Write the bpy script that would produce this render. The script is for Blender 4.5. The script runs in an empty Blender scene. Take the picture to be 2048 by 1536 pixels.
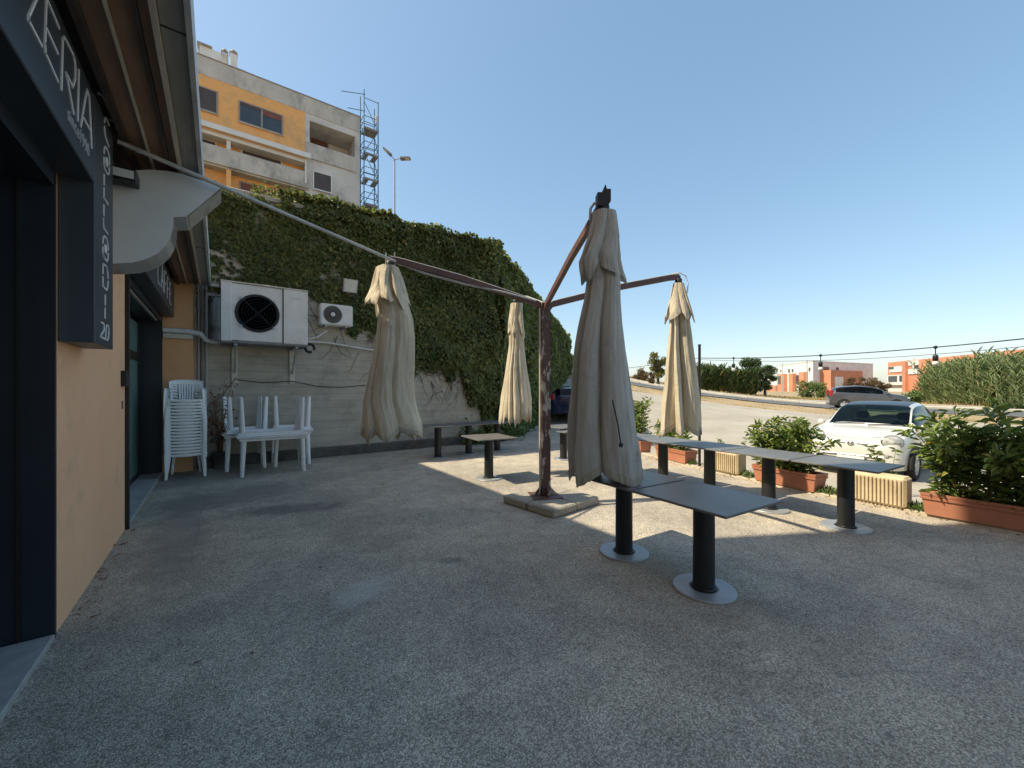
import bpy, math, random
import numpy as np
from mathutils import Vector, Matrix

random.seed(7)
RNG = np.random.default_rng(7)
R = math.radians
scn = bpy.context.scene
COL = scn.collection

# ------------------------------------------------------------------ camera
EYE = 1.6                      # eye height in metres
FPX = 800.0                    # focal length in photo pixels (photo is 2048 wide)
HORIZON = 778.0
YAW = R(36.3)                  # view axis turned right of the shop wall (wall runs along +Y)
cam_d = bpy.data.cameras.new('camera')
cam_d.sensor_width = 36.0
cam_d.lens = 36.0 * FPX / 2048.0
cam_d.shift_y = (HORIZON - 768.0) / 2048.0
cam_d.clip_start = 0.05
cam_d.clip_end = 6000
cam = bpy.data.objects.new('camera', cam_d)
COL.objects.link(cam)
cam.location = (0, 0, EYE)
cam.rotation_euler = (R(90), 0, -YAW)
scn.camera = cam

# ------------------------------------------------------------------ sky and sun
SUN_TO = Vector((-0.74, 0.39, 1.0)).normalized()      # direction towards the sun
SUN_EL = math.asin(SUN_TO.z)
SUN_AZ = math.atan2(SUN_TO.x, SUN_TO.y)               # clockwise from +Y
world = bpy.data.worlds.new('World')
scn.world = world
world.use_nodes = True
wn = world.node_tree.nodes
wl = world.node_tree.links
bg = wn['Background']
sky = wn.new('ShaderNodeTexSky')
sky.sky_type = 'NISHITA'
sky.sun_disc = False
sky.sun_elevation = SUN_EL
sky.sun_rotation = SUN_AZ
sky.altitude = 100
sky.air_density = 1.0
sky.dust_density = 1.2
sky.ozone_density = 1.6
gam = wn.new('ShaderNodeGamma'); gam.inputs['Gamma'].default_value = 0.62      # softer fall-off between horizon and zenith
wl.new(sky.outputs['Color'], gam.inputs['Color'])
hsv = wn.new('ShaderNodeHueSaturation'); hsv.inputs['Hue'].default_value = 0.491; hsv.inputs['Saturation'].default_value = 1.30; hsv.inputs['Value'].default_value = 0.98
wl.new(gam.outputs['Color'], hsv.inputs['Color'])
wl.new(hsv.outputs['Color'], bg.inputs['Color'])
bg.inputs['Strength'].default_value = 0.15
sun_d = bpy.data.lights.new('sun', 'SUN')
sun_d.energy = 2.7
sun_d.angle = R(0.55)
sun_d.color = (1.0, 0.88, 0.67)
sun = bpy.data.objects.new('sun', sun_d)
COL.objects.link(sun)
sun.rotation_euler = (-SUN_TO).to_track_quat('-Z', 'Y').to_euler()

scn.view_settings.view_transform = 'Standard'
scn.view_settings.look = 'None'
scn.view_settings.exposure = 1.3
scn.view_settings.gamma = 1.0
scn.view_settings.use_curve_mapping = False
scn.render.engine = 'CYCLES'
try:
    scn.cycles.max_bounces = 7
    scn.cycles.transparent_max_bounces = 12
    scn.cycles.use_denoising = True
except Exception:
    pass

# ------------------------------------------------------------------ photo pixel -> place
FWD = Vector((math.sin(YAW), math.cos(YAW), 0))
RGT = Vector((math.cos(YAW), -math.sin(YAW), 0))
UP = Vector((0, 0, 1))
EYEV = Vector((0, 0, EYE))
def ray(px, py):
    return FWD + RGT * ((px - 1024) / FPX) + UP * ((HORIZON - py) / FPX)
def atD(px, py, d): return EYEV + ray(px, py) * d
def onZ(px, py, z=0.0):
    r = ray(px, py); return EYEV + r * ((z - EYE) / r.z)
def onX(px, py, x):
    r = ray(px, py); return EYEV + r * (x / r.x)
def onY(px, py, y):
    r = ray(px, py); return EYEV + r * (y / r.y)
def camxy(d, l, z=0.0):
    p = FWD * d + RGT * l; return Vector((p.x, p.y, z))

# ------------------------------------------------------------------ materials
def new_mat(name):
    m = bpy.data.materials.new(name); m.use_nodes = True
    return m, m.node_tree.nodes, m.node_tree.links, m.node_tree.nodes['Principled BSDF']
def set_spec(b, v):
    if 'Specular IOR Level' in b.inputs: b.inputs['Specular IOR Level'].default_value = v
def pmat(name, col, col2=None, scale=3.0, rough=0.7, bump=0.0, bscale=None, metal=0.0, spec=0.4,
         detail=6, contrast=(0.35, 0.65), dirt=None, dscale=1.2, dcut=(0.55, 0.75), objrand=0.0, stretch=None, coat=0.0):
    """noise-mixed two-tone surface, optional dirt layer and bump"""
    m, n, l, b = new_mat(name)
    tc = n.new('ShaderNodeTexCoord')
    vec = tc.outputs['Object']
    if stretch:
        mp = n.new('ShaderNodeMapping'); mp.inputs['Scale'].default_value = stretch
        l.new(vec, mp.inputs['Vector']); vec = mp.outputs['Vector']
    nz = n.new('ShaderNodeTexNoise'); nz.inputs['Scale'].default_value = scale
    nz.inputs['Detail'].default_value = detail; nz.inputs['Roughness'].default_value = 0.65
    l.new(vec, nz.inputs['Vector'])
    if col2 is None: col2 = tuple(c * 0.8 for c in col)
    rp = n.new('ShaderNodeValToRGB')
    rp.color_ramp.elements[0].position = contrast[0]; rp.color_ramp.elements[0].color = (*col2, 1)
    rp.color_ramp.elements[1].position = contrast[1]; rp.color_ramp.elements[1].color = (*col, 1)
    l.new(nz.outputs['Fac'], rp.inputs['Fac'])
    out = rp.outputs['Color']
    if dirt:
        n2 = n.new('ShaderNodeTexNoise'); n2.inputs['Scale'].default_value = dscale
        n2.inputs['Detail'].default_value = 9; n2.inputs['Roughness'].default_value = 0.7
        l.new(vec, n2.inputs['Vector'])
        r2 = n.new('ShaderNodeValToRGB')
        r2.color_ramp.elements[0].position = dcut[0]; r2.color_ramp.elements[0].color = (0, 0, 0, 1)
        r2.color_ramp.elements[1].position = dcut[1]; r2.color_ramp.elements[1].color = (1, 1, 1, 1)
        l.new(n2.outputs['Fac'], r2.inputs['Fac'])
        mx = n.new('ShaderNodeMixRGB'); l.new(r2.outputs['Color'], mx.inputs['Fac'])
        l.new(out, mx.inputs['Color1']); mx.inputs['Color2'].default_value = (*dirt, 1)
        out = mx.outputs['Color']
    if objrand:
        oi = n.new('ShaderNodeObjectInfo')
        hs = n.new('ShaderNodeHueSaturation')
        ma = n.new('ShaderNodeMapRange'); ma.inputs['To Min'].default_value = 1 - objrand; ma.inputs['To Max'].default_value = 1 + objrand
        l.new(oi.outputs['Random'], ma.inputs['Value']); l.new(ma.outputs['Result'], hs.inputs['Value'])
        l.new(out, hs.inputs['Color']); out = hs.outputs['Color']
    l.new(out, b.inputs['Base Color'])
    b.inputs['Roughness'].default_value = rough
    b.inputs['Metallic'].default_value = metal
    set_spec(b, spec)
    if coat and 'Coat Weight' in b.inputs:
        b.inputs['Coat Weight'].default_value = coat; b.inputs['Coat Roughness'].default_value = 0.05
    if bump:
        nb = n.new('ShaderNodeTexNoise'); nb.inputs['Scale'].default_value = bscale or scale * 6
        nb.inputs['Detail'].default_value = 4
        l.new(vec, nb.inputs['Vector'])
        bp = n.new('ShaderNodeBump'); bp.inputs['Strength'].default_value = bump; bp.inputs['Distance'].default_value = 0.02
        l.new(nb.outputs['Fac'], bp.inputs['Height']); l.new(bp.outputs['Normal'], b.inputs['Normal'])
    return m

def leaf_mat(name, dark, light, rough=0.45, transl=0.3, obj=False, third=None):
    m, n, l, b = new_mat(name)
    if obj:
        src = n.new('ShaderNodeObjectInfo').outputs['Random']
    else:
        at = n.new('ShaderNodeAttribute'); at.attribute_name = 'rnd'; src = at.outputs['Fac']
    rp = n.new('ShaderNodeValToRGB')
    rp.color_ramp.elements[0].color = (*dark, 1); rp.color_ramp.elements[1].color = (*light, 1)
    rp.color_ramp.elements[1].position = 0.9
    if third:
        e = rp.color_ramp.elements.new(0.95); e.color = (*third, 1)
    l.new(src, rp.inputs['Fac'])
    l.new(rp.outputs['Color'], b.inputs['Base Color'])
    b.inputs['Roughness'].default_value = rough
    set_spec(b, 0.35)
    tr = n.new('ShaderNodeBsdfTranslucent')
    hs = n.new('ShaderNodeHueSaturation'); hs.inputs['Value'].default_value = 1.6; hs.inputs['Saturation'].default_value = 1.1
    l.new(rp.outputs['Color'], hs.inputs['Color']); l.new(hs.outputs['Color'], tr.inputs['Color'])
    ms = n.new('ShaderNodeMixShader'); ms.inputs['Fac'].default_value = transl
    l.new(b.outputs['BSDF'], ms.inputs[1]); l.new(tr.outputs['BSDF'], ms.inputs[2])
    l.new(ms.outputs['Shader'], n['Material Output'].inputs['Surface'])
    return m

def glass_mat(name, tint, refl_rough=0.02, amount=0.85):
    m, n, l, b = new_mat(name)
    t = n.new('ShaderNodeBsdfTransparent'); t.inputs['Color'].default_value = (*tint, 1)
    g = n.new('ShaderNodeBsdfGlossy'); g.inputs['Roughness'].default_value = refl_rough
    f = n.new('ShaderNodeFresnel'); f.inputs['IOR'].default_value = 1.33
    ms = n.new('ShaderNodeMixShader')
    l.new(f.outputs['Fac'], ms.inputs['Fac']); l.new(t.outputs['BSDF'], ms.inputs[1]); l.new(g.outputs['BSDF'], ms.inputs[2])
    l.new(ms.outputs['Shader'], n['Material Output'].inputs['Surface'])
    return m

def asphalt_mat():
    m, n, l, b = new_mat('asphalt')
    tc = n.new('ShaderNodeTexCoord'); P = tc.outputs['Object']
    def noise(scale, detail=4, rough=0.6):
        z = n.new('ShaderNodeTexNoise'); z.inputs['Scale'].default_value = scale
        z.inputs['Detail'].default_value = detail; z.inputs['Roughness'].default_value = rough
        l.new(P, z.inputs['Vector']); return z.outputs['Fac']
    def ramp(src, a, bb, c0, c1):
        r = n.new('ShaderNodeValToRGB')
        r.color_ramp.elements[0].position = a; r.color_ramp.elements[0].color = (*c0, 1)
        r.color_ramp.elements[1].position = bb; r.color_ramp.elements[1].color = (*c1, 1)
        l.new(src, r.inputs['Fac']); return r.outputs['Color']
    def mix(fac, a, c, kind='MIX'):
        x = n.new('ShaderNodeMixRGB'); x.blend_type = kind
        if isinstance(fac, float): x.inputs['Fac'].default_value = fac
        else: l.new(fac, x.inputs['Fac'])
        l.new(a, x.inputs['Color1'])
        if isinstance(c, tuple): x.inputs['Color2'].default_value = (*c, 1)
        else: l.new(c, x.inputs['Color2'])
        return x.outputs['Color']
    # stones: voronoi cells with a random tone each
    vo = n.new('ShaderNodeTexVoronoi'); vo.inputs['Scale'].default_value = 125
    l.new(P, vo.inputs['Vector'])
    sep = n.new('ShaderNodeSeparateColor'); l.new(vo.outputs['Color'], sep.inputs['Color'])
    base = ramp(sep.outputs['Red'], 0.0, 1.0, (0.38, 0.345, 0.285), (0.88, 0.80, 0.66))
    edge = ramp(vo.outputs['Distance'], 0.35, 0.75, (1, 1, 1), (0.42, 0.42, 0.43))
    base = mix(0.8, base, edge, 'MULTIPLY')
    fine = ramp(noise(260, 3), 0.35, 0.7, (0.75, 0.75, 0.76), (1.15, 1.13, 1.1))
    base = mix(1.0, base, fine, 'MULTIPLY')
    big = ramp(noise(0.6, 8, 0.7), 0.3, 0.70, (0.64, 0.65, 0.67), (1.24, 1.21, 1.16))
    base = mix(1.0, base, big, 'MULTIPLY')
    mid = ramp(noise(3.2, 8, 0.7), 0.3, 0.7, (0.78, 0.78, 0.78), (1.14, 1.14, 1.14))
    base = mix(1.0, base, mid, 'MULTIPLY')
    # white flecks
    v2 = n.new('ShaderNodeTexVoronoi'); v2.inputs['Scale'].default_value = 9; l.new(P, v2.inputs['Vector'])
    fl = ramp(v2.outputs['Distance'], 0.045, 0.075, (1, 1, 1), (0, 0, 0))
    base = mix(fl, base, (0.7, 0.69, 0.66))
    def blotch(cx, cy, rx, ry, ang, colr, amt):
        mp = n.new('ShaderNodeMapping'); mp.vector_type = 'POINT'
        # rotate about the blotch centre
        ca, sa = math.cos(-ang), math.sin(-ang)
        mp.inputs['Rotation'].default_value = (0, 0, -ang)
        mp.inputs['Location'].default_value = (-(ca * cx - sa * cy), -(sa * cx + ca * cy), 0)
        l.new(P, mp.inputs['Vector'])
        m2 = n.new('ShaderNodeMapping'); m2.inputs['Scale'].default_value = (1 / rx, 1 / ry, 0)
        l.new(mp.outputs['Vector'], m2.inputs['Vector'])
        ln = n.new('ShaderNodeVectorMath'); ln.operation = 'LENGTH'; l.new(m2.outputs['Vector'], ln.inputs[0])
        ad = n.new('ShaderNodeMath'); ad.operation = 'ADD'; l.new(ln.outputs['Value'], ad.inputs[0])
        sc = n.new('ShaderNodeMath'); sc.operation = 'MULTIPLY_ADD'; sc.inputs[1].default_value = 1.6; sc.inputs[2].default_value = -0.8
        l.new(noise(4.5, 8, 0.75), sc.inputs[0]); l.new(sc.outputs['Value'], ad.inputs[1])
        mk = ramp(ad.outputs['Value'], 0.45, 1.05, (amt,) * 3, (0, 0, 0))
        nonlocal base
        base = mix(mk, base, colr)
    blotch(0.75, 6.05, 0.95, 0.32, R(-22), (0.11, 0.108, 0.105), 0.65)      # old wet stain
    blotch(0.2, 7.3, 1.4, 0.9, R(10), (0.16, 0.15, 0.14), 0.5)
    blotch(-0.35, 6.0, 0.35, 2.2, 0, (0.23, 0.215, 0.195), 0.6)            # dust along the wall
    blotch(0.95, 3.25, 0.30, 0.22, R(30), (0.60, 0.59, 0.56), 0.35)      # pale scuff
    blotch(1.75, 3.35, 0.16, 0.09, R(-30), (0.13, 0.13, 0.13), 0.55)
    blotch(3.5, 3.9, 0.5, 0.15, R(-20), (0.55, 0.53, 0.5), 0.3)
    blotch(-0.5, 9.2, 1.6, 1.0, 0, (0.17, 0.16, 0.15), 0.5)
    v5 = n.new('ShaderNodeTexVoronoi'); v5.inputs['Scale'].default_value = 2.3; v5.inputs['Randomness'].default_value = 1.0; l.new(P, v5.inputs['Vector'])
    gum = ramp(v5.outputs['Distance'], 0.035, 0.06, (0.55,) * 3, (0, 0, 0))
    base = mix(gum, base, (0.15, 0.148, 0.142))
    oil = ramp(noise(1.1, 10, 0.78), 0.60, 0.70, (0, 0, 0), (0.5,) * 3)
    base = mix(oil, base, (0.20, 0.192, 0.18))
    dust = ramp(noise(1.9, 9, 0.75), 0.62, 0.74, (0, 0, 0), (0.35,) * 3)
    base = mix(dust, base, (0.68, 0.63, 0.54))
    # fine cracks
    v3 = n.new('ShaderNodeTexVoronoi'); v3.feature = 'DISTANCE_TO_EDGE'; v3.inputs['Scale'].default_value = 0.42
    nz = n.new('ShaderNodeTexNoise'); nz.inputs['Scale'].default_value = 2.5; nz.inputs['Detail'].default_value = 6; l.new(P, nz.inputs['Vector'])
    va = n.new('ShaderNodeMixRGB'); va.inputs['Fac'].default_value = 0.12; l.new(P, va.inputs['Color1']); l.new(nz.outputs['Color'], va.inputs['Color2'])
    l.new(va.outputs['Color'], v3.inputs['Vector'])
    ck = ramp(v3.outputs['Distance'], 0.001, 0.0035, (0.30,) * 3, (0, 0, 0))
    base = mix(ck, base, (0.14, 0.14, 0.135))
    l.new(base, b.inputs['Base Color'])
    b.inputs['Roughness'].default_value = 0.88; set_spec(b, 0.25)
    bp = n.new('ShaderNodeBump'); bp.inputs['Strength'].default_value = 0.55; bp.inputs['Distance'].default_value = 0.008
    inv = n.new('ShaderNodeMath'); inv.operation = 'SUBTRACT'; inv.inputs[0].default_value = 1.0
    l.new(vo.outputs['Distance'], inv.inputs[1]); l.new(inv.outputs['Value'], bp.inputs['Height'])
    l.new(bp.outputs['Normal'], b.inputs['Normal'])
    return m

def concrete_wall_mat():
    """old board-marked concrete: stacked courses, streaks and grime"""
    m, n, l, b = new_mat('board_marked_concrete')
    tc = n.new('ShaderNodeTexCoord'); P = tc.outputs['Object']
    sp = n.new('ShaderNodeSeparateXYZ'); l.new(P, sp.inputs['Vector'])
    wv = n.new('ShaderNodeTexWave'); wv.wave_type = 'BANDS'; wv.bands_direction = 'Z'
    wv.inputs['Scale'].default_value = 1.9; wv.inputs['Distortion'].default_value = 0.15; wv.inputs['Detail'].default_value = 2
    wv.inputs['Detail Scale'].default_value = 3.0
    l.new(P, wv.inputs['Vector'])
    mp = n.new('ShaderNodeMapping'); mp.inputs['Scale'].default_value = (0.8, 0.8, 2.6); l.new(P, mp.inputs['Vector'])
    n1 = n.new('ShaderNodeTexNoise'); n1.inputs['Scale'].default_value = 1.3; n1.inputs['Detail'].default_value = 8; n1.inputs['Roughness'].default_value = 0.7
    l.new(mp.outputs['Vector'], n1.inputs['Vector'])
    rp = n.new('ShaderNodeValToRGB')
    rp.color_ramp.elements[0].position = 0.3; rp.color_ramp.elements[0].color = (0.36, 0.33, 0.27, 1)
    rp.color_ramp.elements[1].position = 0.7; rp.color_ramp.elements[1].color = (0.54, 0.50, 0.415, 1)
    l.new(n1.outputs['Fac'], rp.inputs['Fac'])
    r2 = n.new('ShaderNodeValToRGB')
    r2.color_ramp.elements[0].position = 0.0; r2.color_ramp.elements[0].color = (0.70, 0.70, 0.70, 1)
    r2.color_ramp.elements[1].position = 0.10; r2.color_ramp.elements[1].color = (1, 1, 1, 1)
    l.new(wv.outputs['Fac'], r2.inputs['Fac'])
    mx = n.new('ShaderNodeMixRGB'); mx.blend_type = 'MULTIPLY'; mx.inputs['Fac'].default_value = 0.45
    l.new(rp.outputs['Color'], mx.inputs['Color1']); l.new(r2.outputs['Color'], mx.inputs['Color2'])
    n2 = n.new('ShaderNodeTexNoise'); n2.inputs['Scale'].default_value = 0.9; n2.inputs['Detail'].default_value = 10; n2.inputs['Roughness'].default_value = 0.75
    l.new(P, n2.inputs['Vector'])
    r3 = n.new('ShaderNodeValToRGB')
    r3.color_ramp.elements[0].position = 0.48; r3.color_ramp.elements[0].color = (0, 0, 0, 1)
    r3.color_ramp.elements[1].position = 0.68; r3.color_ramp.elements[1].color = (0.6, 0.6, 0.6, 1)
    l.new(n2.outputs['Fac'], r3.inputs['Fac'])
    m2 = n.new('ShaderNodeMixRGB'); l.new(r3.outputs['Color'], m2.inputs['Fac'])
    l.new(mx.outputs['Color'], m2.inputs['Color1']); m2.inputs['Color2'].default_value = (0.17, 0.16, 0.14, 1)
    l.new(m2.outputs['Color'], b.inputs['Base Color'])
    b.inputs['Roughness'].default_value = 0.9; set_spec(b, 0.2)
    bp = n.new('ShaderNodeBump'); bp.inputs['Strength'].default_value = 0.5; bp.inputs['Distance'].default_value = 0.02
    l.new(mx.outputs['Color'], bp.inputs['Height']); l.new(bp.outputs['Normal'], b.inputs['Normal'])
    return m

def canvas_mat(name, col, stain):
    m, n, l, b = new_mat(name)
    tc = n.new('ShaderNodeTexCoord'); P = tc.outputs['Object']
    mp = n.new('ShaderNodeMapping'); mp.inputs['Scale'].default_value = (1, 1, 0.25); l.new(P, mp.inputs['Vector'])
    n1 = n.new('ShaderNodeTexNoise'); n1.inputs['Scale'].default_value = 5; n1.inputs['Detail'].default_value = 8; n1.inputs['Roughness'].default_value = 0.7
    l.new(mp.outputs['Vector'], n1.inputs['Vector'])
    rp = n.new('ShaderNodeValToRGB')
    rp.color_ramp.elements[0].position = 0.32; rp.color_ramp.elements[0].color = (*stain, 1)
    rp.color_ramp.elements[1].position = 0.62; rp.color_ramp.elements[1].color = (*col, 1)
    l.new(n1.outputs['Fac'], rp.inputs['Fac'])
    n4 = n.new('ShaderNodeTexNoise'); n4.inputs['Scale'].default_value = 2.2; n4.inputs['Detail'].default_value = 11; n4.inputs['Roughness'].default_value = 0.78
    l.new(P, n4.inputs['Vector'])
    r4 = n.new('ShaderNodeValToRGB'); r4.color_ramp.elements[0].position = 0.52; r4.color_ramp.elements[0].color = (0, 0, 0, 1)
    r4.color_ramp.elements[1].position = 0.72; r4.color_ramp.elements[1].color = (0.75, 0.75, 0.75, 1); l.new(n4.outputs['Fac'], r4.inputs['Fac'])
    gr = n.new('ShaderNodeMixRGB'); l.new(r4.outputs['Color'], gr.inputs['Fac']); l.new(rp.outputs['Color'], gr.inputs['Color1'])
    gr.inputs['Color2'].default_value = (stain[0] * 0.62, stain[1] * 0.60, stain[2] * 0.56, 1)
    l.new(gr.outputs['Color'], b.inputs['Base Color'])
    b.inputs['Roughness'].default_value = 0.8; set_spec(b, 0.2)
    wv = n.new('ShaderNodeTexNoise'); wv.inputs['Scale'].default_value = 9; wv.inputs['Detail'].default_value = 7; wv.inputs['Distortion'].default_value = 1.2
    l.new(mp.outputs['Vector'], wv.inputs['Vector'])
    bp = n.new('ShaderNodeBump'); bp.inputs['Strength'].default_value = 0.5; bp.inputs['Distance'].default_value = 0.035
    l.new(wv.outputs['Fac'], bp.inputs['Height']); l.new(bp.outputs['Normal'], b.inputs['Normal'])
    tr = n.new('ShaderNodeBsdfTranslucent'); l.new(rp.outputs['Color'], tr.inputs['Color'])
    ms = n.new('ShaderNodeMixShader'); ms.inputs['Fac'].default_value = 0.12
    l.new(b.outputs['BSDF'], ms.inputs[1]); l.new(tr.outputs['BSDF'], ms.inputs[2])
    l.new(ms.outputs['Shader'], n['Material Output'].inputs['Surface'])
    return m

MT = {}
MT['asphalt'] = asphalt_mat()
MT['wallconc'] = concrete_wall_mat()
MT['canvas'] = canvas_mat('beige_canvas', (0.70, 0.63, 0.49), (0.50, 0.44, 0.33))
MT['canvas_shade_toned'] = canvas_mat('beige_canvas_shade_toned', (0.56, 0.545, 0.50), (0.44, 0.43, 0.39))  # beige canvas greyed: shade on the biggest parasol is put into the colour
MT['hemcloth'] = canvas_mat('hem_canvas', (0.52, 0.48, 0.40), (0.40, 0.36, 0.29))
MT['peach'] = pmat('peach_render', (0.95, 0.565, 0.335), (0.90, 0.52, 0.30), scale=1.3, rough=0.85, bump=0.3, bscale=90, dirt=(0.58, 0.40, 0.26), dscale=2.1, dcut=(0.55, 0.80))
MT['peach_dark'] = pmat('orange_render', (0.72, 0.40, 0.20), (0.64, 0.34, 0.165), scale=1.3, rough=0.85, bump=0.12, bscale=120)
MT['navy'] = pmat('dark_navy_panel', (0.018, 0.024, 0.034), (0.013, 0.018, 0.026), scale=2, rough=0.38, spec=0.45)
MT['signface'] = pmat('dark_slate_sign_face', (0.040, 0.052, 0.064), (0.032, 0.042, 0.052), scale=1.5, rough=0.42, spec=0.5)
MT['letter'] = pmat('white_letter', (0.80, 0.80, 0.80), (0.74, 0.74, 0.74), rough=0.5)
MT['black'] = pmat('black_metal', (0.016, 0.017, 0.019), (0.012, 0.012, 0.013), rough=0.45)
MT['marble'] = pmat('grey_marble', (0.46, 0.46, 0.45), (0.30, 0.30, 0.30), scale=6, rough=0.5, dirt=(0.17, 0.14, 0.11), dscale=3, dcut=(0.55, 0.8))
MT['frost'] = pmat('frosted_teal_glass', (0.20, 0.32, 0.30), (0.16, 0.27, 0.26), scale=0.7, rough=0.18, spec=0.6)
MT['darkglass'] = pmat('dark_glass', (0.012, 0.016, 0.020), (0.010, 0.013, 0.016), rough=0.06, spec=0.6)
MT['soffit_brown'] = pmat('brown_painted_soffit', (0.34, 0.19, 0.11), (0.22, 0.125, 0.075), scale=2.5, rough=0.6, stretch=(4, 0.5, 4))
MT['soffit_dark'] = pmat('dark_soffit', (0.085, 0.065, 0.055), (0.03, 0.025, 0.022), scale=2.5, rough=0.7)
MT['soffit_grey'] = pmat('grey_painted_eave', (0.36, 0.35, 0.31), (0.26, 0.25, 0.22), scale=2, rough=0.65, stretch=(3, 0.6, 3), dirt=(0.07, 0.065, 0.055), dscale=2)
MT['soffit_light'] = pmat('pale_eave_trim', (0.66, 0.62, 0.52), (0.48, 0.44, 0.36), scale=3, rough=0.6, stretch=(3, 0.6, 3))
MT['fascia'] = pmat('white_fascia', (0.62, 0.63, 0.62), (0.46, 0.46, 0.45), scale=3, rough=0.6, dirt=(0.25, 0.23, 0.2), dscale=2)
MT['alu'] = pmat('brushed_aluminium', (0.52, 0.51, 0.48), (0.44, 0.43, 0.40), scale=3, rough=0.32, metal=0.75)
MT['signplate'] = pmat('pale_grey_sheet', (0.66, 0.66, 0.63), (0.60, 0.60, 0.57), scale=1.2, rough=0.38, spec=0.5)
MT['white_sheet'] = pmat('white_sheet_metal', (0.74, 0.74, 0.72), (0.62, 0.61, 0.58), scale=2.5, rough=0.5, dirt=(0.30, 0.24, 0.17), dscale=1.8, dcut=(0.62, 0.88))
MT['white_pl'] = pmat('white_plastic', (0.88, 0.89, 0.88), (0.84, 0.85, 0.84), scale=3, rough=0.42, spec=0.45, dirt=(0.62, 0.62, 0.58), dscale=2.5, dcut=(0.6, 0.9))
MT['white_pl2'] = pmat('worn_white_plastic', (0.78, 0.78, 0.77), (0.68, 0.68, 0.67), scale=3, rough=0.5, dirt=(0.33, 0.32, 0.30), dscale=2.5, dcut=(0.55, 0.85))
MT['pipe'] = pmat('grey_conduit', (0.50, 0.50, 0.49), (0.38, 0.38, 0.37), scale=4, rough=0.45)
MT['whitepipe'] = pmat('white_wrapped_pipe', (0.70, 0.70, 0.67), (0.52, 0.51, 0.48), scale=8, rough=0.6, bump=0.3, bscale=25)
MT['post'] = pmat('peeling_brown_paint', (0.115, 0.060, 0.048), (0.07, 0.036, 0.03), scale=5, rough=0.5, bump=0.2, dirt=(0.42, 0.36, 0.31), dscale=11, dcut=(0.535, 0.575), stretch=(1, 1, 0.35))
MT['arm'] = pmat('faded_brown_paint', (0.155, 0.088, 0.078), (0.10, 0.055, 0.05), scale=4, rough=0.5)
MT['hub'] = pmat('dark_grey_plastic', (0.03, 0.034, 0.04), (0.02, 0.022, 0.026), rough=0.5)
MT['table'] = pmat('slate_grey_tabletop', (0.155, 0.152, 0.145), (0.12, 0.118, 0.113), scale=4, rough=0.42, spec=0.5, dirt=(0.20, 0.19, 0.175), dscale=2.2, dcut=(0.5, 0.9))
MT['column'] = pmat('black_steel_column', (0.022, 0.025, 0.028), (0.016, 0.018, 0.02), scale=6, rough=0.4, dirt=(0.06, 0.058, 0.055), dscale=5, dcut=(0.55, 0.8))
MT['disc'] = pmat('worn_steel_disc', (0.17, 0.165, 0.16), (0.10, 0.097, 0.092), scale=7, rough=0.42, metal=0.5, dirt=(0.16, 0.14, 0.115), dscale=6)
MT['slabagg'] = pmat('exposed_aggregate_slab', (0.50, 0.46, 0.38), (0.24, 0.21, 0.17), scale=60, rough=0.9, bump=0.9, bscale=70, detail=3)
MT['terracotta'] = pmat('terracotta_plastic', (0.46, 0.195, 0.115), (0.39, 0.16, 0.095), scale=3, rough=0.6, dirt=(0.33, 0.24, 0.18), dscale=3, dcut=(0.6, 0.85))
MT['travertine'] = pmat('ribbed_limestone', (0.66, 0.55, 0.36), (0.50, 0.40, 0.25), scale=4, rough=0.85, bump=0.2, dirt=(0.28, 0.22, 0.14), dscale=3, dcut=(0.55, 0.8))
MT['kerb'] = pmat('kerb_stone', (0.54, 0.48, 0.37), (0.40, 0.35, 0.26), scale=5, rough=0.9, bump=0.25, objrand=0.12, dirt=(0.25, 0.21, 0.16), dscale=2.5)
MT['soil'] = pmat('potting_soil', (0.06, 0.045, 0.03), (0.035, 0.026, 0.018), scale=30, rough=1.0, bump=0.6)
MT['lot'] = pmat('dusty_concrete', (0.42, 0.385, 0.315), (0.33, 0.30, 0.245), scale=0.35, rough=0.92, bump=0.1, bscale=30, dirt=(0.24, 0.215, 0.17), dscale=0.9)
MT['road'] = pmat('road_asphalt', (0.135, 0.135, 0.135), (0.105, 0.105, 0.107), scale=0.5, rough=0.85, bump=0.1, bscale=40)
MT['roadkerb'] = pmat('pale_kerb', (0.58, 0.54, 0.45), (0.46, 0.42, 0.34), scale=1.5, rough=0.9, objrand=0.1)
MT['paint'] = pmat('road_paint', (0.75, 0.75, 0.72), (0.60, 0.60, 0.57), scale=2, rough=0.8)
MT['earth'] = pmat('dry_earth', (0.40, 0.31, 0.185), (0.30, 0.22, 0.12), scale=0.6, rough=0.95, bump=0.3, bscale=8, dirt=(0.16, 0.16, 0.07), dscale=0.25, dcut=(0.52, 0.62))
MT['terrace'] = pmat('terrace_earth', (0.20, 0.17, 0.11), (0.13, 0.12, 0.07), scale=0.8, rough=0.95)
MT['bld_conc'] = pmat('weathered_concrete', (0.56, 0.53, 0.47), (0.44, 0.42, 0.37), scale=0.8, rough=0.9, bump=0.2, bscale=4, dirt=(0.20, 0.195, 0.18), dscale=0.9, dcut=(0.48, 0.72), stretch=(1, 1, 0.6))
MT['bld_grey'] = pmat('pale_grey_render', (0.62, 0.60, 0.56), (0.52, 0.505, 0.47), scale=0.6, rough=0.9, dirt=(0.22, 0.22, 0.21), dscale=0.5, dcut=(0.5, 0.75))
MT['bld_orange'] = pmat('orange_facade_render', (0.84, 0.46, 0.17), (0.76, 0.39, 0.14), scale=0.5, rough=0.9, dirt=(0.42, 0.29, 0.16), dscale=0.5, dcut=(0.50, 0.72))
MT['bld_white'] = pmat('white_render', (0.74, 0.73, 0.69), (0.62, 0.61, 0.57), scale=0.6, rough=0.85)
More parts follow.
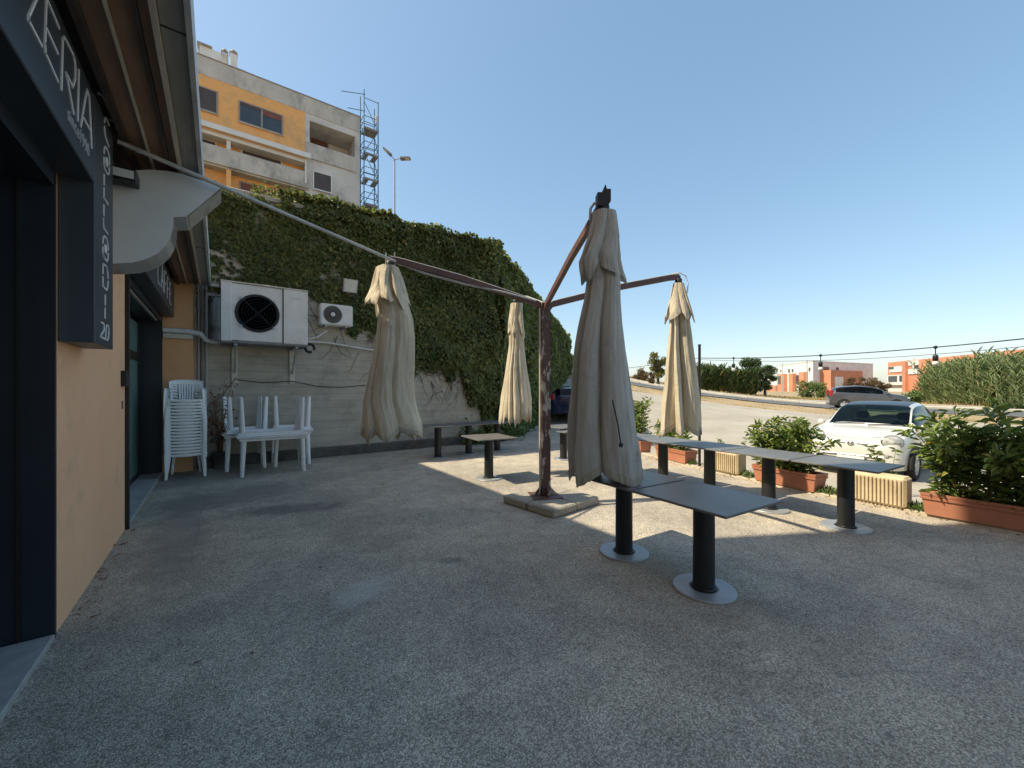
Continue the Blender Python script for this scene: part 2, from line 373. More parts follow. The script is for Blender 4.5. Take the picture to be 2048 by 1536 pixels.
MT['winframe'] = pmat('grey_window_frame', (0.30, 0.27, 0.24), (0.24, 0.21, 0.19), rough=0.6)
MT['winwhite'] = pmat('white_window_frame', (0.70, 0.69, 0.66), (0.62, 0.61, 0.58), rough=0.6)
MT['pane'] = pmat('window_pane', (0.05, 0.062, 0.075), (0.035, 0.045, 0.055), scale=0.8, rough=0.08, spec=0.7)
MT['shutter'] = pmat('dark_roller_shutter', (0.085, 0.07, 0.068), (0.065, 0.052, 0.05), scale=2, rough=0.6)
MT['redshutter'] = pmat('red_brown_shutter', (0.20, 0.075, 0.055), (0.16, 0.06, 0.045), scale=2, rough=0.6)
MT['scaff'] = pmat('blue_scaffold_tube', (0.10, 0.19, 0.28), (0.07, 0.13, 0.19), rough=0.5)
MT['deck'] = pmat('scaffold_deck', (0.24, 0.235, 0.225), (0.17, 0.165, 0.16), rough=0.8)
MT['galv'] = pmat('galvanised_steel', (0.42, 0.45, 0.47), (0.34, 0.36, 0.38), rough=0.45, metal=0.4)
MT['brick_red'] = pmat('red_facade', (0.58, 0.255, 0.15), (0.50, 0.21, 0.12), scale=0.3, rough=0.9)
MT['trunk'] = pmat('bark', (0.12, 0.095, 0.07), (0.07, 0.055, 0.04), scale=8, rough=0.95, bump=0.4)
MT['stem'] = pmat('green_brown_stem', (0.14, 0.12, 0.06), (0.09, 0.075, 0.04), scale=8, rough=0.9)
MT['vine'] = pmat('dry_vine', (0.15, 0.095, 0.065), (0.09, 0.06, 0.045), scale=8, rough=0.95)
MT['ivy'] = leaf_mat('ivy_leaf', (0.062, 0.085, 0.028), (0.185, 0.215, 0.070), transl=0.33, third=(0.30, 0.27, 0.08))
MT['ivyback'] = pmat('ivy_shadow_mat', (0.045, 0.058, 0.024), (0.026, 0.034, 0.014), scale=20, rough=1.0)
MT['shrub'] = leaf_mat('laurel_leaf', (0.075, 0.125, 0.034), (0.23, 0.30, 0.08), rough=0.34, transl=0.3, third=(0.40, 0.36, 0.09))
MT['shrub_obj'] = leaf_mat('laurel_leaf_single', (0.075, 0.125, 0.034), (0.25, 0.32, 0.08), rough=0.32, transl=0.3, obj=True, third=(0.40, 0.36, 0.09))
MT['reed'] = leaf_mat('giant_reed_leaf', (0.17, 0.23, 0.095), (0.36, 0.43, 0.21), rough=0.55, transl=0.35, third=(0.36, 0.32, 0.16))
MT['reed_dark'] = leaf_mat('dark_reed_leaf', (0.05, 0.085, 0.028), (0.13, 0.18, 0.06), rough=0.55, transl=0.3, third=(0.30, 0.25, 0.11))
MT['tree'] = leaf_mat('tree_leaf', (0.035, 0.062, 0.022), (0.10, 0.145, 0.05), transl=0.3)
MT['tree_yel'] = leaf_mat('yellowing_leaf', (0.09, 0.10, 0.03), (0.26, 0.22, 0.07), transl=0.3)
MT['bush_red'] = leaf_mat('reddish_bush_leaf', (0.11, 0.07, 0.04), (0.22, 0.15, 0.08), transl=0.3)
MT['drygrass'] = leaf_mat('dry_grass_blade', (0.30, 0.21, 0.09), (0.56, 0.43, 0.21), transl=0.3, third=(0.20, 0.24, 0.08))
MT['weed'] = leaf_mat('weed_leaf', (0.06, 0.11, 0.03), (0.20, 0.26, 0.09), transl=0.3)
MT['dryleaf'] = leaf_mat('dry_leaf', (0.16, 0.07, 0.035), (0.36, 0.18, 0.08), rough=0.7, transl=0.25)
MT['car_white'] = pmat('white_car_paint', (0.66, 0.65, 0.60), (0.63, 0.62, 0.57), scale=1, rough=0.30, coat=1.0)
MT['car_grey'] = pmat('grey_car_paint', (0.105, 0.10, 0.105), (0.095, 0.09, 0.095), scale=1, rough=0.35, metal=0.55, coat=1.0)
MT['car_blue'] = pmat('blue_car_paint', (0.012, 0.022, 0.075), (0.010, 0.018, 0.06), scale=1, rough=0.3, metal=0.2, coat=1.0)
MT['car_roof'] = pmat('dark_fabric_roof', (0.045, 0.06, 0.085), (0.035, 0.05, 0.07), rough=0.35)
MT['carglass'] = glass_mat('car_glass', (0.42, 0.56, 0.54))
MT['carglass_dark'] = glass_mat('tinted_car_glass', (0.16, 0.20, 0.21))
MT['interior'] = pmat('car_interior', (0.03, 0.034, 0.042), (0.02, 0.023, 0.03), rough=0.8)
MT['rubber'] = pmat('tyre_rubber', (0.018, 0.018, 0.018), (0.012, 0.012, 0.012), rough=0.85)
MT['rim'] = pmat('alloy_rim', (0.62, 0.62, 0.60), (0.5, 0.5, 0.48), rough=0.35, metal=0.5)
MT['lens'] = pmat('headlight_lens', (0.55, 0.56, 0.52), (0.25, 0.26, 0.24), scale=18, rough=0.08, spec=0.8)
MT['redlens'] = pmat('tail_lens', (0.38, 0.03, 0.02), (0.3, 0.02, 0.015), rough=0.15)
MT['chrome'] = pmat('chrome', (0.62, 0.62, 0.60), (0.5, 0.5, 0.48), rough=0.18, metal=0.9)
MT['bulb'] = pmat('frosted_bulb', (0.75, 0.75, 0.72), (0.68, 0.68, 0.65), rough=0.25)
MT['lampglass'] = pmat('floodlight_glass', (0.70, 0.70, 0.66), (0.6, 0.6, 0.57), rough=0.15, spec=0.6)
MT['fanblade'] = pmat('black_fan_plastic', (0.020, 0.022, 0.026), (0.014, 0.015, 0.018), rough=0.5)
MT['fan_grey'] = pmat('grey_fan_grille', (0.16, 0.165, 0.17), (0.11, 0.115, 0.12), rough=0.5)
MT['decal'] = pmat('faint_grey_print', (0.42, 0.43, 0.45), (0.36, 0.37, 0.39), rough=0.6)

# ------------------------------------------------------------------ mesh helpers
class MB:
    """collects shapes; build() links them as ONE mesh object"""
    def __init__(s): s.v = []; s.f = []; s.sm = []
    def add(s, vs, fs, smooth=False):
        o = len(s.v); s.v += [Vector(v) for v in vs]
        for f in fs: s.f.append([i + o for i in f]); s.sm.append(smooth)
        return s
    def box(s, a, b):
        x0, y0, z0 = (min(a[i], b[i]) for i in range(3)); x1, y1, z1 = (max(a[i], b[i]) for i in range(3))
        return s.add([(x0, y0, z0), (x1, y0, z0), (x1, y1, z0), (x0, y1, z0), (x0, y0, z1), (x1, y0, z1), (x1, y1, z1), (x0, y1, z1)],
                     [(0, 3, 2, 1), (4, 5, 6, 7), (0, 1, 5, 4), (1, 2, 6, 5), (2, 3, 7, 6), (3, 0, 4, 7)])
    def obox(s, c, half, ax):
        """oriented box: centre, half sizes, three axes"""
        c = Vector(c); vs = []
        for k in (-1, 1):
            for (i, j) in ((-1, -1), (1, -1), (1, 1), (-1, 1)):
                vs.append(c + ax[0] * (i * half[0]) + ax[1] * (j * half[1]) + ax[2] * (k * half[2]))
        return s.add(vs, [(0, 3, 2, 1), (4, 5, 6, 7), (0, 1, 5, 4), (1, 2, 6, 5), (2, 3, 7, 6), (3, 0, 4, 7)])
    def bbox(s, a, b, e=0.01):
        """box with chamfered edges"""
        lo = Vector([min(a[i], b[i]) for i in range(3)]); hi = Vector([max(a[i], b[i]) for i in range(3)])
        e = min(e, min(hi - lo) * 0.45)
        vs = []; idx = {}
        for cx in (0, 1):
            for cy in (0, 1):
                for cz in (0, 1):
                    for ax in range(3):
                        p = [hi[i] - e if (cx, cy, cz)[i] else lo[i] + e for i in range(3)]
                        p[ax] = hi[ax] if (cx, cy, cz)[ax] else lo[ax]
                        idx[(cx, cy, cz, ax)] = len(vs); vs.append(p)
        fs = []
        for ax in range(3):
            o = [i for i in range(3) if i != ax]
            for sd in (0, 1):
                f = []
                for (p, q) in ((0, 0), (1, 0), (1, 1), (0, 1)):
                    c = [0, 0, 0]; c[ax] = sd; c[o[0]] = p; c[o[1]] = q; f.append(idx[(*c, ax)])
                fs.append(f)
        for ax in range(3):
            o = [i for i in range(3) if i != ax]
            for p in (0, 1):
                for q in (0, 1):
                    c0 = [0, 0, 0]; c0[o[0]] = p; c0[o[1]] = q; c1 = list(c0); c1[ax] = 1
                    fs.append([idx[(*c0, o[0])], idx[(*c1, o[0])], idx[(*c1, o[1])], idx[(*c0, o[1])]])
        for cx in (0, 1):
            for cy in (0, 1):
                for cz in (0, 1):
                    fs.append([idx[(cx, cy, cz, a_)] for a_ in range(3)])
        return s.add(vs, fs)
    def tube(s, pts, r, n=8, cap=True, smooth=True, ell=None):
        pts = [Vector(p) for p in pts]; k = len(pts)
        rs = r if isinstance(r, (list, tuple)) else [r] * k
        rings = []; ref = None
        for i in range(k):
            t = (pts[min(i + 1, k - 1)] - pts[max(i - 1, 0)])
            if t.length < 1e-9: t = Vector((0, 0, 1))
            t.normalize()
            if ref is None: ref = Vector((0, 0, 1)) if abs(t.z) < 0.9 else Vector((1, 0, 0))
            a = (ref - t * ref.dot(t))
            if a.length < 1e-6: a = t.orthogonal()
            a.normalize(); b = t.cross(a); ref = a
            rings.append([pts[i] + a * (rs[i] * math.cos(2 * math.pi * j / n)) + b * (rs[i] * math.sin(2 * math.pi * j / n)) for j in range(n)])
        vs = [p for rg in rings for p in rg]; fs = []
        for i in range(k - 1):
            for j in range(n):
                fs.append((i * n + j, i * n + (j + 1) % n, (i + 1) * n + (j + 1) % n, (i + 1) * n + j))
        s.add(vs, fs, smooth)
        if cap:
            s.add(rings[0], [tuple(range(n - 1, -1, -1))]); s.add(rings[-1], [tuple(range(n))])
        return s
    def beam(s, pts, w, h):
        """rectangular bar swept along a polyline, h measured upwards"""
        pts = [Vector(p) for p in pts]; k = len(pts); vs = []
        for i in range(k):
            t = (pts[min(i + 1, k - 1)] - pts[max(i - 1, 0)]).normalized()
            sd = t.cross(UP)
            if sd.length < 1e-4: sd = Vector((1, 0, 0))
            sd.normalize(); u = sd.cross(t).normalized()
            for (a, b) in ((-1, -1), (1, -1), (1, 1), (-1, 1)):
                vs.append(pts[i] + sd * (a * w / 2) + u * (b * h / 2))
        fs = [(3, 2, 1, 0), tuple((k - 1) * 4 + j for j in range(4))]
        for i in range(k - 1):
            for j in range(4): fs.append((i * 4 + j, i * 4 + (j + 1) % 4, (i + 1) * 4 + (j + 1) % 4, (i + 1) * 4 + j))
        return s.add(vs, fs)
    def lathe(s, prof, c=(0, 0, 0), n=32, smooth=True, ax=None):
        """profile [(r,z)], turned about z (or about frame ax=(u,v,w) with w the axis)"""
        c = Vector(c); u, v, w = ax or (Vector((1, 0, 0)), Vector((0, 1, 0)), Vector((0, 0, 1)))
        vs = []; fs = []
        for (r, z) in prof:
            for j in range(n):
                a = 2 * math.pi * j / n; vs.append(c + u * (r * math.cos(a)) + v * (r * math.sin(a)) + w * z)
        for i in range(len(prof) - 1):
            for j in range(n): fs.append((i * n + j, i * n + (j + 1) % n, (i + 1) * n + (j + 1) % n, (i + 1) * n + j))
        s.add(vs, fs, smooth)
        if prof[0][0] > 1e-6: s.add(vs[:n], [tuple(range(n - 1, -1, -1))])
        if prof[-1][0] > 1e-6: s.add(vs[-n:], [tuple(range(n))])
        return s
    def prism(s, poly, a0, a1, f):
        """poly of 2D points extruded from a0 to a1; f(p, a) -> 3D"""
        n = len(poly); vs = [f(p, a0) for p in poly] + [f(p, a1) for p in poly]
        fs = [tuple(range(n - 1, -1, -1)), tuple(range(n, 2 * n))]
        for i in range(n): fs.append((i, (i + 1) % n, n + (i + 1) % n, n + i))
        return s.add(vs, fs)
    def grid(s, rows, smooth=True, closed=False):
        nr, nc = len(rows), len(rows[0]); vs = [p for r in rows for p in r]; fs = []
        for i in range(nr - 1):
            for j in range(nc if closed else nc - 1):
                fs.append((i * nc + j, i * nc + (j + 1) % nc, (i + 1) * nc + (j + 1) % nc, (i + 1) * nc + j))
        return s.add(vs, fs, smooth)
    def sphere(s, c, r, n=12, m=8, sq=(1, 1, 1)):
        c = Vector(c)
        rows = []
        for i in range(m + 1):
            t = math.pi * i / m
            rows.append([c + Vector((r * sq[0] * math.sin(t) * math.cos(2 * math.pi * j / n), r * sq[1] * math.sin(t) * math.sin(2 * math.pi * j / n), r * sq[2] * math.cos(t))) for j in range(n)])
        return s.grid(rows, True, True)
    def mesh(s, name, mat, off=Vector((0, 0, 0))):
        me = bpy.data.meshes.new(name)
        me.from_pydata([tuple(v - off) for v in s.v], [], s.f)
        me.polygons.foreach_set('use_smooth', s.sm)
        me.materials.append(mat); me.update()
        return me
    def build(s, name, mat, parent=None, local=False):
        off = Vector((0, 0, 0)); 
        if parent is not None and not local: off = wloc(parent)
        o = bpy.data.objects.new(name, s.mesh(name, mat, off))
        COL.objects.link(o)
        if parent is not None: o.parent = parent
        return o

def wloc(o):
    p = Vector((0, 0, 0))
    while o is not None: p += Vector(o.location); o = o.parent
    return p
def tag(o, label, cat, group=None):
    o['label'] = label; o['category'] = cat
    if group: o['group'] = group
    return o
def structure(o): o['kind'] = 'structure'; return o
def stuff(o): o['kind'] = 'stuff'; return o
def thing(name, loc, label, cat, group=None, rz=0.0):
    o = bpy.data.objects.new(name, None); COL.objects.link(o)
    o.location = loc; o.rotation_euler = (0, 0, rz); o.empty_display_size = 0.2
    return tag(o, label, cat, group)
def dup(root, loc, rz=0.0, label=None, parent=None, rot=None):
    c = root.copy(); COL.objects.link(c); c.parent = parent
    if parent is None:
        c.location = loc; c.rotation_euler = rot or (0, 0, rz)
        if label: c['label'] = label
    for ch in list(root.children): dup(ch, None, parent=c)
    return c
def inst(name, me, parent, loc, rot=(0, 0, 0), sc=(1, 1, 1)):
    o = bpy.data.objects.new(name, me); COL.objects.link(o); o.parent = parent
    o.location = Vector(loc) - (wloc(parent) if parent else Vector((0, 0, 0)))
    o.rotation_euler = rot; o.scale = sc
    return o

def np_mesh(name, V, F, mat, rnd=None, smooth=False):
    me = bpy.data.meshes.new(name)
    V = np.asarray(V, dtype=np.float32); F = np.asarray(F, dtype=np.int32); k = F.shape[1]
    me.vertices.add(len(V)); me.vertices.foreach_set('co', V.ravel())
    me.loops.add(F.size); me.loops.foreach_set('vertex_index', F.ravel())
    me.polygons.add(len(F)); me.polygons.foreach_set('loop_start', np.arange(0, F.size, k, dtype=np.int32))
    me.polygons.foreach_set('loop_total', np.full(len(F), k, dtype=np.int32))
    if smooth: me.polygons.foreach_set('use_smooth', np.ones(len(F), dtype=bool))
    if rnd is not None:
        a = me.attributes.new('rnd', 'FLOAT', 'FACE'); a.data.foreach_set('value', np.asarray(rnd, dtype=np.float32))
    me.materials.append(mat); me.update(calc_edges=True); me.validate()
    return me
def unit(a): return a / np.maximum(np.linalg.norm(a, axis=1, keepdims=True), 1e-9)
def leaves(P, D, N, L, W, fold=0.25, droop=0.25):
    """P base, D along, N face normal, L length, W width -> two quads per leaf folded on the midrib"""
    D = unit(D); S = unit(np.cross(D, N)); N = unit(np.cross(S, D))
    L = L[:, None]; W = W[:, None]
    base = P
    m1 = P + D * L * 0.35; m2 = P + D * L * 0.72 - N * L * droop * 0.3; tip = P + D * L - N * L * droop
    up = N * W * fold
    l1 = m1 + S * W * 0.5 + up; r1 = m1 - S * W * 0.5 + up
    l2 = m2 + S * W * 0.38 + up; r2 = m2 - S * W * 0.38 + up
    V = np.stack([base, l1, l2, tip, r2, r1], axis=1).reshape(-1, 3)
    n = len(P); b = (np.arange(n) * 6)[:, None]
    F = np.concatenate([b + np.array([[0, 1, 2, 3]]), b + np.array([[0, 3, 4, 5]])], axis=1).reshape(-1, 4)
    return V, F
def leaf_object(name, mat, parent, P, D, N, L, W, off=None, fold=0.25, droop=0.25, rnd=None):
    V, F = leaves(P, D, N, L, W, fold, droop)
    if off is not None: V = V - np.array(off)
    if rnd is None: rnd = RNG.random(len(P))
    me = np_mesh(name, V, F, mat, np.repeat(rnd, 2))
    o = bpy.data.objects.new(name, me); COL.objects.link(o)
    if parent is not None: o.parent = parent
    return o
def vnoise(x, y, seed=0, sc=1.0):
    """cheap smooth value noise on arrays"""
    x = np.asarray(x) * sc; y = np.asarray(y) * sc
    xi = np.floor(x).astype(int); yi = np.floor(y).astype(int); fx = x - xi; fy = y - yi
    fx = fx * fx * (3 - 2 * fx); fy = fy * fy * (3 - 2 * fy)
    def h(a, b):
        v = np.sin(a * 127.1 + b * 311.7 + seed * 74.7) * 43758.5453
        return v - np.floor(v)
    return (h(xi, yi) * (1 - fx) + h(xi + 1, yi) * fx) * (1 - fy) + (h(xi, yi + 1) * (1 - fx) + h(xi + 1, yi + 1) * fx) * fy

# ================================================================== THE SETTING
WX = -0.855            # shop wall plane
BY = 10.35             # ivy wall plane
KERB = [(7.02, -6.0), (7.10, -2.0), (7.16, 0.2), (7.30, 2.2), (7.75, 4.2), (8.25, 5.6), (8.85, 7.0)]
LOTZ = -0.17
W2A = Vector((6.85, BY, 0)); W2B = Vector((25.6, 26.3, 0))
W2DIR = (W2B - W2A).normalized(); W2N = Vector((W2DIR.y, -W2DIR.x, 0))      # towards the lot

# road frame: L along (rising to the left), s across (away)
RU = (0.5, -0.866); RNn = (0.866, 0.5); R0 = (28.5, 22.7)
ROAD_U = FWD * RU[0] + RGT * RU[1]; ROAD_N = FWD * RNn[0] + RGT * RNn[1]; ROAD_O = FWD * R0[0] + RGT * R0[1]
def road_z(L):
    L = np.clip(L, -40, 20); return 0.28 + np.where(L > 0, 0.07 * L + 0.004 * L * L, 0.030 * L)
def smooth01(t): t = np.clip(t, 0, 1); return t * t * (3 - 2 * t)
def lot_z(L, s):
    return LOTZ + smooth01((s + 23.0) / 18.0) * (road_z(L) - 0.28 + 0.12)
def ground_z(L, s):
    L = np.asarray(L, float); s = np.asarray(s, float)
    lo = lot_z(L, s) - 0.07; hi = road_z(L) - 0.05
    z = lo + (hi - lo) * smooth01((s + 6.0) / 4.2)
    far = smooth01((s - 22) / 40.0)
    return z * (1 - far) + 0.7 * far
def roadpt(L, s, dz=0.0):
    p = ROAD_O + ROAD_U * L + ROAD_N * s; return Vector((p.x, p.y, float(road_z(L)) + dz))
def gpoint(d, l, dz=0.0):
    """ground point from depth and lateral distance"""
    L = (d - R0[0]) * RU[0] + (l - R0[1]) * RU[1]; s_ = (d - R0[0]) * RNn[0] + (l - R0[1]) * RNn[1]
    return camxy(d, l, float(ground_z(L, s_)) + dz)

def build_setting():
    # far-reaching ground: flat by the yard, banked up to the road, rising to the left
    Ls = sorted(set([-2500, -900, -300, -120, -70] + list(range(-44, 60, 2)) + [64, 70, 80, 100, 150, 300, 900, 2500]))
    ss = sorted(set([-2500, -900, -300, -120, -60, -44] + [x * 1.0 for x in range(-36, -7, 2)] + [x * 0.5 for x in range(-14, 0)] + [0, 4, 8, 12, 16, 20, 26, 32, 40, 50, 62, 80, 120, 300, 900, 3000]))
    mb = MB(); rows = []
    for s_ in ss:
        row = []
        for L in Ls:
            z = float(ground_z(L, s_))
            if -5.5 < s_ < -2.0: z += random.uniform(-0.05, 0.07)
            p = ROAD_O + ROAD_U * L + ROAD_N * s_; row.append(Vector((p.x, p.y, z)))
        rows.append(row)
    structure(mb.grid(rows, True).build('ground', MT['earth']))
    # yard of asphalt
    mb = MB()
    edge = [Vector((x - 0.02, y, 0)) for x, y in KERB]
    poly = [(-1.25, -6, 0)] + [tuple(p) for p in edge] + [(10.2, 9.2, 0), (11.6, 14.05, 0), (6.9, BY + 0.02, 0), (-1.25, BY + 0.02, 0)]
    mb.add(poly, [tuple(range(len(poly)))])
    structure(mb.build('yard', MT['asphalt']))
    # parking lot beyond the kerb: follows the ground, ragged edge at the dry bank
    mb = MB(); rows = []
    fr = np.concatenate([np.linspace(0, 1, 30)])
    for L in np.arange(-44, 46, 1.5):
        se = -5.2 + 0.55 * math.sin(L * 0.9) + 0.45 * math.sin(L * 2.3 + 1)
        row = []
        for f in fr:
            s_ = -46 + (se + 46) * f; p = ROAD_O + ROAD_U * L + ROAD_N * s_
            row.append(Vector((p.x, p.y, float(lot_z(L, s_)))))
        rows.append(row)
    structure(mb.grid(rows, True).build('parking_lot', MT['lot']))
    # roads
    def strip(name, s0, s1, dz, mat, l0=-120, l1=160, n=70):
        mb = MB(); rows = [[roadpt(l0 + (l1 - l0) * i / n, s_, dz) for i in range(n + 1)] for s_ in (s0, s1)]
        return structure(mb.grid(rows, False).build(name, mat))
    strip('road', -1.9, 8.0, 0.0, MT['road'])
    strip('road', 10.2, 16.0, 0.0, MT['road'])
    for s_ in (-1.6, 7.7): strip('road_line', s_, s_ + 0.13, 0.004, MT['paint'])
    # kerbs of the carriageway, stone by stone where they can be seen
    def road_kerb(name, s_):
        k = MB()
        for a, b in ((-120, -26), (30, 160)):
            n = 20
            for (q0, q1) in zip(np.linspace(a, b, n)[:-1], np.linspace(a, b, n)[1:]):
                A, B = roadpt(q0, s_), roadpt(q1, s_); o = ROAD_N * 0.35
                k.add([A - UP * .1, B - UP * .1, B + o - UP * .1, A + o - UP * .1, A + UP * .16, B + UP * .16, B + o + UP * .16, A + o + UP * .16], [(0, 3, 2, 1), (4, 5, 6, 7), (0, 1, 5, 4), (2, 3, 7, 6)])
        k = structure(k.build(name, MT['roadkerb']))
        st = MB().bbox((-0.99, -0.175, -0.10), (0.99, 0.175, 0.165), 0.02).mesh('kerb_stone', MT['roadkerb'])
        for i in range(28):
            L = -25 + i * 2.0; A, B = roadpt(L, s_), roadpt(L + 2, s_); c = (A + B) / 2 + ROAD_N * 0.175; t = (B - A).normalized()
            inst('kerb_stone', st, k, c + UP * random.uniform(-0.01, 0.012), (0, -math.asin(t.z), math.atan2(t.y, t.x)))
    road_kerb('median_kerb', 8.02)
    road_kerb('median_kerb', 9.83)
    strip('median', 8.36, 9.84, 0.13, MT['roadkerb'])
    road_kerb('verge_kerb', 16.02)
    # yard kerb, stone by stone
    me = MB().bbox((-0.46, -0.14, LOTZ - 0.05), (0.46, 0.14, 0.035), 0.018).mesh('kerb_stone', MT['kerb'])
    base = MB()
    for (a, b) in zip(KERB[:-1], KERB[1:]):
        A, B = Vector((*a, 0)), Vector((*b, 0)); t = (B - A).normalized(); sd = Vector((t.y, -t.x, 0))
        base.add([A - sd * 0.03 + UP * -0.3, B - sd * 0.03 + UP * -0.3, B + sd * 0.2 + UP * -0.3, A + sd * 0.2 + UP * -0.3,
                  A - sd * 0.03 + UP * 0.006, B - sd * 0.03 + UP * 0.006, B + sd * 0.2 + UP * 0.006, A + sd * 0.2 + UP * 0.006],
                 [(0, 3, 2, 1), (4, 5, 6, 7), (0, 1, 5, 4), (1, 2, 6, 5), (2, 3, 7, 6), (3, 0, 4, 7)])
    kerb = structure(base.build('yard_kerb', MT['kerb']))
    for (a, b) in zip(KERB[:-1], KERB[1:]):
        A, B = Vector((*a, 0)), Vector((*b, 0)); L = (B - A).length; t = (B - A) / L; sd = Vector((t.y, -t.x, 0))
        n = max(1, round(L / 0.95))
        for i in range(n):
            p = A + t * (L * (i + 0.5) / n) + sd * 0.12 + UP * random.uniform(-0.006, 0.008)
            inst('kerb_stone', me, kerb, p, (0, 0, math.atan2(t.y, t.x) + random.uniform(-0.006, 0.006)), (L / n / 0.93, 1, 1))
    # upper terrace behind the ivy wall
    mb = MB(); zt = 5.55
    poly = [(-40, BY + 0.25, zt), (W2A.x - 0.1, BY + 0.25, zt), (W2B.x - 0.3, W2B.y + 0.2, zt), (40, 80, zt), (-40, 80, zt)]
    mb.add(poly, [tuple(range(5))])
    structure(mb.build('upper_terrace', MT['terrace']))
build_setting()

def build_ivy_wall():
    w = thing('retaining_wall', (3.0, BY, 0), 'tall grey board-marked concrete retaining wall half hidden by ivy', 'wall')
    zt = 5.75
    MB().box((-0.55, BY, -0.3), (W2A.x, BY + 0.3, zt)).build('wall_face', MT['wallconc'], w)
    a, b = W2A, W2B
    n = -W2N
    MB().add([a + UP * -0.4, b + UP * -0.4, b + n * 0.3 + UP * -0.4, a + n * 0.3 + UP * -0.4, a + UP * zt, b + UP * zt, b + n * 0.3 + UP * zt, a + n * 0.3 + UP * zt],
             [(0, 3, 2, 1), (4, 5, 6, 7), (0, 1, 5, 4), (1, 2, 6, 5), (2, 3, 7, 6), (3, 0, 4, 7)]).build('wall_face', MT['wallconc'], w)
    # coping stones along the top
    cop = MB().bbox((-0.48, -0.06, 0), (0.48, 0.36, 0.11), 0.015).mesh('coping_stone', MT['bld_conc'])
    for i in range(7): inst('coping_stone', cop, w, (0.15 + i * 0.97, BY, zt), (0, 0, 0))
    wn_ = MB()
    x0, x1, z0, z1 = -0.17, 0.16, 2.62, 3.52
    for (a, c, e, g) in ((x0 - .04, x1 + .04, z1, z1 + .05), (x0 - .04, x1 + .04, z0 - .05, z0), (x0 - .04, x0, z0, z1), (x1, x1 + .04, z0, z1), (x0 + .12, x0 + .15, z0, z1)): wn_.box((a, BY - .06, e), (c, BY - .003, g))
    wn_ = wn_.build('window_frame', MT['pipe'], w)
    MB().box((x0, BY - .02, z0), (x1, BY - .003, z1)).build('pane', MT['pane'], wn_)
    # rough plinth along the foot
    MB().bbox((-0.33, BY - 0.20, -0.1), (6.2, BY - 0.003, 0.22), 0.03).build('plinth', MT['soil_conc'], w)
    return w
MT['soil_conc'] = pmat('grimy_concrete_foot', (0.13, 0.12, 0.105), (0.07, 0.066, 0.06), scale=4, rough=0.95, bump=0.6, bscale=14)
build_ivy_wall()

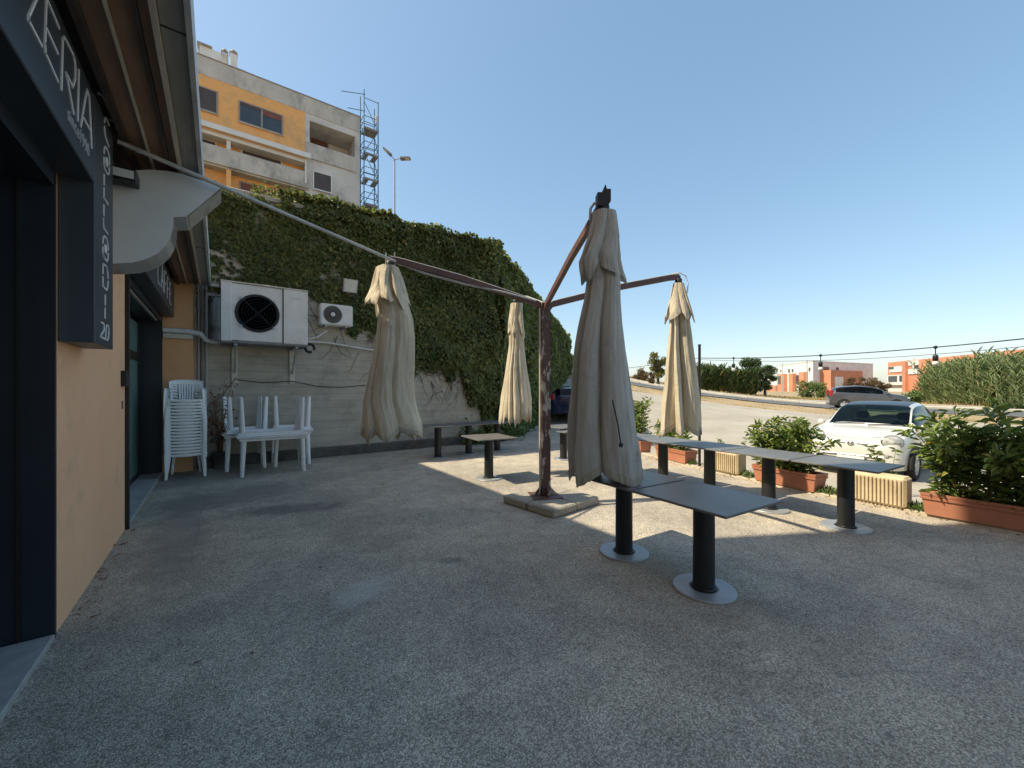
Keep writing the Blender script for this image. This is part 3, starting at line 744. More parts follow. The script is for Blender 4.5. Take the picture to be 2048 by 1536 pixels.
def build_ivy():
    # wall 1
    n = 150000
    X = RNG.uniform(-0.35, 6.9, n); Z = RNG.uniform(0.3, 6.05, n)
    low = np.interp(X, [-0.4, 0.6, 1.6, 2.3, 3.2, 4.2, 5.0, 5.7, 6.2, 6.5, 6.9], [3.5, 3.35, 3.25, 3.05, 2.55, 2.05, 1.95, 1.75, 0.9, 0.35, 0.2])
    low = low + (vnoise(X, Z * 0, 3, 3.0) - 0.5) * 0.7
    dens = np.interp(X, [-0.4, 1.0, 2.0, 3.0, 4.0, 5.0, 6.0, 6.9], [0.62, 0.68, 0.66, 0.72, 0.80, 0.88, 0.97, 1.0])
    dens = dens + np.clip((Z - 4.9) / 0.9, 0, 1) * 0.5 * np.clip((X - 0.4) / 1.5, 0.35, 1)
    nz = 0.30 * vnoise(X, Z * 1.3, 1, 0.9) + 0.22 * vnoise(X, Z * 1.8, 2, 3.1) + 0.22 * vnoise(X, Z * 1.7, 5, 8.0) + 0.26 * vnoise(X, Z, 6, 19.0)
    edge = np.clip((Z - low) / 0.5, 0, 1)
    keep = (nz < (dens * 0.75 + 0.10) * edge) & (Z > low) 
    keep &= RNG.random(n) < (0.35 + 0.65 * dens)
    hole = 0.6 * vnoise(X, Z, 41, 1.7) + 0.4 * vnoise(X, Z, 42, 5.0)
    keep &= (hole < 0.70) | (RNG.random(n) < 0.25)
    topcut = np.interp(X, [-0.4, 1.5, 2.2, 7], [5.8, 5.75, 5.98, 6.1]) + (vnoise(X, X * 0, 8, 4) - 0.5) * 0.22
    keep &= Z < topcut
    X, Z = X[keep], Z[keep]; m = len(X)
    thick = np.interp(X, [-0.4, 2, 4, 7], [0.04, 0.07, 0.16, 0.28]) + np.clip((Z - 5.3), 0, 1) * 0.25
    P = np.stack([X, BY - 0.01 - RNG.random(m) * thick * (0.2 + 1.5 * vnoise(X, Z, 9, 2.3)), Z], 1)
    N = np.stack([RNG.normal(0, 0.45, m), np.full(m, -1.0), RNG.normal(0.35, 0.35, m)], 1)
    D = np.stack([RNG.normal(0, 0.7, m), RNG.normal(-0.25, 0.2, m), RNG.normal(-0.8, 0.4, m)], 1)
    L = RNG.uniform(0.05, 0.10, m) * np.interp(X, [0, 3, 6], [0.72, 0.92, 1.1])
    # hanging over the top
    k = 9000
    x2 = RNG.uniform(0.6, 6.95, k); y2 = BY + RNG.uniform(-0.25, 0.5, k)
    z2 = 5.85 + 0.25 * vnoise(x2, y2, 4, 2.0) + RNG.random(k) * 0.12 - np.abs(y2 - BY - 0.1) * 0.1
    kp = RNG.random(k) < np.clip((x2 - 0.4) / 2.2, 0.12, 1); x2, y2, z2 = x2[kp], y2[kp], z2[kp]; k = len(x2)
    P2 = np.stack([x2, y2, z2], 1); N2 = RNG.normal(0, 0.45, (k, 3)) + np.array([0, -0.3, 1]); D2 = RNG.normal(0, 0.8, (k, 3)) + np.array([0, -0.3, -0.1])
    # wall 2, leaves grow with distance so that the far end stays cheap
    q = 42000
    t = RNG.random(q) ** 1.9 * 24.6; z3 = RNG.uniform(-0.1, 6.1, q)
    dep = RNG.random(q) * 0.38 * (0.4 + vnoise(t, z3, 12, 1.2)) + 0.02 + np.clip(1.2 - z3, 0, 1) * 0.15
    top3 = 6.0 + (vnoise(t, t * 0, 8, 1.5) - 0.5) * 0.4
    kp = z3 < top3; t, z3, dep = t[kp], z3[kp], dep[kp]; q = len(t)
    P3 = np.stack([W2A.x + W2DIR.x * t + W2N.x * dep, W2A.y + W2DIR.y * t + W2N.y * dep, z3], 1)
    N3 = RNG.normal(0, 0.4, (q, 3)) + np.array([W2N.x, W2N.y, 0.35]); D3 = RNG.normal(0, 0.5, (q, 3)) + np.array([0, 0, -0.9])
    L3 = RNG.uniform(0.09, 0.15, q) * (1 + t * 0.035)
    k3 = 6000
    t4 = RNG.random(k3) * 24.6; d4 = RNG.uniform(-0.4, 0.3, k3)
    P4 = np.stack([W2A.x + W2DIR.x * t4 + W2N.x * d4, W2A.y + W2DIR.y * t4 + W2N.y * d4, 5.85 + RNG.random(k3) * 0.35 * vnoise(t4, d4, 3, 1.5)], 1)
    N4 = RNG.normal(0, 0.45, (k3, 3)) + np.array([0, 0, 1]); D4 = RNG.normal(0, 0.8, (k3, 3))
    P = np.concatenate([P, P2, P3, P4]); N = np.concatenate([N, N2, N3, N4]); D = np.concatenate([D, D2, D3, D4])
    L = np.concatenate([L, RNG.uniform(0.06, 0.12, k), L3, RNG.uniform(0.1, 0.2, k3)])
    tone = vnoise(P[:, 0] + P[:, 1] * 0.7, P[:, 2], 31, 1.1) * 0.6 + vnoise(P[:, 0] + P[:, 1] * 0.7, P[:, 2], 32, 3.5) * 0.4
    rnd = np.clip(RNG.normal(0.40, 0.20, len(P)) + (tone - 0.5) * 0.9, 0, 0.93)
    L = L * RNG.choice([0.6, 0.85, 1.0, 1.25], len(P)) * (0.8 + 0.4 * tone)
    rnd[RNG.random(len(P)) < 0.035] = 0.97
    o = leaf_object('ivy', MT['ivy'], None, P, D, N, L, L * RNG.uniform(0.75, 1.0, len(P)), fold=0.2, droop=0.2, rnd=rnd)
    stuff(o); tag(o, 'dense green ivy climbing over the tall concrete retaining wall', 'ivy')
    # bare runners where the ivy thins out
    mb = MB()
    for i in range(330):
        x = random.uniform(-0.3, 6.2); z = random.uniform(2.2, 5.2) if x < 3.5 else random.uniform(1.4, 3.2)
        lowz = float(np.interp(x, [-0.4, 1.6, 3.2, 5.7, 6.5], [3.4, 3.1, 2.3, 1.3, 0.5]))
        if z < lowz: continue
        pts = []; a = random.uniform(-0.6, 0.6) - math.pi / 2 if random.random() < 0.6 else random.uniform(-0.5, 0.5) + random.choice([0, math.pi])
        for k_ in range(7):
            pts.append((x, BY - random.uniform(0.012, 0.05), z)); x += math.cos(a) * 0.13; z += math.sin(a) * 0.13; a += random.uniform(-0.5, 0.5)
            z = max(z, lowz - 0.45)
        mb.tube(pts, [0.007, 0.006, 0.005, 0.005, 0.004, 0.003, 0.002], 4, cap=False)
    v = mb.build('ivy_runners', MT['vine'], o); stuff(v)
    # sheet behind the thick growth: stems and old leaf, inner shade painted dark
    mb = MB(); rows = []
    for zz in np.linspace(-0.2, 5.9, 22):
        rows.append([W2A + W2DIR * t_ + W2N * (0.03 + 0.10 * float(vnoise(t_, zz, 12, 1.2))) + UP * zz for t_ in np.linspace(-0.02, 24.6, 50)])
    mb.grid(rows); v = mb.build('ivy_shade_backing', MT['ivyback'], o); stuff(v)
build_ivy()

# ================================================================== SHOP BUILDING (left)
XS = -0.68            # sign face plane
def build_shop():
    b = thing('shop_building', (-3.0, 4.0, 0), 'low peach rendered shop building with dark recessed doorways and brown eave', 'building')
    # walls: pieces round the two recessed openings
    Y0, Y1 = 0.2, 3.83          # first opening
    Y2, Y3 = 6.29, 10.0         # second opening
    ZO = 3.02
    mb = MB()
    mb.box((WX, Y1, -0.05), (-1.6, Y2, ZO))
    mb.box((WX, -6, -0.05), (-1.6, Y0, ZO))
    mb.box((WX, -6, ZO), (-1.6, 10.04, 3.95))
    mb.build('wall', MT['peach'], b)
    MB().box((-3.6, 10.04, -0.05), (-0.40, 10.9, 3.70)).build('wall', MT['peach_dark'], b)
    # body of the building, and the storeys set back above the eave
    MB().box((-14, -6, -0.05), (-1.9, 14, 3.9)).build('core', MT['soffit_grey'], b)
    MB().box((-14, 5.5, 3.9), (-2.0, 16, 7.43)).build('upper_storey', MT['peach'], b)
    MB().box((-14, -14, 3.9), (-2.0, 5.5, 17)).build('upper_storeys', MT['peach'], b)
    # first recess
    r = MB()
    r.box((-1.595, Y1 + 0.002, 0.0), (WX + 0.012, Y1 - 0.03, ZO - 0.004))          # jamb facing the camera
    r.build('door_jamb', MT['navy'], b)
    MB().box((-1.0, Y1 - 0.032, 0.02), (-0.985, Y1 - 0.05, ZO - 0.02)).build('jamb_trim', MT['black'], b)
    MB().box((-1.6, Y0, ZO - 0.12), (WX + 0.01, Y1 - 0.035, ZO - 0.002)).build('door_head', MT['navy'], b)
    MB().box((-1.62, Y0, 0.0), (-1.9, Y1 - 0.04, ZO - 0.1)).build('recess_back', MT['navy'], b)
    gd = MB().box((-1.57, Y0 + 0.1, 0.12), (-1.60, Y1 - 0.1, ZO - 0.2)).build('glass_door', MT['darkglass'], b)
    fr = MB()
    for yy in (Y0 + 0.05, 1.2, 2.4, Y1 - 0.12): fr.box((-1.53, yy, 0.04), (-1.61, yy + 0.07, ZO - 0.13))
    fr.box((-1.54, Y0, 0.03), (-1.61, Y1 - 0.05, 0.14)); fr.build('frame', MT['black'], gd)
    # thresholds, slab by slab
    for i in range(4):
        ya = Y0 + (Y1 - 0.035 - Y0) * i / 4; yb = Y0 + (Y1 - 0.035 - Y0) * (i + 1) / 4 - 0.004
        MB().bbox((-1.60, ya, -0.02), (WX + 0.015, yb, 0.035), 0.006).build('threshold_slab', MT['marble'], b)
    # second recess
    MB().box((-1.595, Y3, 0.0), (WX + 0.004, Y3 + 0.035, ZO - 0.004)).build('door_jamb', MT['navy'], b)
    MB().box((-1.25, Y3 - 0.03, 0.04), (-1.20, Y3 - 0.002, ZO - 0.1)).build('jamb_trim', MT['black'], b)
    MB().box((WX - 0.02, Y2 - 0.028, 0.0), (WX + 0.035, Y2 + 0.028, ZO - 0.01)).build('corner_strip', MT['black'], b)
    MB().box((-1.6, Y2 + 0.03, ZO - 0.16), (WX, Y3 - 0.001, ZO - 0.002)).build('door_head', MT['navy'], b)
    MB().box((-1.19, Y2 + 0.03, 0.0), (-1.55, Y3 - 0.004, ZO - 0.165)).build('recess_back', MT['black'], b)
    for (ya, yb) in ((6.36, 7.45), (7.51, 8.60), (8.66, 9.72)):
        d = MB().box((-1.165, ya, 0.10), (-1.186, yb, 2.10)).build('glass_door', MT['frost'], b)
        f = MB(); f.box((-1.145, ya - 0.03, 0.04), (-1.184, yb + 0.03, 0.098)); f.box((-1.145, ya - 0.03, 2.102), (-1.184, yb + 0.03, 2.24))
        f.box((-1.142, ya - 0.055, 0.04), (-1.184, ya - 0.002, 2.80)); f.box((-1.142, yb + 0.002, 0.04), (-1.184, yb + 0.028, 2.80))
        f.build('frame', MT['black'], d)
        MB().box((-1.165, ya, 2.242), (-1.186, yb, 2.78)).build('transom_pane', MT['frost'], d)
    for i in range(5):
        ya = Y2 + 0.03 + (Y3 - Y2 - 0.035) * i / 5; yb = Y2 + 0.03 + (Y3 - Y2 - 0.035) * (i + 1) / 5 - 0.004
        MB().bbox((-1.19, ya, -0.02), (WX + 0.01, yb, 0.03), 0.006).build('threshold_slab', MT['marble'], b)
    MB().bbox((-0.93, Y2 + 0.05, 2.84), (-0.89, Y3 - 0.3, 2.875), 0.006).build('shutter_guide', MT['soffit_grey'], b)
    # eave: ribbed soffit, strip by strip, X offsets measured outwards from the wall
    ya, yb = -6.0, 10.02
    def run(name, x0, x1, z0, z1, mat, y1=yb):
        return MB().box((x0, ya, z0), (x1, y1, z1)).build(name, mat, b)
    run('soffit_board', -0.853, -0.645, 3.70, 3.80, MT['soffit_dark'])
    run('soffit_rib', -0.80, -0.765, 3.665, 3.698, MT['soffit_brown'])
    run('soffit_rib', -0.640, -0.600, 3.62, 3.80, MT['soffit_dark'])
    run('soffit_board', -0.598, -0.492, 3.66, 3.80, MT['soffit_brown'])
    run('soffit_rib', -0.490, -0.478, 3.63, 3.80, MT['soffit_light'])
    run('soffit_board', -0.476, -0.376, 3.67, 3.80, MT['soffit_brown'])
    run('soffit_rib', -0.374, -0.352, 3.635, 3.80, MT['soffit_dark'])
    run('soffit_board', -0.350, -0.300, 3.67, 3.80, MT['soffit_brown'])
    run('soffit_rib', -0.298, -0.268, 3.63, 3.80, MT['soffit_light'])
    run('eave_panel', -0.264, -0.150, 3.665, 3.82, MT['soffit_grey'])
    run('fascia', -0.148, -0.118, 3.64, 3.90, MT['fascia'])
    MB().box((-2.2, ya, 3.91), (-0.13, yb, 3.95)).build('roof_sheet', MT['soffit_grey'], b)
    MB().box((-0.36, 10.025, 3.665), (0.02, 10.10, 3.72)).build('gutter_end', MT['soffit_light'], b)
    for yy in (3.0, 5.2, 7.4): MB().box((-0.266, yy, 3.661), (-0.1165, yy + 0.012, 3.665)).build('panel_joint', MT['soffit_dark'], b)
    # small box and stain hook on the wall
    MB().bbox((WX, 6.02, 1.63), (WX + 0.05, 6.20, 1.80), 0.006).build('wall_box', MT['black'], b)
    MB().bbox((WX, 6.08, 1.38), (WX + 0.008, 6.12, 1.47), 0.003).build('hook', MT['vine'], b)
build_shop()

def ribbon(mb, pts, w=0.012, x0=None, x1=None):
    """flat stroke in the sign plane (constant X), slightly proud of it"""
    for a, c in zip(pts[:-1], pts[1:]):
        a, c = Vector(a), Vector(c); d = (c - a)
        if d.length < 1e-5: continue
        d.normalize(); s = Vector((0, -d.z, d.y)); e = d * w * 0.35
        q = [a - e - s * w / 2, a - e + s * w / 2, c + e + s * w / 2, c + e - s * w / 2]
        lo = [Vector((x0, p.y, p.z)) for p in q]; hi = [Vector((x1, p.y, p.z)) for p in q]
        mb.add(lo + hi, [(0, 1, 2, 3), (7, 6, 5, 4), (0, 4, 5, 1), (1, 5, 6, 2), (2, 6, 7, 3), (3, 7, 4, 0)])
def text_mesh(body, size, loc, xdir, ydir, depth=0.004, squeeze=1.0):
    """lettering as real thin geometry; xdir = reading direction, ydir = up"""
    cu = bpy.data.curves.new('lettering', 'FONT'); cu.body = body; cu.size = size; cu.extrude = depth / 2; cu.space_character = 1.08
    o = bpy.data.objects.new('lettering', cu); COL.objects.link(o)
    dg = bpy.context.evaluated_depsgraph_get(); dg.update()
    me = bpy.data.meshes.new_from_object(o.evaluated_get(dg))
    bpy.data.objects.remove(o)
    x, y = Vector(xdir).normalized(), Vector(ydir).normalized(); z = x.cross(y)
    mat = Matrix((x * squeeze, y, z)).transposed().to_4x4(); mat.translation = Vector(loc)
    me.transform(mat); me.name = 'lettering'
    return me

def build_signs():
    zb, zt = 3.01, 3.60
    s = thing('shop_sign', (WX, 2.0, zb), 'dark slate box sign above the first doorway with thin white letters ERIA and since 1990', 'sign')
    MB().bbox((WX + 0.003, 0.0, zb), (XS, 3.885, zt), 0.006).build('sign_box', MT['signface'], s)
    mb = MB()
    def tr(z, pts, w=0.013):
        ribbon(mb, [onX(px / 3.84, py / 3.84, XS) for px, py in pts], w, XS - 0.002, XS + 0.006)
    tr(0, [(349, -20), (338, 330), (342, 405), (437, 622)]); tr(0, [(349, -20), (447, 212)]); tr(0, [(343, 200), (436, 408)])
    tr(0, [(465, 688), (476, 300), (488, 282), (562, 430), (574, 500), (572, 600), (553, 668), (502, 558), (510, 600), (560, 870)])
    tr(0, [(600, 538), (592, 925)])
    tr(0, [(615, 968), (652, 745), (665, 688), (682, 745), (700, 1135)]); tr(0, [(628, 890), (689, 1003)])
    # the letters before: Z, cut by the picture's edge
    e0 = onX(349 / 3.84, -20 / 3.84, XS); e1 = onX(437 / 3.84, 622 / 3.84, XS)
    h0 = onX(341 / 3.84, 405 / 3.84, XS).z; h1 = e0.z; wv = e1.y - e0.y; gap = wv * 1.38
    def glyph(k, strokes):
        for st in strokes: ribbon(mb, [Vector((XS, e0.y - gap * k + wv * x, h0 + (h1 - h0) * y)) for x, y in st], 0.013, XS - 0.002, XS + 0.006)
    glyph(1, [[(0, 1), (1, 1), (0.05, 0.06), (0.05, 0), (1, 0)]])
    mb.build('letters', MT['letter'], s)
    p0 = onX(515 / 3.84, 905 / 3.84, XS); p1 = onX(680 / 3.84, 1212 / 3.84, XS)
    for word, fa, fb in (('since', 0.0, 0.50), ('1990', 0.56, 1.0)):
        ya, yb = p0.y + (p1.y - p0.y) * fa, p0.y + (p1.y - p0.y) * fb
        me = text_mesh(word, 0.115, (XS + 0.002, ya, p1.z + 0.004), (0, 1, 0), (0, 0, 1))
        xs = [v.co.y for v in me.vertices]; k = (yb - ya) / (max(xs) - min(xs)); lo = min(xs)
        for v in me.vertices: v.co.y = ya + (v.co.y - lo) * k
        me.materials.append(MT['decal'])
        o = bpy.data.objects.new('small_letters', me); COL.objects.link(o); o.parent = s; o.location = -wloc(s)
    # vertical box
    zb2 = 1.915; y0, y1 = 3.895, 4.48
    v = thing('vertical_sign', (WX, 4.2, zb2), 'tall dark vertical box sign with broken white strokes and the figure 2.0', 'sign')
    MB().bbox((WX + 0.003, y0, zb2), (XS, y1, zt + 0.02), 0.005).build('sign_box', MT['signface'], v)
    mb = MB()
    A = [[(225, 320), (229, 285), (237, 265), (256, 290), (280, 355)], [(225, 370), (228, 430), (236, 490), (275, 608)],
         [(220, 690), (221, 635), (232, 608), (255, 640), (276, 700), (284, 770), (281, 825)], [(218, 735), (218, 820), (227, 870), (246, 915), (266, 937), (279, 920), (281, 860)],
         [(220, 940), (220, 1060)], [(217, 1095), (217, 1215), (265, 1290)], [(216, 1300), (216, 1420)], [(214, 1455), (213, 1530)]]
    B = [[(205, 40), (207, 150), (250, 212)], [(197, 320), (200, 262), (212, 238), (240, 275), (256, 340), (258, 400)], [(195, 365), (197, 430), (210, 485), (240, 527), (255, 505), (258, 440)],
         [(198, 665), (199, 600), (204, 557), (230, 578), (248, 620), (257, 720)], [(198, 702), (198, 810), (236, 857), (250, 835), (257, 760)],
         [(225, 910), (225, 1025)], [(222, 1060), (222, 1172)],
         [(180, 1222), (196, 1228), (212, 1255), (214, 1300), (180, 1365), (176, 1390), (212, 1405)],
         [(240, 1255), (231, 1300), (229, 1390), (238, 1420), (252, 1424), (262, 1390), (265, 1290), (256, 1255), (240, 1255)], [(218, 1404), (220, 1412)]]
    for st in A: ribbon(mb, [onX(170 + x / 5.907, 190 + y / 5.907, XS) for x, y in st], 0.011, XS - 0.002, XS + 0.006)
    for st in B: ribbon(mb, [onX(170 + x / 5.689, 430 + y / 5.689, XS) for x, y in st], 0.011, XS - 0.002, XS + 0.006)
    for c in (onX(170 + 250 / 5.907, 190 + 790 / 5.907, XS), onX(170 + 227 / 5.689, 430 + 385 / 5.689, XS)):
        mb.lathe([(0.034, -0.002), (0.034, 0.006)], c, 16, False, (Vector((0, 1, 0)), Vector((0, 0, 1)), Vector((1, 0, 0))))
    mb.build('letters', MT['letter'], v)
    # second doorway sign
    c = thing('shop_sign', (WX, 8.2, 2.97), 'dark box sign with white letters over the doorway beside the stacked chairs', 'sign')
    MB().bbox((WX + 0.003, 6.35, 2.97), (XS, 9.985, 3.58), 0.006).build('sign_box', MT['signface'], c)
    mb = MB()
    GL = {'C': [[(1, 1), (0.15, 1), (0, 0.85), (0, 0.15), (0.15, 0), (1, 0)]], 'A': [[(0, 0), (0.42, 0.95), (0.5, 1), (0.58, 0.95), (1, 0)], [(0.2, 0.35), (0.8, 0.35)]],
          'F': [[(0, 0), (0, 0.9), (0.1, 1), (1, 1)], [(0, 0.5), (0.8, 0.5)]], 'E': [[(1, 0), (0.1, 0), (0, 0.1), (0, 0.9), (0.1, 1), (1, 1)], [(0, 0.5), (0.8, 0.5)]]}
    for k, ch in enumerate('CAFFE'):
        for st in GL[ch]: ribbon(mb, [Vector((XS, 7.42 + k * 0.42 + 0.27 * x, 3.10 + 0.36 * y)) for x, y in st], 0.014, XS - 0.002, XS + 0.006)
    mb.build('letters', MT['letter'], c)
    # leaf-shaped illuminated box on the wall
    ya, yb = 4.76, 5.16
    l = thing('leaf_shaped_sign', (WX, ya, 2.9), 'large pale metal leaf-shaped box sign sticking out from the shop wall', 'sign')
    out = [(200, 346), (230, 345), (265, 341), (300, 339), (335, 342), (365, 348), (395, 358), (420, 367), (443, 375), (425, 390), (400, 411), (372, 433),
           (347, 434), (346, 455), (341, 475), (331, 492), (315, 507), (293, 518), (265, 525), (230, 527), (200, 527)]
    poly = [onY(px, py, ya) for px, py in out]
    poly = [Vector((max(p.x, WX + 0.003), p.y, p.z)) for p in poly]
    n = len(poly)
    mb = MB(); mb.add([p for p in poly], [tuple(range(n))]); mb.build('front_face', MT['signplate'], l)
    e = MB(); vs = [p + Vector((0, 0.001, 0)) for p in poly] + [Vector((p.x, yb, p.z)) for p in poly]
    for i in range(n):
        j = (i + 1) % n; e.add([vs[i], vs[j], vs[n + j], vs[n + i]], [(0, 1, 2, 3)], False)
    e.add(vs[n:], [tuple(range(n - 1, -1, -1))]); e.build('rim', MT['alu'], l)
    # straight lower edge wears a dark panel
    a, b_ = onY(443, 375, ya), onY(372, 433, ya); nrm = Vector((b_.z - a.z, 0, -(b_.x - a.x))).normalized()
    if nrm.z > 0: nrm = -nrm
    a = a + (b_ - a) * 0.03; b2 = a + (b_ - a) * 0.95
    MB().add([a + nrm * 0.004 + Vector((0, 0.02, 0)), b2 + nrm * 0.004 + Vector((0, 0.02, 0)), Vector((b2.x, yb - 0.02, b2.z)) + nrm * 0.004, Vector((a.x, yb - 0.02, a.z)) + nrm * 0.004], [(0, 1, 2, 3)]).build('edge_panel', MT['soffit_grey'], l)
    # floodlight tucked behind the vertical sign
    f = thing('wall_floodlight', (XS, 4.55, 3.25), 'small dark floodlight on the shop wall tucked beside the vertical sign', 'floodlight')
    c0 = onY(246, 352, 4.55)
    MB().bbox((WX + 0.01, 4.52, c0.z - 0.035), (c0.x + 0.085, 4.70, c0.z + 0.07), 0.01).build('housing', MT['black'], f)
    MB().box((WX + 0.03, 4.512, c0.z - 0.02), (c0.x + 0.07, 4.519, c0.z + 0.045)).build('glass', MT['lampglass'], f)
    MB().tube([(c0.x - 0.05, 4.53, c0.z - 0.035), (c0.x + 0.02, 4.53, c0.z - 0.075), (c0.x + 0.06, 4.53, c0.z - 0.05)], 0.007, 6).build('bracket', MT['black'], f)
    # loose cable above the sign
    pts = [onX(px, py, XS + 0.02) for px, py in ((198, 187), (206, 192), (212, 205), (214, 212), (225, 228), (231, 236), (231, 241), (222, 240))]
    cb = MB().tube(pts, 0.008, 6).build('loose_cable', MT['soffit_light'])
    tag(cb, 'loose pale cable curling out above the vertical sign', 'cable')
build_signs()

# ================================================================== COOLING UNITS AND WALL FITTINGS
def build_ac():
    yf = 9.62
    u = thing('condenser_unit', (0.8, yf, 1.9), 'big white outdoor condenser with a round black fan on wall brackets', 'air conditioner')
    x0, x1, z0, z1 = 0.045, 1.56, 2.56, 3.70
    xm = x0 + 1.05
    MB().bbox((x0, yf, z0), (x1, BY - 0.08, z1), 0.012).build('casing', MT['white_sheet'], u)
    MB().bbox((x0 - 0.004, yf - 0.018, z0 - 0.01), (x0 + 0.17, yf - 0.001, z1 + 0.01), 0.006).build('corner_panel', MT['white_sheet'], u)
    MB().bbox((xm + 0.012, yf - 0.016, z0 - 0.004), (x1 + 0.004, yf - 0.001, z1 + 0.004), 0.006).build('service_panel', MT['white_sheet'], u)
    MB().box((xm - 0.006, yf - 0.012, z0 - 0.004), (xm + 0.010, yf - 0.001, z1)).build('seam', MT['black'], u)
    MB().bbox((x0 - 0.01, yf - 0.03, z1 + 0.002), (x1 + 0.01, BY - 0.07, z1 + 0.03), 0.006).build('top_lid', MT['soffit_light'], u)
    MB().bbox((x0 - 0.01, yf - 0.01, z0 - 0.05), (x1 + 0.01, BY - 0.08, z0 - 0.002), 0.006).build('base_tray', MT['deck'], u)
    # fan: dark well, ring, hub, blades, struts
    cx, cz, rr = x0 + 0.605, (z0 + z1) / 2 + 0.005, 0.385
    ax = (Vector((1, 0, 0)), Vector((0, 0, 1)), Vector((0, -1, 0)))
    fan = MB().lathe([(rr, 0.014), (rr, 0.018), (rr - 0.03, 0.03), (rr - 0.04, 0.016)], (cx, yf, cz), 48, True, ax).build('fan_ring', MT['fanblade'], u)
    MB().lathe([(0.0, 0.003), (rr - 0.012, 0.003)], (cx, yf, cz), 48, False, ax).build('fan_well', MT['darkwell'], fan)
    for k in range(5):
        mb = MB(); a0 = k * 2 * math.pi / 5 + 0.3
        rows = []
        for i in range(5):
            r_ = 0.05 + (rr - 0.07) * i / 4; tw = 0.10 + 0.18 * i / 4
            rows.append([Vector((cx + r_ * math.cos(a0 + tw + w * (0.38)), yf - 0.006 - 0.008 * (w + 0.5), cz + r_ * math.sin(a0 + tw + w * 0.38))) for w in (-0.6, -0.2, 0.2, 0.6)])
        mb.grid(rows); mb.build('fan_blade', MT['fanblade'], fan)
    MB().lathe([(0.07, 0.004), (0.07, 0.026), (0.0, 0.028)], (cx, yf, cz), 20, True, ax).build('fan_hub', MT['fan_grey'], fan)
    for k in range(4):
        a = math.pi / 4 + k * math.pi / 2; d = Vector((math.cos(a), 0, math.sin(a)))
        c = Vector((cx, yf - 0.032, cz))
        MB().obox(c + d * (rr * 0.53), (rr * 0.5, 0.005, 0.004), (d, Vector((-d.z, 0, d.x)), Vector((0, 1, 0)))).build('grille_strut', MT['fanblade'], fan)
        MB().obox(c + d * (rr + 0.012), (0.022, 0.016, 0.008), (d, Vector((-d.z, 0, d.x)), Vector((0, 1, 0)))).build('ring_clip', MT['galv'], fan)
    nr = MB()
    for k in range(1, 7):
        r_ = rr * k / 7; nr.lathe([(r_, 0.034), (r_ + 0.003, 0.036), (r_ + 0.006, 0.034)], (cx, yf, cz), 40, True, ax)
    nr.build('wire_guard', MT['fanblade'], fan)
    # long strap brackets on the wall
    for xx in (0.28, 1.36):
        s = MB().bbox((xx - 0.055, BY - 0.03, 1.72), (xx + 0.055, BY - 0.002, 2.66), 0.004).build('wall_strap', MT['soffit_light'], u)
        MB().bbox((xx - 0.03, yf + 0.02, 2.47), (xx + 0.03, BY - 0.03, 2.508), 0.004).build('bracket_arm', MT['galv'], s)
        MB().beam([(xx + 0.0, yf + 0.1, 2.47), (xx + 0.0, BY - 0.035, 1.95)], 0.03, 0.03).build('bracket_brace', MT['galv'], s)
        MB().bbox((xx - 0.05, yf + 0.0, 2.505), (xx + 0.05, yf + 0.10, 2.57), 0.004).build('rubber_foot', MT['rubber'], s)
    # black corrugated hose at the right end
    mb = MB(); c = Vector((1.64, 9.9, 2.52))
    pts = [c + Vector((0.02 + 0.085 * math.cos(t), 0.02 * t, 0.085 * math.sin(t))) for t in np.linspace(-0.5, 5.2, 26)]
    mb.tube(pts, [0.034 if i % 2 else 0.028 for i in range(26)], 8); mb.build('hose', MT['black'], u)
    # print on the service panel, worn down to a smudge
    mb = MB()
    for k, w in enumerate((0.035, 0.05, 0.045, 0.03)): mb.box((xm + 0.13 + k * 0.06, yf - 0.0175, z1 - 0.20), (xm + 0.13 + k * 0.06 + w, yf - 0.0162, z1 - 0.155))
    mb.build('worn_print', MT['fadeprint'], u)
    y2 = 9.98
    s = thing('split_unit', (2.1, y2, 2.8), 'small white outdoor air conditioner with grey round grille below the floodlight', 'air conditioner')
    p0, p1 = onY(641, 607, y2), onY(706, 652, y2)
    x0, x1, z1, z0 = p0.x, p1.x, onY(641, 605, y2).z, onY(641, 648, y2).z
    MB().bbox((x0, y2, z0), (x1, BY - 0.1, z1), 0.025).build('casing', MT['white_sheet'], s)
    cx, cz, rr = x0 + (x1 - x0) * 0.37, (z0 + z1) / 2, (z1 - z0) * 0.415
    g = MB().lathe([(rr, 0.001), (rr, 0.008), (rr - 0.012, 0.010), (rr - 0.014, 0.003), (0, 0.003)], (cx, y2, cz), 40, True, ax).build('fan_grille', MT['fan_grey'], s)
    for k in range(1, 6):
        r_ = rr * (0.25 + 0.13 * k); MB().lathe([(r_, 0.006), (r_ + 0.006, 0.011), (r_ + 0.013, 0.006)], (cx, y2, cz), 36, True, ax).build('grille_ring', MT['deck'], g)
    MB().lathe([(rr * 0.26, 0.004), (rr * 0.24, 0.016), (0, 0.018)], (cx, y2, cz), 24, True, ax).build('hub_cap', MT['white_sheet'], g)
    MB().bbox((x0 + (x1 - x0) * 0.68, y2 - 0.006, z0 + 0.05), (x1 - 0.03, y2 - 0.001, z1 - 0.05), 0.003).build('side_panel', MT['white_sheet'], s)
    for xx in (x0 + 0.12, x1 - 0.16):
        MB().bbox((xx - 0.02, y2 + 0.0, z0 - 0.045), (xx + 0.02, BY - 0.002, z0 - 0.004), 0.004).build('bracket', MT['galv'], s)
    fl = thing('wall_floodlight', (2.4, BY, 3.5), 'square pale floodlight fixed on the ivy wall above the small air conditioner', 'floodlight')
    q0, q1 = onY(687, 560, 10.05), onY(714, 583, 10.05)
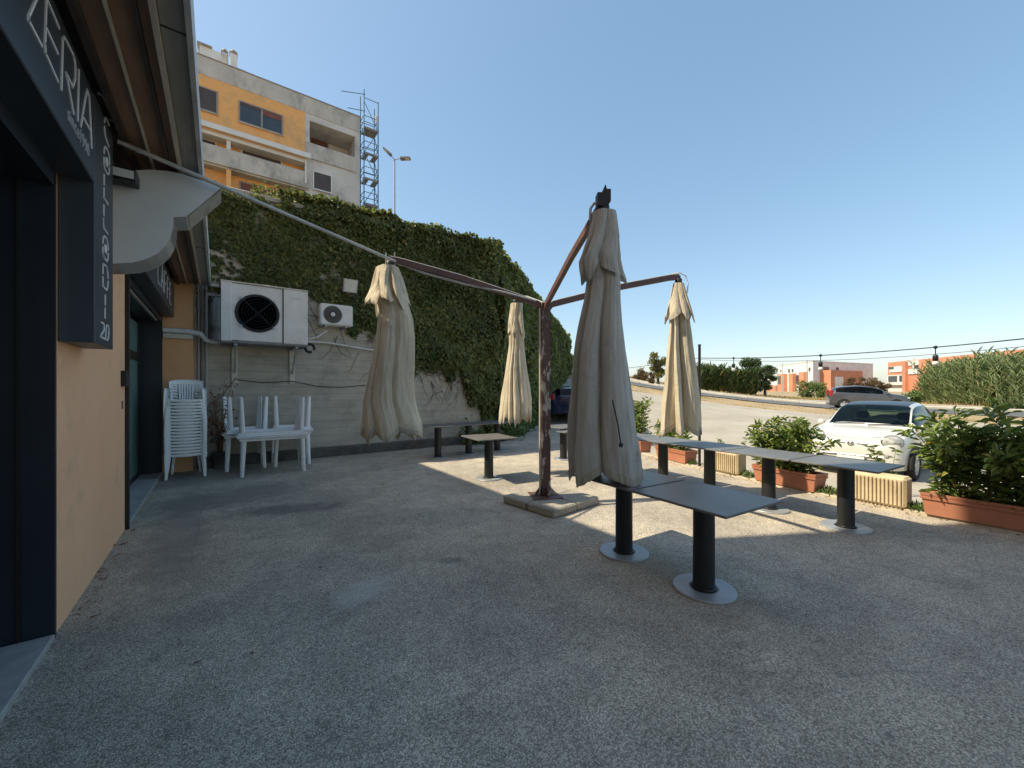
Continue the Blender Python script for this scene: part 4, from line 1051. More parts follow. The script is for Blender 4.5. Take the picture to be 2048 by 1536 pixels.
    t = Vector((0, -0.94, -0.34)); uz = Vector((0, -0.34, 0.94))
    c = (q0 + q1) / 2
    MB().obox(c, ((q1.x - q0.x) / 2, 0.15, 0.045), (Vector((1, 0, 0)), uz, -t)).build('housing', MT['fascia'], fl)
    MB().obox(c + t * 0.047, ((q1.x - q0.x) / 2 - 0.03, 0.12, 0.003), (Vector((1, 0, 0)), uz, -t)).build('glass', MT['lampglass'], fl)
    MB().beam([c + Vector((0, 0.02, -0.14)), c + Vector((0, 0.2, -0.16)), (c.x, BY - 0.002, c.z - 0.10)], 0.05, 0.012).build('bracket', MT['galv'], fl)
    # pipes and cables
    def line(name, pts, r, mat, label, cat='pipe', n=8):
        o = MB().tube(pts, r, n).build(name, mat); tag(o, label, cat); return o
    z = onY(360, 662, 10.0).z
    line('wrapped_pipe', [(-0.84, 10.0, z), (-0.45, 9.985, z - 0.005), (-0.28, 9.99, z - 0.03), (-0.2, 10.05, z - 0.14), (-0.12, 10.1, z - 0.17), (0.05, 10.1, z - 0.17)], [0.05, 0.052, 0.05, 0.046, 0.035, 0.03], MT['whitepipe'],
         'white wrapped pipe crossing the orange wall towards the big condenser')
    o = MB().bbox((-0.84, 9.975, z - 0.15), (-0.40, 10.037, z - 0.06), 0.006).build('cable_trunking', MT['soffit_light'])
    tag(o, 'pale cable trunking strip under the wrapped white pipe', 'trunking')
    line('drain_pipe', [(1.66, 10.2, 2.74), (1.85, 10.1, 2.80), (2.05, 10.12, 2.97)], 0.022, MT['whitepipe'], 'thin white pipe between the big condenser and small air conditioner')
    line('white_pipe', [(1.66, 10.26, 2.70), (2.1, 10.26, 2.70), (2.9, 10.26, 2.61), (3.4, 10.27, 2.56)], 0.026, MT['whitepipe'], 'white pipe run below the small air conditioner towards the parasol')
    for k, xx in enumerate((-0.325, -0.27, -0.20)):
        line('wall_conduit', [(xx, BY - 0.05, 0.05), (xx + 0.01, BY - 0.05, 2.2), (xx, BY - 0.05, 5.3)], (0.016, 0.035, 0.014)[k], (MT['pipe'], MT['deck'], MT['pipe'])[k],
             ('thin vertical conduit in the corner by the orange wall', 'thick grey downpipe in the corner by the orange wall', 'thin vertical conduit next to the downpipe left of the condenser')[k])
    line('cable', [(0.30, BY - 0.05, 1.80), (0.8, BY - 0.03, 1.74), (1.36, BY - 0.05, 1.78), (1.9, BY - 0.03, 1.66), (2.4, BY - 0.03, 1.64), (3.0, BY - 0.03, 1.70)], 0.008, MT['black'], 'black cable sagging along the wall below the condenser', 'cable')
    line('cable', [(0.32, BY - 0.06, 1.86), (0.12, BY - 0.05, 1.55), (-0.1, BY - 0.05, 1.25)], 0.006, MT['black'], 'short black cable slanting down from the left condenser strap', 'cable')
MT['darkwell'] = pmat('dark_fan_well', (0.012, 0.013, 0.015), (0.009, 0.01, 0.011), rough=0.6)
MT['fadeprint'] = pmat('worn_print', (0.60, 0.60, 0.59), (0.52, 0.52, 0.51), rough=0.6)
build_ac()

# ================================================================== PARASOL GROUP
POST = atD(1090, 990, 5.58); POST.z = 0
UMB = [dict(px=1208, d=3.72, seed=3, mat='canvas_shade_toned',
            sil=[(428, 1183, 1232), (470, 1176, 1236), (520, 1168, 1241), (560, 1170, 1247), (600, 1165, 1248), (650, 1152, 1254), (700, 1142, 1262), (760, 1136, 1272), (830, 1131, 1284), (900, 1129, 1297), (960, 1134, 1300), (1000, 1140, 1300)],
            cap=[(424, 1181, 1233), (470, 1172, 1238), (520, 1150, 1243), (560, 1152, 1250), (600, 1158, 1254)], caphem=(548, 578), hem=(940, 985), rest=0.0,
            label='big closed beige parasol, its canvas greyed to paint shade, hanging lowest over the end of the front table pair'),
       dict(px=780, d=5.1, seed=11, mat='canvas',
            sil=[(535, 760, 792), (600, 748, 812), (640, 748, 824), (680, 742, 828), (720, 734, 828), (760, 725, 826), (800, 717, 828), (850, 716, 840), (900, 722, 838)],
            cap=[(533, 755, 797), (560, 747, 808), (600, 736, 821), (640, 732, 828)], caphem=(600, 634), hem=(868, 893), rest=0.0,
            label='closed beige parasol half lit by sun hanging in front of the air conditioners'),
       dict(px=1031, d=7.44, seed=23, mat='canvas',
            sil=[(608, 1021, 1044), (660, 1016, 1050), (690, 1016, 1051), (740, 1007, 1058), (800, 998, 1068), (830, 994, 1069), (870, 993, 1066)],
            cap=[(606, 1019, 1046), (640, 1013, 1050), (680, 1009, 1054)], caphem=(660, 680), hem=(832, 852), rest=0.0,
            label='closed beige parasol with a torn hem between the ivy wall and the brown post'),
       dict(px=1357, d=6.0, seed=31, mat='canvas',
            sil=[(568, 1349, 1366), (620, 1340, 1376), (665, 1334, 1383), (700, 1329, 1388), (760, 1321, 1397), (820, 1312, 1404), (890, 1307, 1411)],
            cap=[(566, 1346, 1368), (600, 1337, 1380), (630, 1327, 1389), (665, 1321, 1394)], caphem=(628, 660), hem=(858, 884), rest=0.0,
            label='sunlit closed beige parasol hanging above the far row of grey tables')]

def drape(sil, axis, d, ztop, hem, seed, rows=64, cols=192, lobes=7, depth=0.60, ragged=0.0, tops=True):
    """closed canopy cloth: lobed, creased tube; half-widths measured from the photo, turned about the axis"""
    rg = np.random.default_rng(seed)
    ys = np.array([s[0] for s in sil], float); zl = EYE + (HORIZON - ys) * d / FPX
    cen = (np.array([(s[1] + s[2]) / 2 for s in sil]) - (axis['px'])) * d / FPX
    hw = np.array([(s[2] - s[1]) / 2 for s in sil]) * d / FPX
    order = np.argsort(zl); zl, cen, hw = zl[order], cen[order], hw[order]
    base = camxy(d, (axis['px'] - 1024) / FPX * d)
    hz = [EYE + (HORIZON - y) * d / FPX for y in hem]
    th = np.linspace(0, 2 * np.pi, cols, endpoint=False)
    wd = rg.uniform(0.55, 1.6, lobes); edges = np.concatenate([[0], np.cumsum(wd)]) / wd.sum() * 2 * np.pi
    lob_amp = rg.uniform(0.72, 1.06, lobes); lob_drop = rg.uniform(0, 1, lobes); lob_w = rg.uniform(-0.36, 0.36, lobes); lob_dep = rg.uniform(0.45, 1.25, lobes)
    thp = (th + rg.random() * 6.28) % (2 * np.pi)
    li = np.clip(np.searchsorted(edges, thp, side='right') - 1, 0, lobes - 1)
    fr = (thp - edges[li]) / (edges[li + 1] - edges[li])                        # crease at fr = 0/1
    skew = 0.5 + lob_w[li]
    tri = np.where(fr < skew, fr / skew, (1 - fr) / (1 - skew))               # 0 at crease, 1 at ridge
    nxt = np.where(fr < 0.5, (li - 1) % lobes, (li + 1) % lobes); bl = np.abs(fr - 0.5)
    drop_here = lob_drop[li] * (1 - bl) + lob_drop[nxt] * bl
    hemz = hz[0] + (hz[1] - hz[0]) * (0.25 + 0.75 * drop_here)
    hemz = hemz + 0.21 * (1 - tri) * (0.4 + 0.6 * lob_drop[li])                # edge is drawn up at each crease
    hemz = hemz + ragged * (vnoise(th * 14, th * 0, seed) - 0.5)
    R_ = []
    ripple = rg.random(8) * 6.28
    for i in range(rows + 1):
        v = i / rows; row = []
        z = ztop + (hemz - ztop) * v
        w = np.interp(z, zl, hw); c = np.interp(z, zl, cen)
        dep = depth * (0.5 + 0.5 * min(1, v * 2.5))
        sw = 0.35 * np.sin(v * 2.3 + seed) * v
        # the fold wanders sideways and opens on the way down
        vv = np.full(cols, v)
        tw = np.clip(tri + 0.22 * (vnoise(th * 1.9, vv * 3.1, seed + 2) - 0.5) * min(1, v * 3), 0, 1)
        cd = lob_dep[li] * (1 - bl) + lob_dep[nxt] * bl
        prof = 1 - dep * cd * (1 - np.power(tw, 0.55))
        amp = 1 + (lob_amp[li] - 1) * np.power(tri, 0.8)
        n1 = vnoise(th * 2.6, vv * 4.0, seed + 5) - 0.5; n2 = vnoise(th * 6.0 + v * 4, vv * 9.0, seed + 6) - 0.5; n3 = vnoise(th * 13.0 - v * 6, vv * 5.0, seed + 7) - 0.5
        wr = 0.020 * np.sin(th * 27 + ripple[0] + 5 * v) * (1 - v) + 0.10 * n1 + 0.045 * n2 + 0.03 * n3
        r = w * (prof * amp + wr * (0.25 + 0.75 * v)) * 1.03
        # cloth caught near the top is pulled together
        a = th + sw
        lx = r * np.cos(a) + c; ly = r * np.sin(a)
        for k in range(cols):
            row.append(base + RGT * lx[k] + FWD * ly[k] + UP * z[k])
        R_.append(row)
    return R_

def build_parasols():
    fr = thing('parasol_frame', (POST.x, POST.y, 0.1), 'rusty brown steel post with four raised arms on a square slab', 'parasol frame')
    a = R(-24); ux = Vector((math.cos(a), math.sin(a), 0)); uy = Vector((-math.sin(a), math.cos(a), 0))
    p = POST.copy()
    # base plate with gussets
    MB().obox(p + UP * 0.118, (0.20, 0.20, 0.006), (ux, uy, UP)).build('base_plate', MT['arm'], fr)
    MB().obox(p + UP * 1.46, (0.062, 0.062, 1.335), (ux, uy, UP)).build('post', MT['post'], fr)
    for k in range(4):
        d = (ux, uy, -ux, -uy)[k]; sd = (uy, -ux, -uy, ux)[k]
        MB().prism([(0.062, 0.0), (0.17, 0.0), (0.062, 0.14)], -0.005, 0.005, lambda q, t, d=d, sd=sd: p + d * q[0] + sd * t + UP * (0.124 + q[1])).build('gusset', MT['post'], fr)
    MB().tube([p + ux * -0.085 + uy * -0.03 + UP * 0.15, p + ux * -0.083 + uy * -0.03 + UP * 1.4, p + ux * -0.085 + uy * -0.03 + UP * 2.72], 0.012, 6).build('cable_sleeve', MT['soffit_light'], fr)
    tops = []
    for u in UMB:
        q = camxy(u['d'], (u['px'] - 1024) / FPX * u['d']); q.z = EYE + (HORIZON - u['sil'][0][0]) * u['d'] / FPX
        tops.append(q)
        hor = Vector((q.x - p.x, q.y - p.y, 0)); L = hor.length; hor /= L
        zt = q.z + 0.10
        pts = [p + hor * 0.03 + UP * 2.70, p + hor * 0.10 + UP * 2.78, p + hor * (L * 0.55) + UP * (2.78 + (zt - 2.78) * 0.60), p + hor * (L * 0.93) + UP * (zt - 0.02), Vector((q.x, q.y, zt))]
        arm = MB().beam(pts, 0.055, 0.072).build('arm', MT['arm'], fr)
        MB().tube([pt + UP * 0.046 + hor.cross(UP) * 0.012 for pt in pts[1:]], 0.010, 6).build('cable', MT['pipe'], arm)
    # slab of four aggregate pavers
    sl = thing('concrete_slab', (p.x, p.y, 0), 'square exposed-aggregate slab carrying the brown parasol post', 'slab')
    b = R(6); sx = Vector((math.cos(b), math.sin(b), 0)); sy = Vector((-math.sin(b), math.cos(b), 0))
    half = 0.235
    for i in (-1, 1):
        for j in (-1, 1):
            c = p + sx * (i * (half + 0.004) + 0.06) + sy * (j * (half + 0.004) - 0.05)
            m = MB(); m.bbox((-half, -half, 0.0), (half, half, 0.11), 0.018)
            for v in range(len(m.v)):
                w = m.v[v]; m.v[v] = c + sx * w.x + sy * w.y + UP * w.z
            m.build('paver', MT['slabagg'], sl)
    # parasols
    for u, q in zip(UMB, tops):
        d = u['d']
        um = thing('closed_parasol', (q.x, q.y, q.z - 2.3), u['label'], 'parasol', 'closed parasols hanging from the brown frame')
        can = MB(); cloth = drape(u['sil'], u, d, q.z - 0.02, u['hem'], u['seed'], ragged=0.16 if u['px'] == 1031 else 0.012, lobes={1208: 5, 780: 6, 1031: 8, 1357: 7}[u['px']])
        can.grid(cloth, True, True)
        co = can.build('canopy', MT[u['mat']], um)
        # stitched hem: a doubled strip standing a little proud of the cloth
        hm = MB(); ax_ = Vector((q.x, q.y, 0)); band = []
        for row in cloth[-3:]:
            band.append([p + Vector((p.x - ax_.x, p.y - ax_.y, 0)).normalized() * 0.004 for p in row])
        band.append([p - UP * 0.003 for p in cloth[-1]])
        hm.grid(band, True, True); hm.build('hem', MT['hemcloth'], co)
        cp = MB(); cp.grid(drape(u['cap'], u, d, q.z + 0.005, u['caphem'], u['seed'] + 50, rows=22, depth=0.42, ragged=0.012), True, True)
        # close the top of the cap
        k = len(cp.v); ring = [cp.v[i] for i in range(192)]; c = sum(ring, Vector()) / 192 + UP * 0.015
        cp.add(ring + [c], [(i, (i + 1) % 192, 192) for i in range(192)], True)
        cp.build('vent_cap', MT[u['mat']], um)
        MB().lathe([(0.045, 0.0), (0.05, 0.02), (0.05, 0.07), (0.03, 0.09), (0.03, 0.12)], (q.x, q.y, q.z), 16).build('top_hub', MT['hub'], um)
        MB().tube([(q.x, q.y, q.z), (q.x, q.y, q.z - 1.55)], 0.02, 8).build('centre_tube', MT['hub'], um)
        zbot = EYE + (HORIZON - u['hem'][1]) * d / FPX
        for i in range(8):
            t = i * math.pi / 4 + 0.2; dr = Vector((math.cos(t), math.sin(t), 0))
            MB().beam([q + dr * 0.035 - UP * 0.05, q + dr * 0.09 - UP * 1.0, Vector((q.x, q.y, zbot + 0.32)) + dr * 0.13], 0.016, 0.022).build('rib', MT['hub'], um)
        if u['px'] == 1208:
            m = MB(); m.obox(q + UP * 0.12 + RGT * -0.02, (0.05, 0.05, 0.06), (RGT, FWD, UP)); m.obox(q + UP * 0.16 + RGT * 0.02, (0.035, 0.04, 0.055), (RGT, FWD, UP))
            m.prism([(0.0, 0.0), (0.05, 0.0), (0.03, 0.07)], -0.02, 0.02, lambda w, t: q + RGT * (w[0] - 0.02) + FWD * t + UP * (w[1] + 0.20))
            m.build('pulley_head', MT['hub'], um)
            MB().tube([q + RGT * -0.13 + UP * -0.06, q + RGT * -0.125 + UP * 0.05, q + RGT * -0.09 + UP * 0.10, q + RGT * -0.05 + UP * 0.08], 0.013, 8).build('rope_loop', MT['pipe'], um)
        if u['px'] == 1357:
            MB().tube([q + RGT * -0.10 + UP * 0.15, q + RGT * 0.02 + UP * 0.17, q + RGT * 0.11 + UP * 0.12, q + RGT * 0.145 + UP * 0.0, q + RGT * 0.13 + UP * -0.14], 0.009, 6).build('rope_loop', MT['whitepipe'], um)
        if u['px'] == 780:
            hk = MB()
            for o_ in (-0.05, 0.06): hk.tube([q + RGT * o_ + UP * 0.0, q + RGT * o_ + UP * 0.19], 0.008, 6)
            hk.build('hanger', MT['galv'], um)
        if u['px'] == 1208:
            s_ = MB(); q1 = atD(1242, 890, d - 0.36)
            s_.tube([atD(1225, 800, d - 0.33), atD(1236, 850, d - 0.345), q1], 0.006, 6); s_.sphere(q1, 0.02, 10, 6); s_.build('strap_toggle', MT['hub'], um)
    # conduit from the shop to the post
    P0 = onX(235, 282, XS + 0.02); P1 = atD(800, 527, 5.15)
    c = MB()
    pts = [P0 + (P1 - P0) * (i / 6) for i in range(7)]
    c.tube(pts, 0.019, 10)
    tail = [P1, atD(850, 547, 5.2), atD(930, 568, 5.32), atD(1010, 585, 5.42), atD(1072, 602, 5.52)]
    o = c.build('conduit_pipe', MT['pipe']); tag(o, 'long grey conduit sloping from the shop wall to the parasol post', 'pipe')
    MB().tube(tail, 0.016, 8).build('flexible_end', MT['pipe'], o)
    for f in (0.045, 0.36): MB().tube([P0 + (P1 - P0) * f, P0 + (P1 - P0) * (f + 0.01)], 0.024, 10).build('pipe_clip', MT['galv'], o)
    MB().tube([P1 - (P1 - P0) * 0.01, P1 + (P1 - P0) * 0.012], 0.025, 10).build('coupling', MT['pipe'], o)
build_parasols()

# ================================================================== PEDESTAL TABLES
def build_tables():
    ra = R(-5)
    T = thing('pedestal_table', (0, 0, 0), '', 'table', 'grey pedestal tables on round steel bases')
    MB().bbox((-0.375, -0.405, 0.732), (0.375, 0.405, 0.752), 0.004).build('table_top', MT['table'], T, True)
    MB().lathe([(0.0, 0.708), (0.19, 0.708), (0.19, 0.729), (0, 0.729)], (0, 0, 0), 24, False).build('mounting_plate', MT['column'], T, True)
    MB().lathe([(0.082, 0.018), (0.080, 0.7065)], (0, 0, 0), 40).build('column', MT['column'], T, True)
    bs = MB().lathe([(0.232, 0.0), (0.232, 0.012), (0.222, 0.018), (0.0, 0.019)], (0, 0, 0), 56).build('base_disc', MT['disc'], T, True)
    MB().lathe([(0.224, 0.0185), (0.233, 0.0195), (0.236, 0.010), (0.236, 0.001)], (0, 0, 0), 56).build('rim', MT['galv'], bs, True)
    MB().lathe([(0.084, 0.020), (0.098, 0.020), (0.094, 0.034), (0.084, 0.036)], (0, 0, 0), 32).build('collar', MT['column'], bs, True)
    spots = [
        ((3.13, 1.67), ra, 'grey pedestal table at the free end of the front pair under the biggest parasol'),
        ((3.20, 2.505), ra, 'grey pedestal table of the front pair whose end lies below the biggest parasol'),
        ((5.84, 1.44), ra, 'grey pedestal table at the free end of the long row, by the white car'),
        ((5.91, 2.27), ra, 'second grey table of the long row, next to the one by the white car'),
        ((5.98, 3.10), ra, 'third grey table of the long row, before the first ribbed stone block'),
        ((6.05, 3.93), ra, 'fourth grey table of the long row, under the sunlit parasol'),
        ((6.12, 4.76), ra, 'last grey table of the long row, partly behind the biggest parasol'),
        ((3.90, 6.01), R(-8), 'lone grey pedestal table standing in the sun left of the brown post'),
        ((4.15, 8.58), R(88), 'grey table at the free end of the back row along the ivy wall'),
        ((5.00, 8.62), R(88), 'middle grey table of the back row along the ivy wall'),
        ((5.84, 8.60), R(88), 'grey table of the back row behind the torn parasol'),
        ((6.36, 6.67), R(-5), 'grey pedestal table just right of the brown post near the parked blue car'),
        ((5.82, 5.55), R(-5), 'grey pedestal table standing behind the biggest parasol'),
    ]
    first = True
    for (x, y), rz, lab in spots:
        if first: T.location = (x, y, 0.0); T.rotation_euler = (0, 0, rz); T['label'] = lab; first = False
        else: dup(T, (x, y, 0.0), rz + random.uniform(-0.02, 0.02), lab)
build_tables()

# ================================================================== PLASTIC CHAIRS AND TABLES
def build_plastic():
    lab_mid = 'white plastic armchair inside the tall stack, between its topmost and lowest chair'
    C = thing('plastic_armchair', (0, 0, 0), lab_mid, 'chair', 'white plastic armchairs stacked by the second doorway')
    M = MT['white_pl']
    # local: front is -y, width along x
    # seat shell with a rolled front lip
    rows = []
    for j, yy in enumerate((-0.245, -0.25, -0.235, -0.20, -0.10, 0.02, 0.14, 0.20)):
        z0 = (0.408, 0.418, 0.430, 0.435, 0.425, 0.41, 0.405, 0.42)[j]
        row = []
        for i in range(9):
            t = i / 4 - 1; wv = 0.215 + 0.02 * (1 - j / 7)
            dz = -0.014 * (1 - t * t) + (0.010 * abs(t) ** 4)
            dy = -0.03 * (1 - t * t) if j < 4 else 0
            row.append(Vector((t * wv, yy + dy, z0 + dz)))
        rows.append(row)
    s = MB(); s.grid(rows); s.grid([[p - UP * 0.012 for p in r] for r in reversed(rows)])
    s.build('seat', M, C, True)
    # backrest: frame and vertical slats
    def bk(t, h):   # t -1..1 across, h 0..1 up
        return Vector((t * (0.222 + 0.03 * h), 0.205 + 0.10 * h - 0.035 * (t * t) * -1 * 0 - 0.05 * abs(t) ** 2, 0.42 + 0.37 * h))
    b = MB()
    top = [bk(t, 1.0 - 0.10 * abs(t) ** 3) for t in np.linspace(-1, 1, 13)]
    b.tube(top, 0.013, 6)
    rows = [[bk(t, h - (0.10 * abs(t) ** 3 if h > 0.9 else 0)) for t in np.linspace(-1, 1, 13)] for h in (0.80, 0.88, 0.97)]
    b.grid(rows); b.grid([[p + Vector((0, 0.01, 0)) for p in r] for r in reversed(rows)])
    br = b.build('backrest', M, C, True)
    for t in (-0.40, -0.24, -0.08, 0.08, 0.24, 0.40):
        m = MB(); m.beam([bk(t, 0.0), bk(t, 0.4), bk(t, 0.82)], 0.024, 0.008); m.build('slat', M, br, True)
    for sd in (-1, 1):
        m = MB()
        rows = [[bk(sd * t, h) for t in (0.86, 0.93, 1.0)] for h in np.linspace(0, 0.9, 6)]
        m.grid(rows); m.grid([[p + Vector((0, 0.01, 0)) for p in r] for r in rows]); m.build('side_rail', M, br, True)
        for h in (0.16, 0.30, 0.44, 0.58, 0.72):
            m = MB(); m.beam([bk(sd * 0.55, h), bk(sd * 0.88, h + 0.03)], 0.008, 0.022); m.build('slat', M, br, True)
        # arm: from front leg up and back to the backrest
        m = MB()
        path = [(sd * 0.272, -0.262, 0.36), (sd * 0.268, -0.255, 0.52), (sd * 0.262, -0.235, 0.615), (sd * 0.258, -0.17, 0.645), (sd * 0.25, 0.02, 0.635), (sd * 0.235, 0.20, 0.62)]
        rows = []
        for i, pt in enumerate(path):
            pt = Vector(pt); t_ = (Vector(path[min(i + 1, 5)]) - Vector(path[max(i - 1, 0)])).normalized(); sx = Vector((1, 0, 0)); n_ = t_.cross(sx).normalized()
            rows.append([pt + sx * (w * 0.030) + n_ * (0.010 if abs(w) < 0.6 else 0.0) for w in (-1, -0.5, 0.5, 1)])
        m.grid(rows); m.grid([[p - Vector((0, 0.004, 0.010)) for p in r] for r in reversed(rows)]); m.build('armrest', M, C, True)
        # legs: open angle sections, splayed
        for fy, yt, yb_, zt in ((0, -0.245, -0.285, 0.44), (1, 0.20, 0.285, 0.43)):
            xt, xb = (0.262, 0.292) if fy == 0 else (0.205, 0.235)
            tp = Vector((sd * xt, yt, zt)); bt = Vector((sd * xb, yb_, 0.0))
            ins = Vector((-sd, 0, 0)); bk_ = Vector((0, 1 if fy == 0 else -1, 0))
            m = MB(); w0, w1 = 0.062, 0.038
            rows = []
            for q, w in ((tp, w0), ((tp + bt) / 2, (w0 + w1) / 2), (bt, w1)):
                rows.append([q + ins * w, q + ins * w * 0.15, q, q + bk_ * w * 0.15, q + bk_ * w])
            m.grid(rows); m.grid([[p + ins * 0.008 * (0 if i < 2 else 1) + bk_ * 0.008 for i, p in enumerate(r)] for r in rows])
            m.build('leg', M, C, True)
    # apron under the seat front joins the legs
    m = MB(); rows = [[Vector((t * 0.262, -0.258 - 0.03 * (1 - t * t), 0.436 - (0.0 if k == 0 else 0.034 + 0.045 * t ** 10))) for t in np.linspace(-1, 1, 11)] for k in (0, 1)]
    m.grid(rows); m.build('front_apron', M, C, True)
    n = 18; pitch = 0.0575; base = Vector((-0.475, 9.53, 0))
    rz0 = R(2)
    for i in range(n):
        lab = lab_mid
        if i == 0: lab = 'lowest white plastic armchair of the tall stack, its feet on the asphalt'
        if i == n - 1: lab = 'topmost white plastic armchair of the tall stack with its whole backrest showing'
        loc = base + Vector((0.0, -0.004 * i, pitch * i))
        if i == 0: C.location = loc; C.rotation_euler = (0, 0, rz0); C['label'] = lab
        else: dup(C, loc, rz0 + random.uniform(-0.012, 0.012), lab)
    # plastic tables
    def ptable(lx, ly, mat, label):
        T = thing('plastic_table', (0, 0, 0), label, 'table', 'white plastic tables stacked by the wall')
        h = 0.72
        MB().bbox((-lx / 2, -ly / 2, h - 0.022), (lx / 2, ly / 2, h), 0.009).build('table_top', mat, T, True)
        ap = MB(); a, c = lx / 2 - 0.04, ly / 2 - 0.04
        ap.box((-a, -c, h - 0.075), (a, -c + 0.012, h - 0.024)); ap.box((-a, c - 0.012, h - 0.075), (a, c, h - 0.024))
        ap.box((-a, -c + 0.013, h - 0.075), (-a + 0.012, c - 0.013, h - 0.024)); ap.box((a - 0.012, -c + 0.013, h - 0.075), (a, c - 0.013, h - 0.024))
        ap.build('apron', mat, T, True)
        for sx in (-1, 1):
            for sy in (-1, 1):
                tp = Vector((sx * (lx / 2 - 0.065), sy * (ly / 2 - 0.065), h - 0.024)); bt = Vector((sx * (lx / 2 - 0.05), sy * (ly / 2 - 0.05), 0))
                m = MB(); rows = []
                for q, w in ((tp, 0.085), (bt, 0.058)):
                    ix, iy = Vector((-sx, 0, 0)), Vector((0, -sy, 0))
                    rows.append([q + ix * w, q + ix * w * 0.5 - iy * 0.006, q - ix * 0.0, q + iy * w * 0.5 - ix * 0.006, q + iy * w, q + iy * w + ix * 0.012, q + (ix + iy) * 0.016, q + ix * w + iy * 0.012])
                m.grid(rows, True, True); m.add(rows[1], [tuple(range(8))]); m.build('leg', mat, T, True)
        return T
    def place(T, x, y, rz): T.location = (x, y, 0); T.rotation_euler = (0, 0, rz)
    def flip(T, x, y, rz, label, zt):
        o = dup(T, (x, y, zt + 0.72), 0, label, rot=(math.pi, 0, rz)); return o
    t1 = ptable(1.16, 0.74, MT['white_pl2'], 'rectangular white plastic table standing on its legs before the ivy wall'); place(t1, 0.86, 9.02, R(-2))
    flip(t1, 0.84, 9.05, R(-1), 'rectangular white plastic table lying upside down on the front table', 0.724)
    t2 = ptable(0.78, 0.78, MT['white_pl'], 'square white plastic table behind the rectangular one, nearer the stacked chairs'); place(t2, 0.43, 9.84, R(3))
    flip(t2, 0.45, 9.83, R(6), 'square white plastic table upside down behind, nearer the stacked chairs', 0.724)
    t3 = dup(t2, (1.27, 9.82, 0), R(-2), 'square white plastic table behind the rectangular one, nearer the parasol')
    flip(t2, 1.29, 9.83, R(-5), 'square white plastic table upside down behind, nearer the parasol', 0.724)
    # dried-up potted shrub
    p = thing('potted_plant', (0.05, 10.0, 0), 'dried brown leafy shrub in a grey pot behind the stacked chairs', 'plant')
    pc = Vector((0.03, 9.98, 0))
    MB().lathe([(0.11, 0.0), (0.15, 0.30), (0.16, 0.30), (0.16, 0.33), (0.145, 0.33), (0.14, 0.30), (0, 0.30)], pc, 24).build('pot', MT['soil_conc'], p)
    st = MB(); tips = []
    for i in range(11):
        a = random.uniform(0, 6.28); q = pc + Vector((0.03 * math.cos(a), 0.03 * math.sin(a), 0.28)); h = random.uniform(0.7, 1.55); lean = random.uniform(0.08, 0.34)
        pts = [q + Vector((math.cos(a) * lean * t * t, min(0.28, math.sin(a) * lean * t * t), h * t)) for t in np.linspace(0, 1, 7)]
        st.tube(pts, [0.010, 0.009, 0.008, 0.006, 0.005, 0.004, 0.002], 5, cap=False)
        for k in range(26):
            t = random.uniform(0.35, 1.0); tips.append(pts[0] + (pts[-1] - pts[0]) * t + Vector([random.gauss(0, 0.06) for _ in range(3)]))
    st.build('stems', MT['vine'], p)
    P = np.array([tuple(t) for t in tips]); m = len(P); P[:, 1] = np.minimum(P[:, 1], BY - 0.05)
    leaf_object('foliage', MT['dryleaf'], p, P, RNG.normal(0, 0.7, (m, 3)) + np.array([0, 0, 0.3]), RNG.normal(0, 1, (m, 3)), RNG.uniform(0.05, 0.10, m), RNG.uniform(0.016, 0.03, m), off=wloc(p))['kind'] = 'stuff'
build_plastic()

# ================================================================== KERB PLANTERS AND STONE BLOCKS
def kerb_frame(y):
    """point on the kerb centre line at that y, with along and outward directions"""
    for (a, b) in zip(KERB[:-1], KERB[1:]):
        if a[1] <= y <= b[1]:
            A, B = Vector((*a, 0)), Vector((*b, 0)); t = (B - A).normalized(); f = (y - a[1]) / (b[1] - a[1])
            return A + (B - A) * f, t, Vector((t.y, -t.x, 0))
    return Vector((*KERB[0], 0)), Vector((0, 1, 0)), Vector((1, 0, 0))

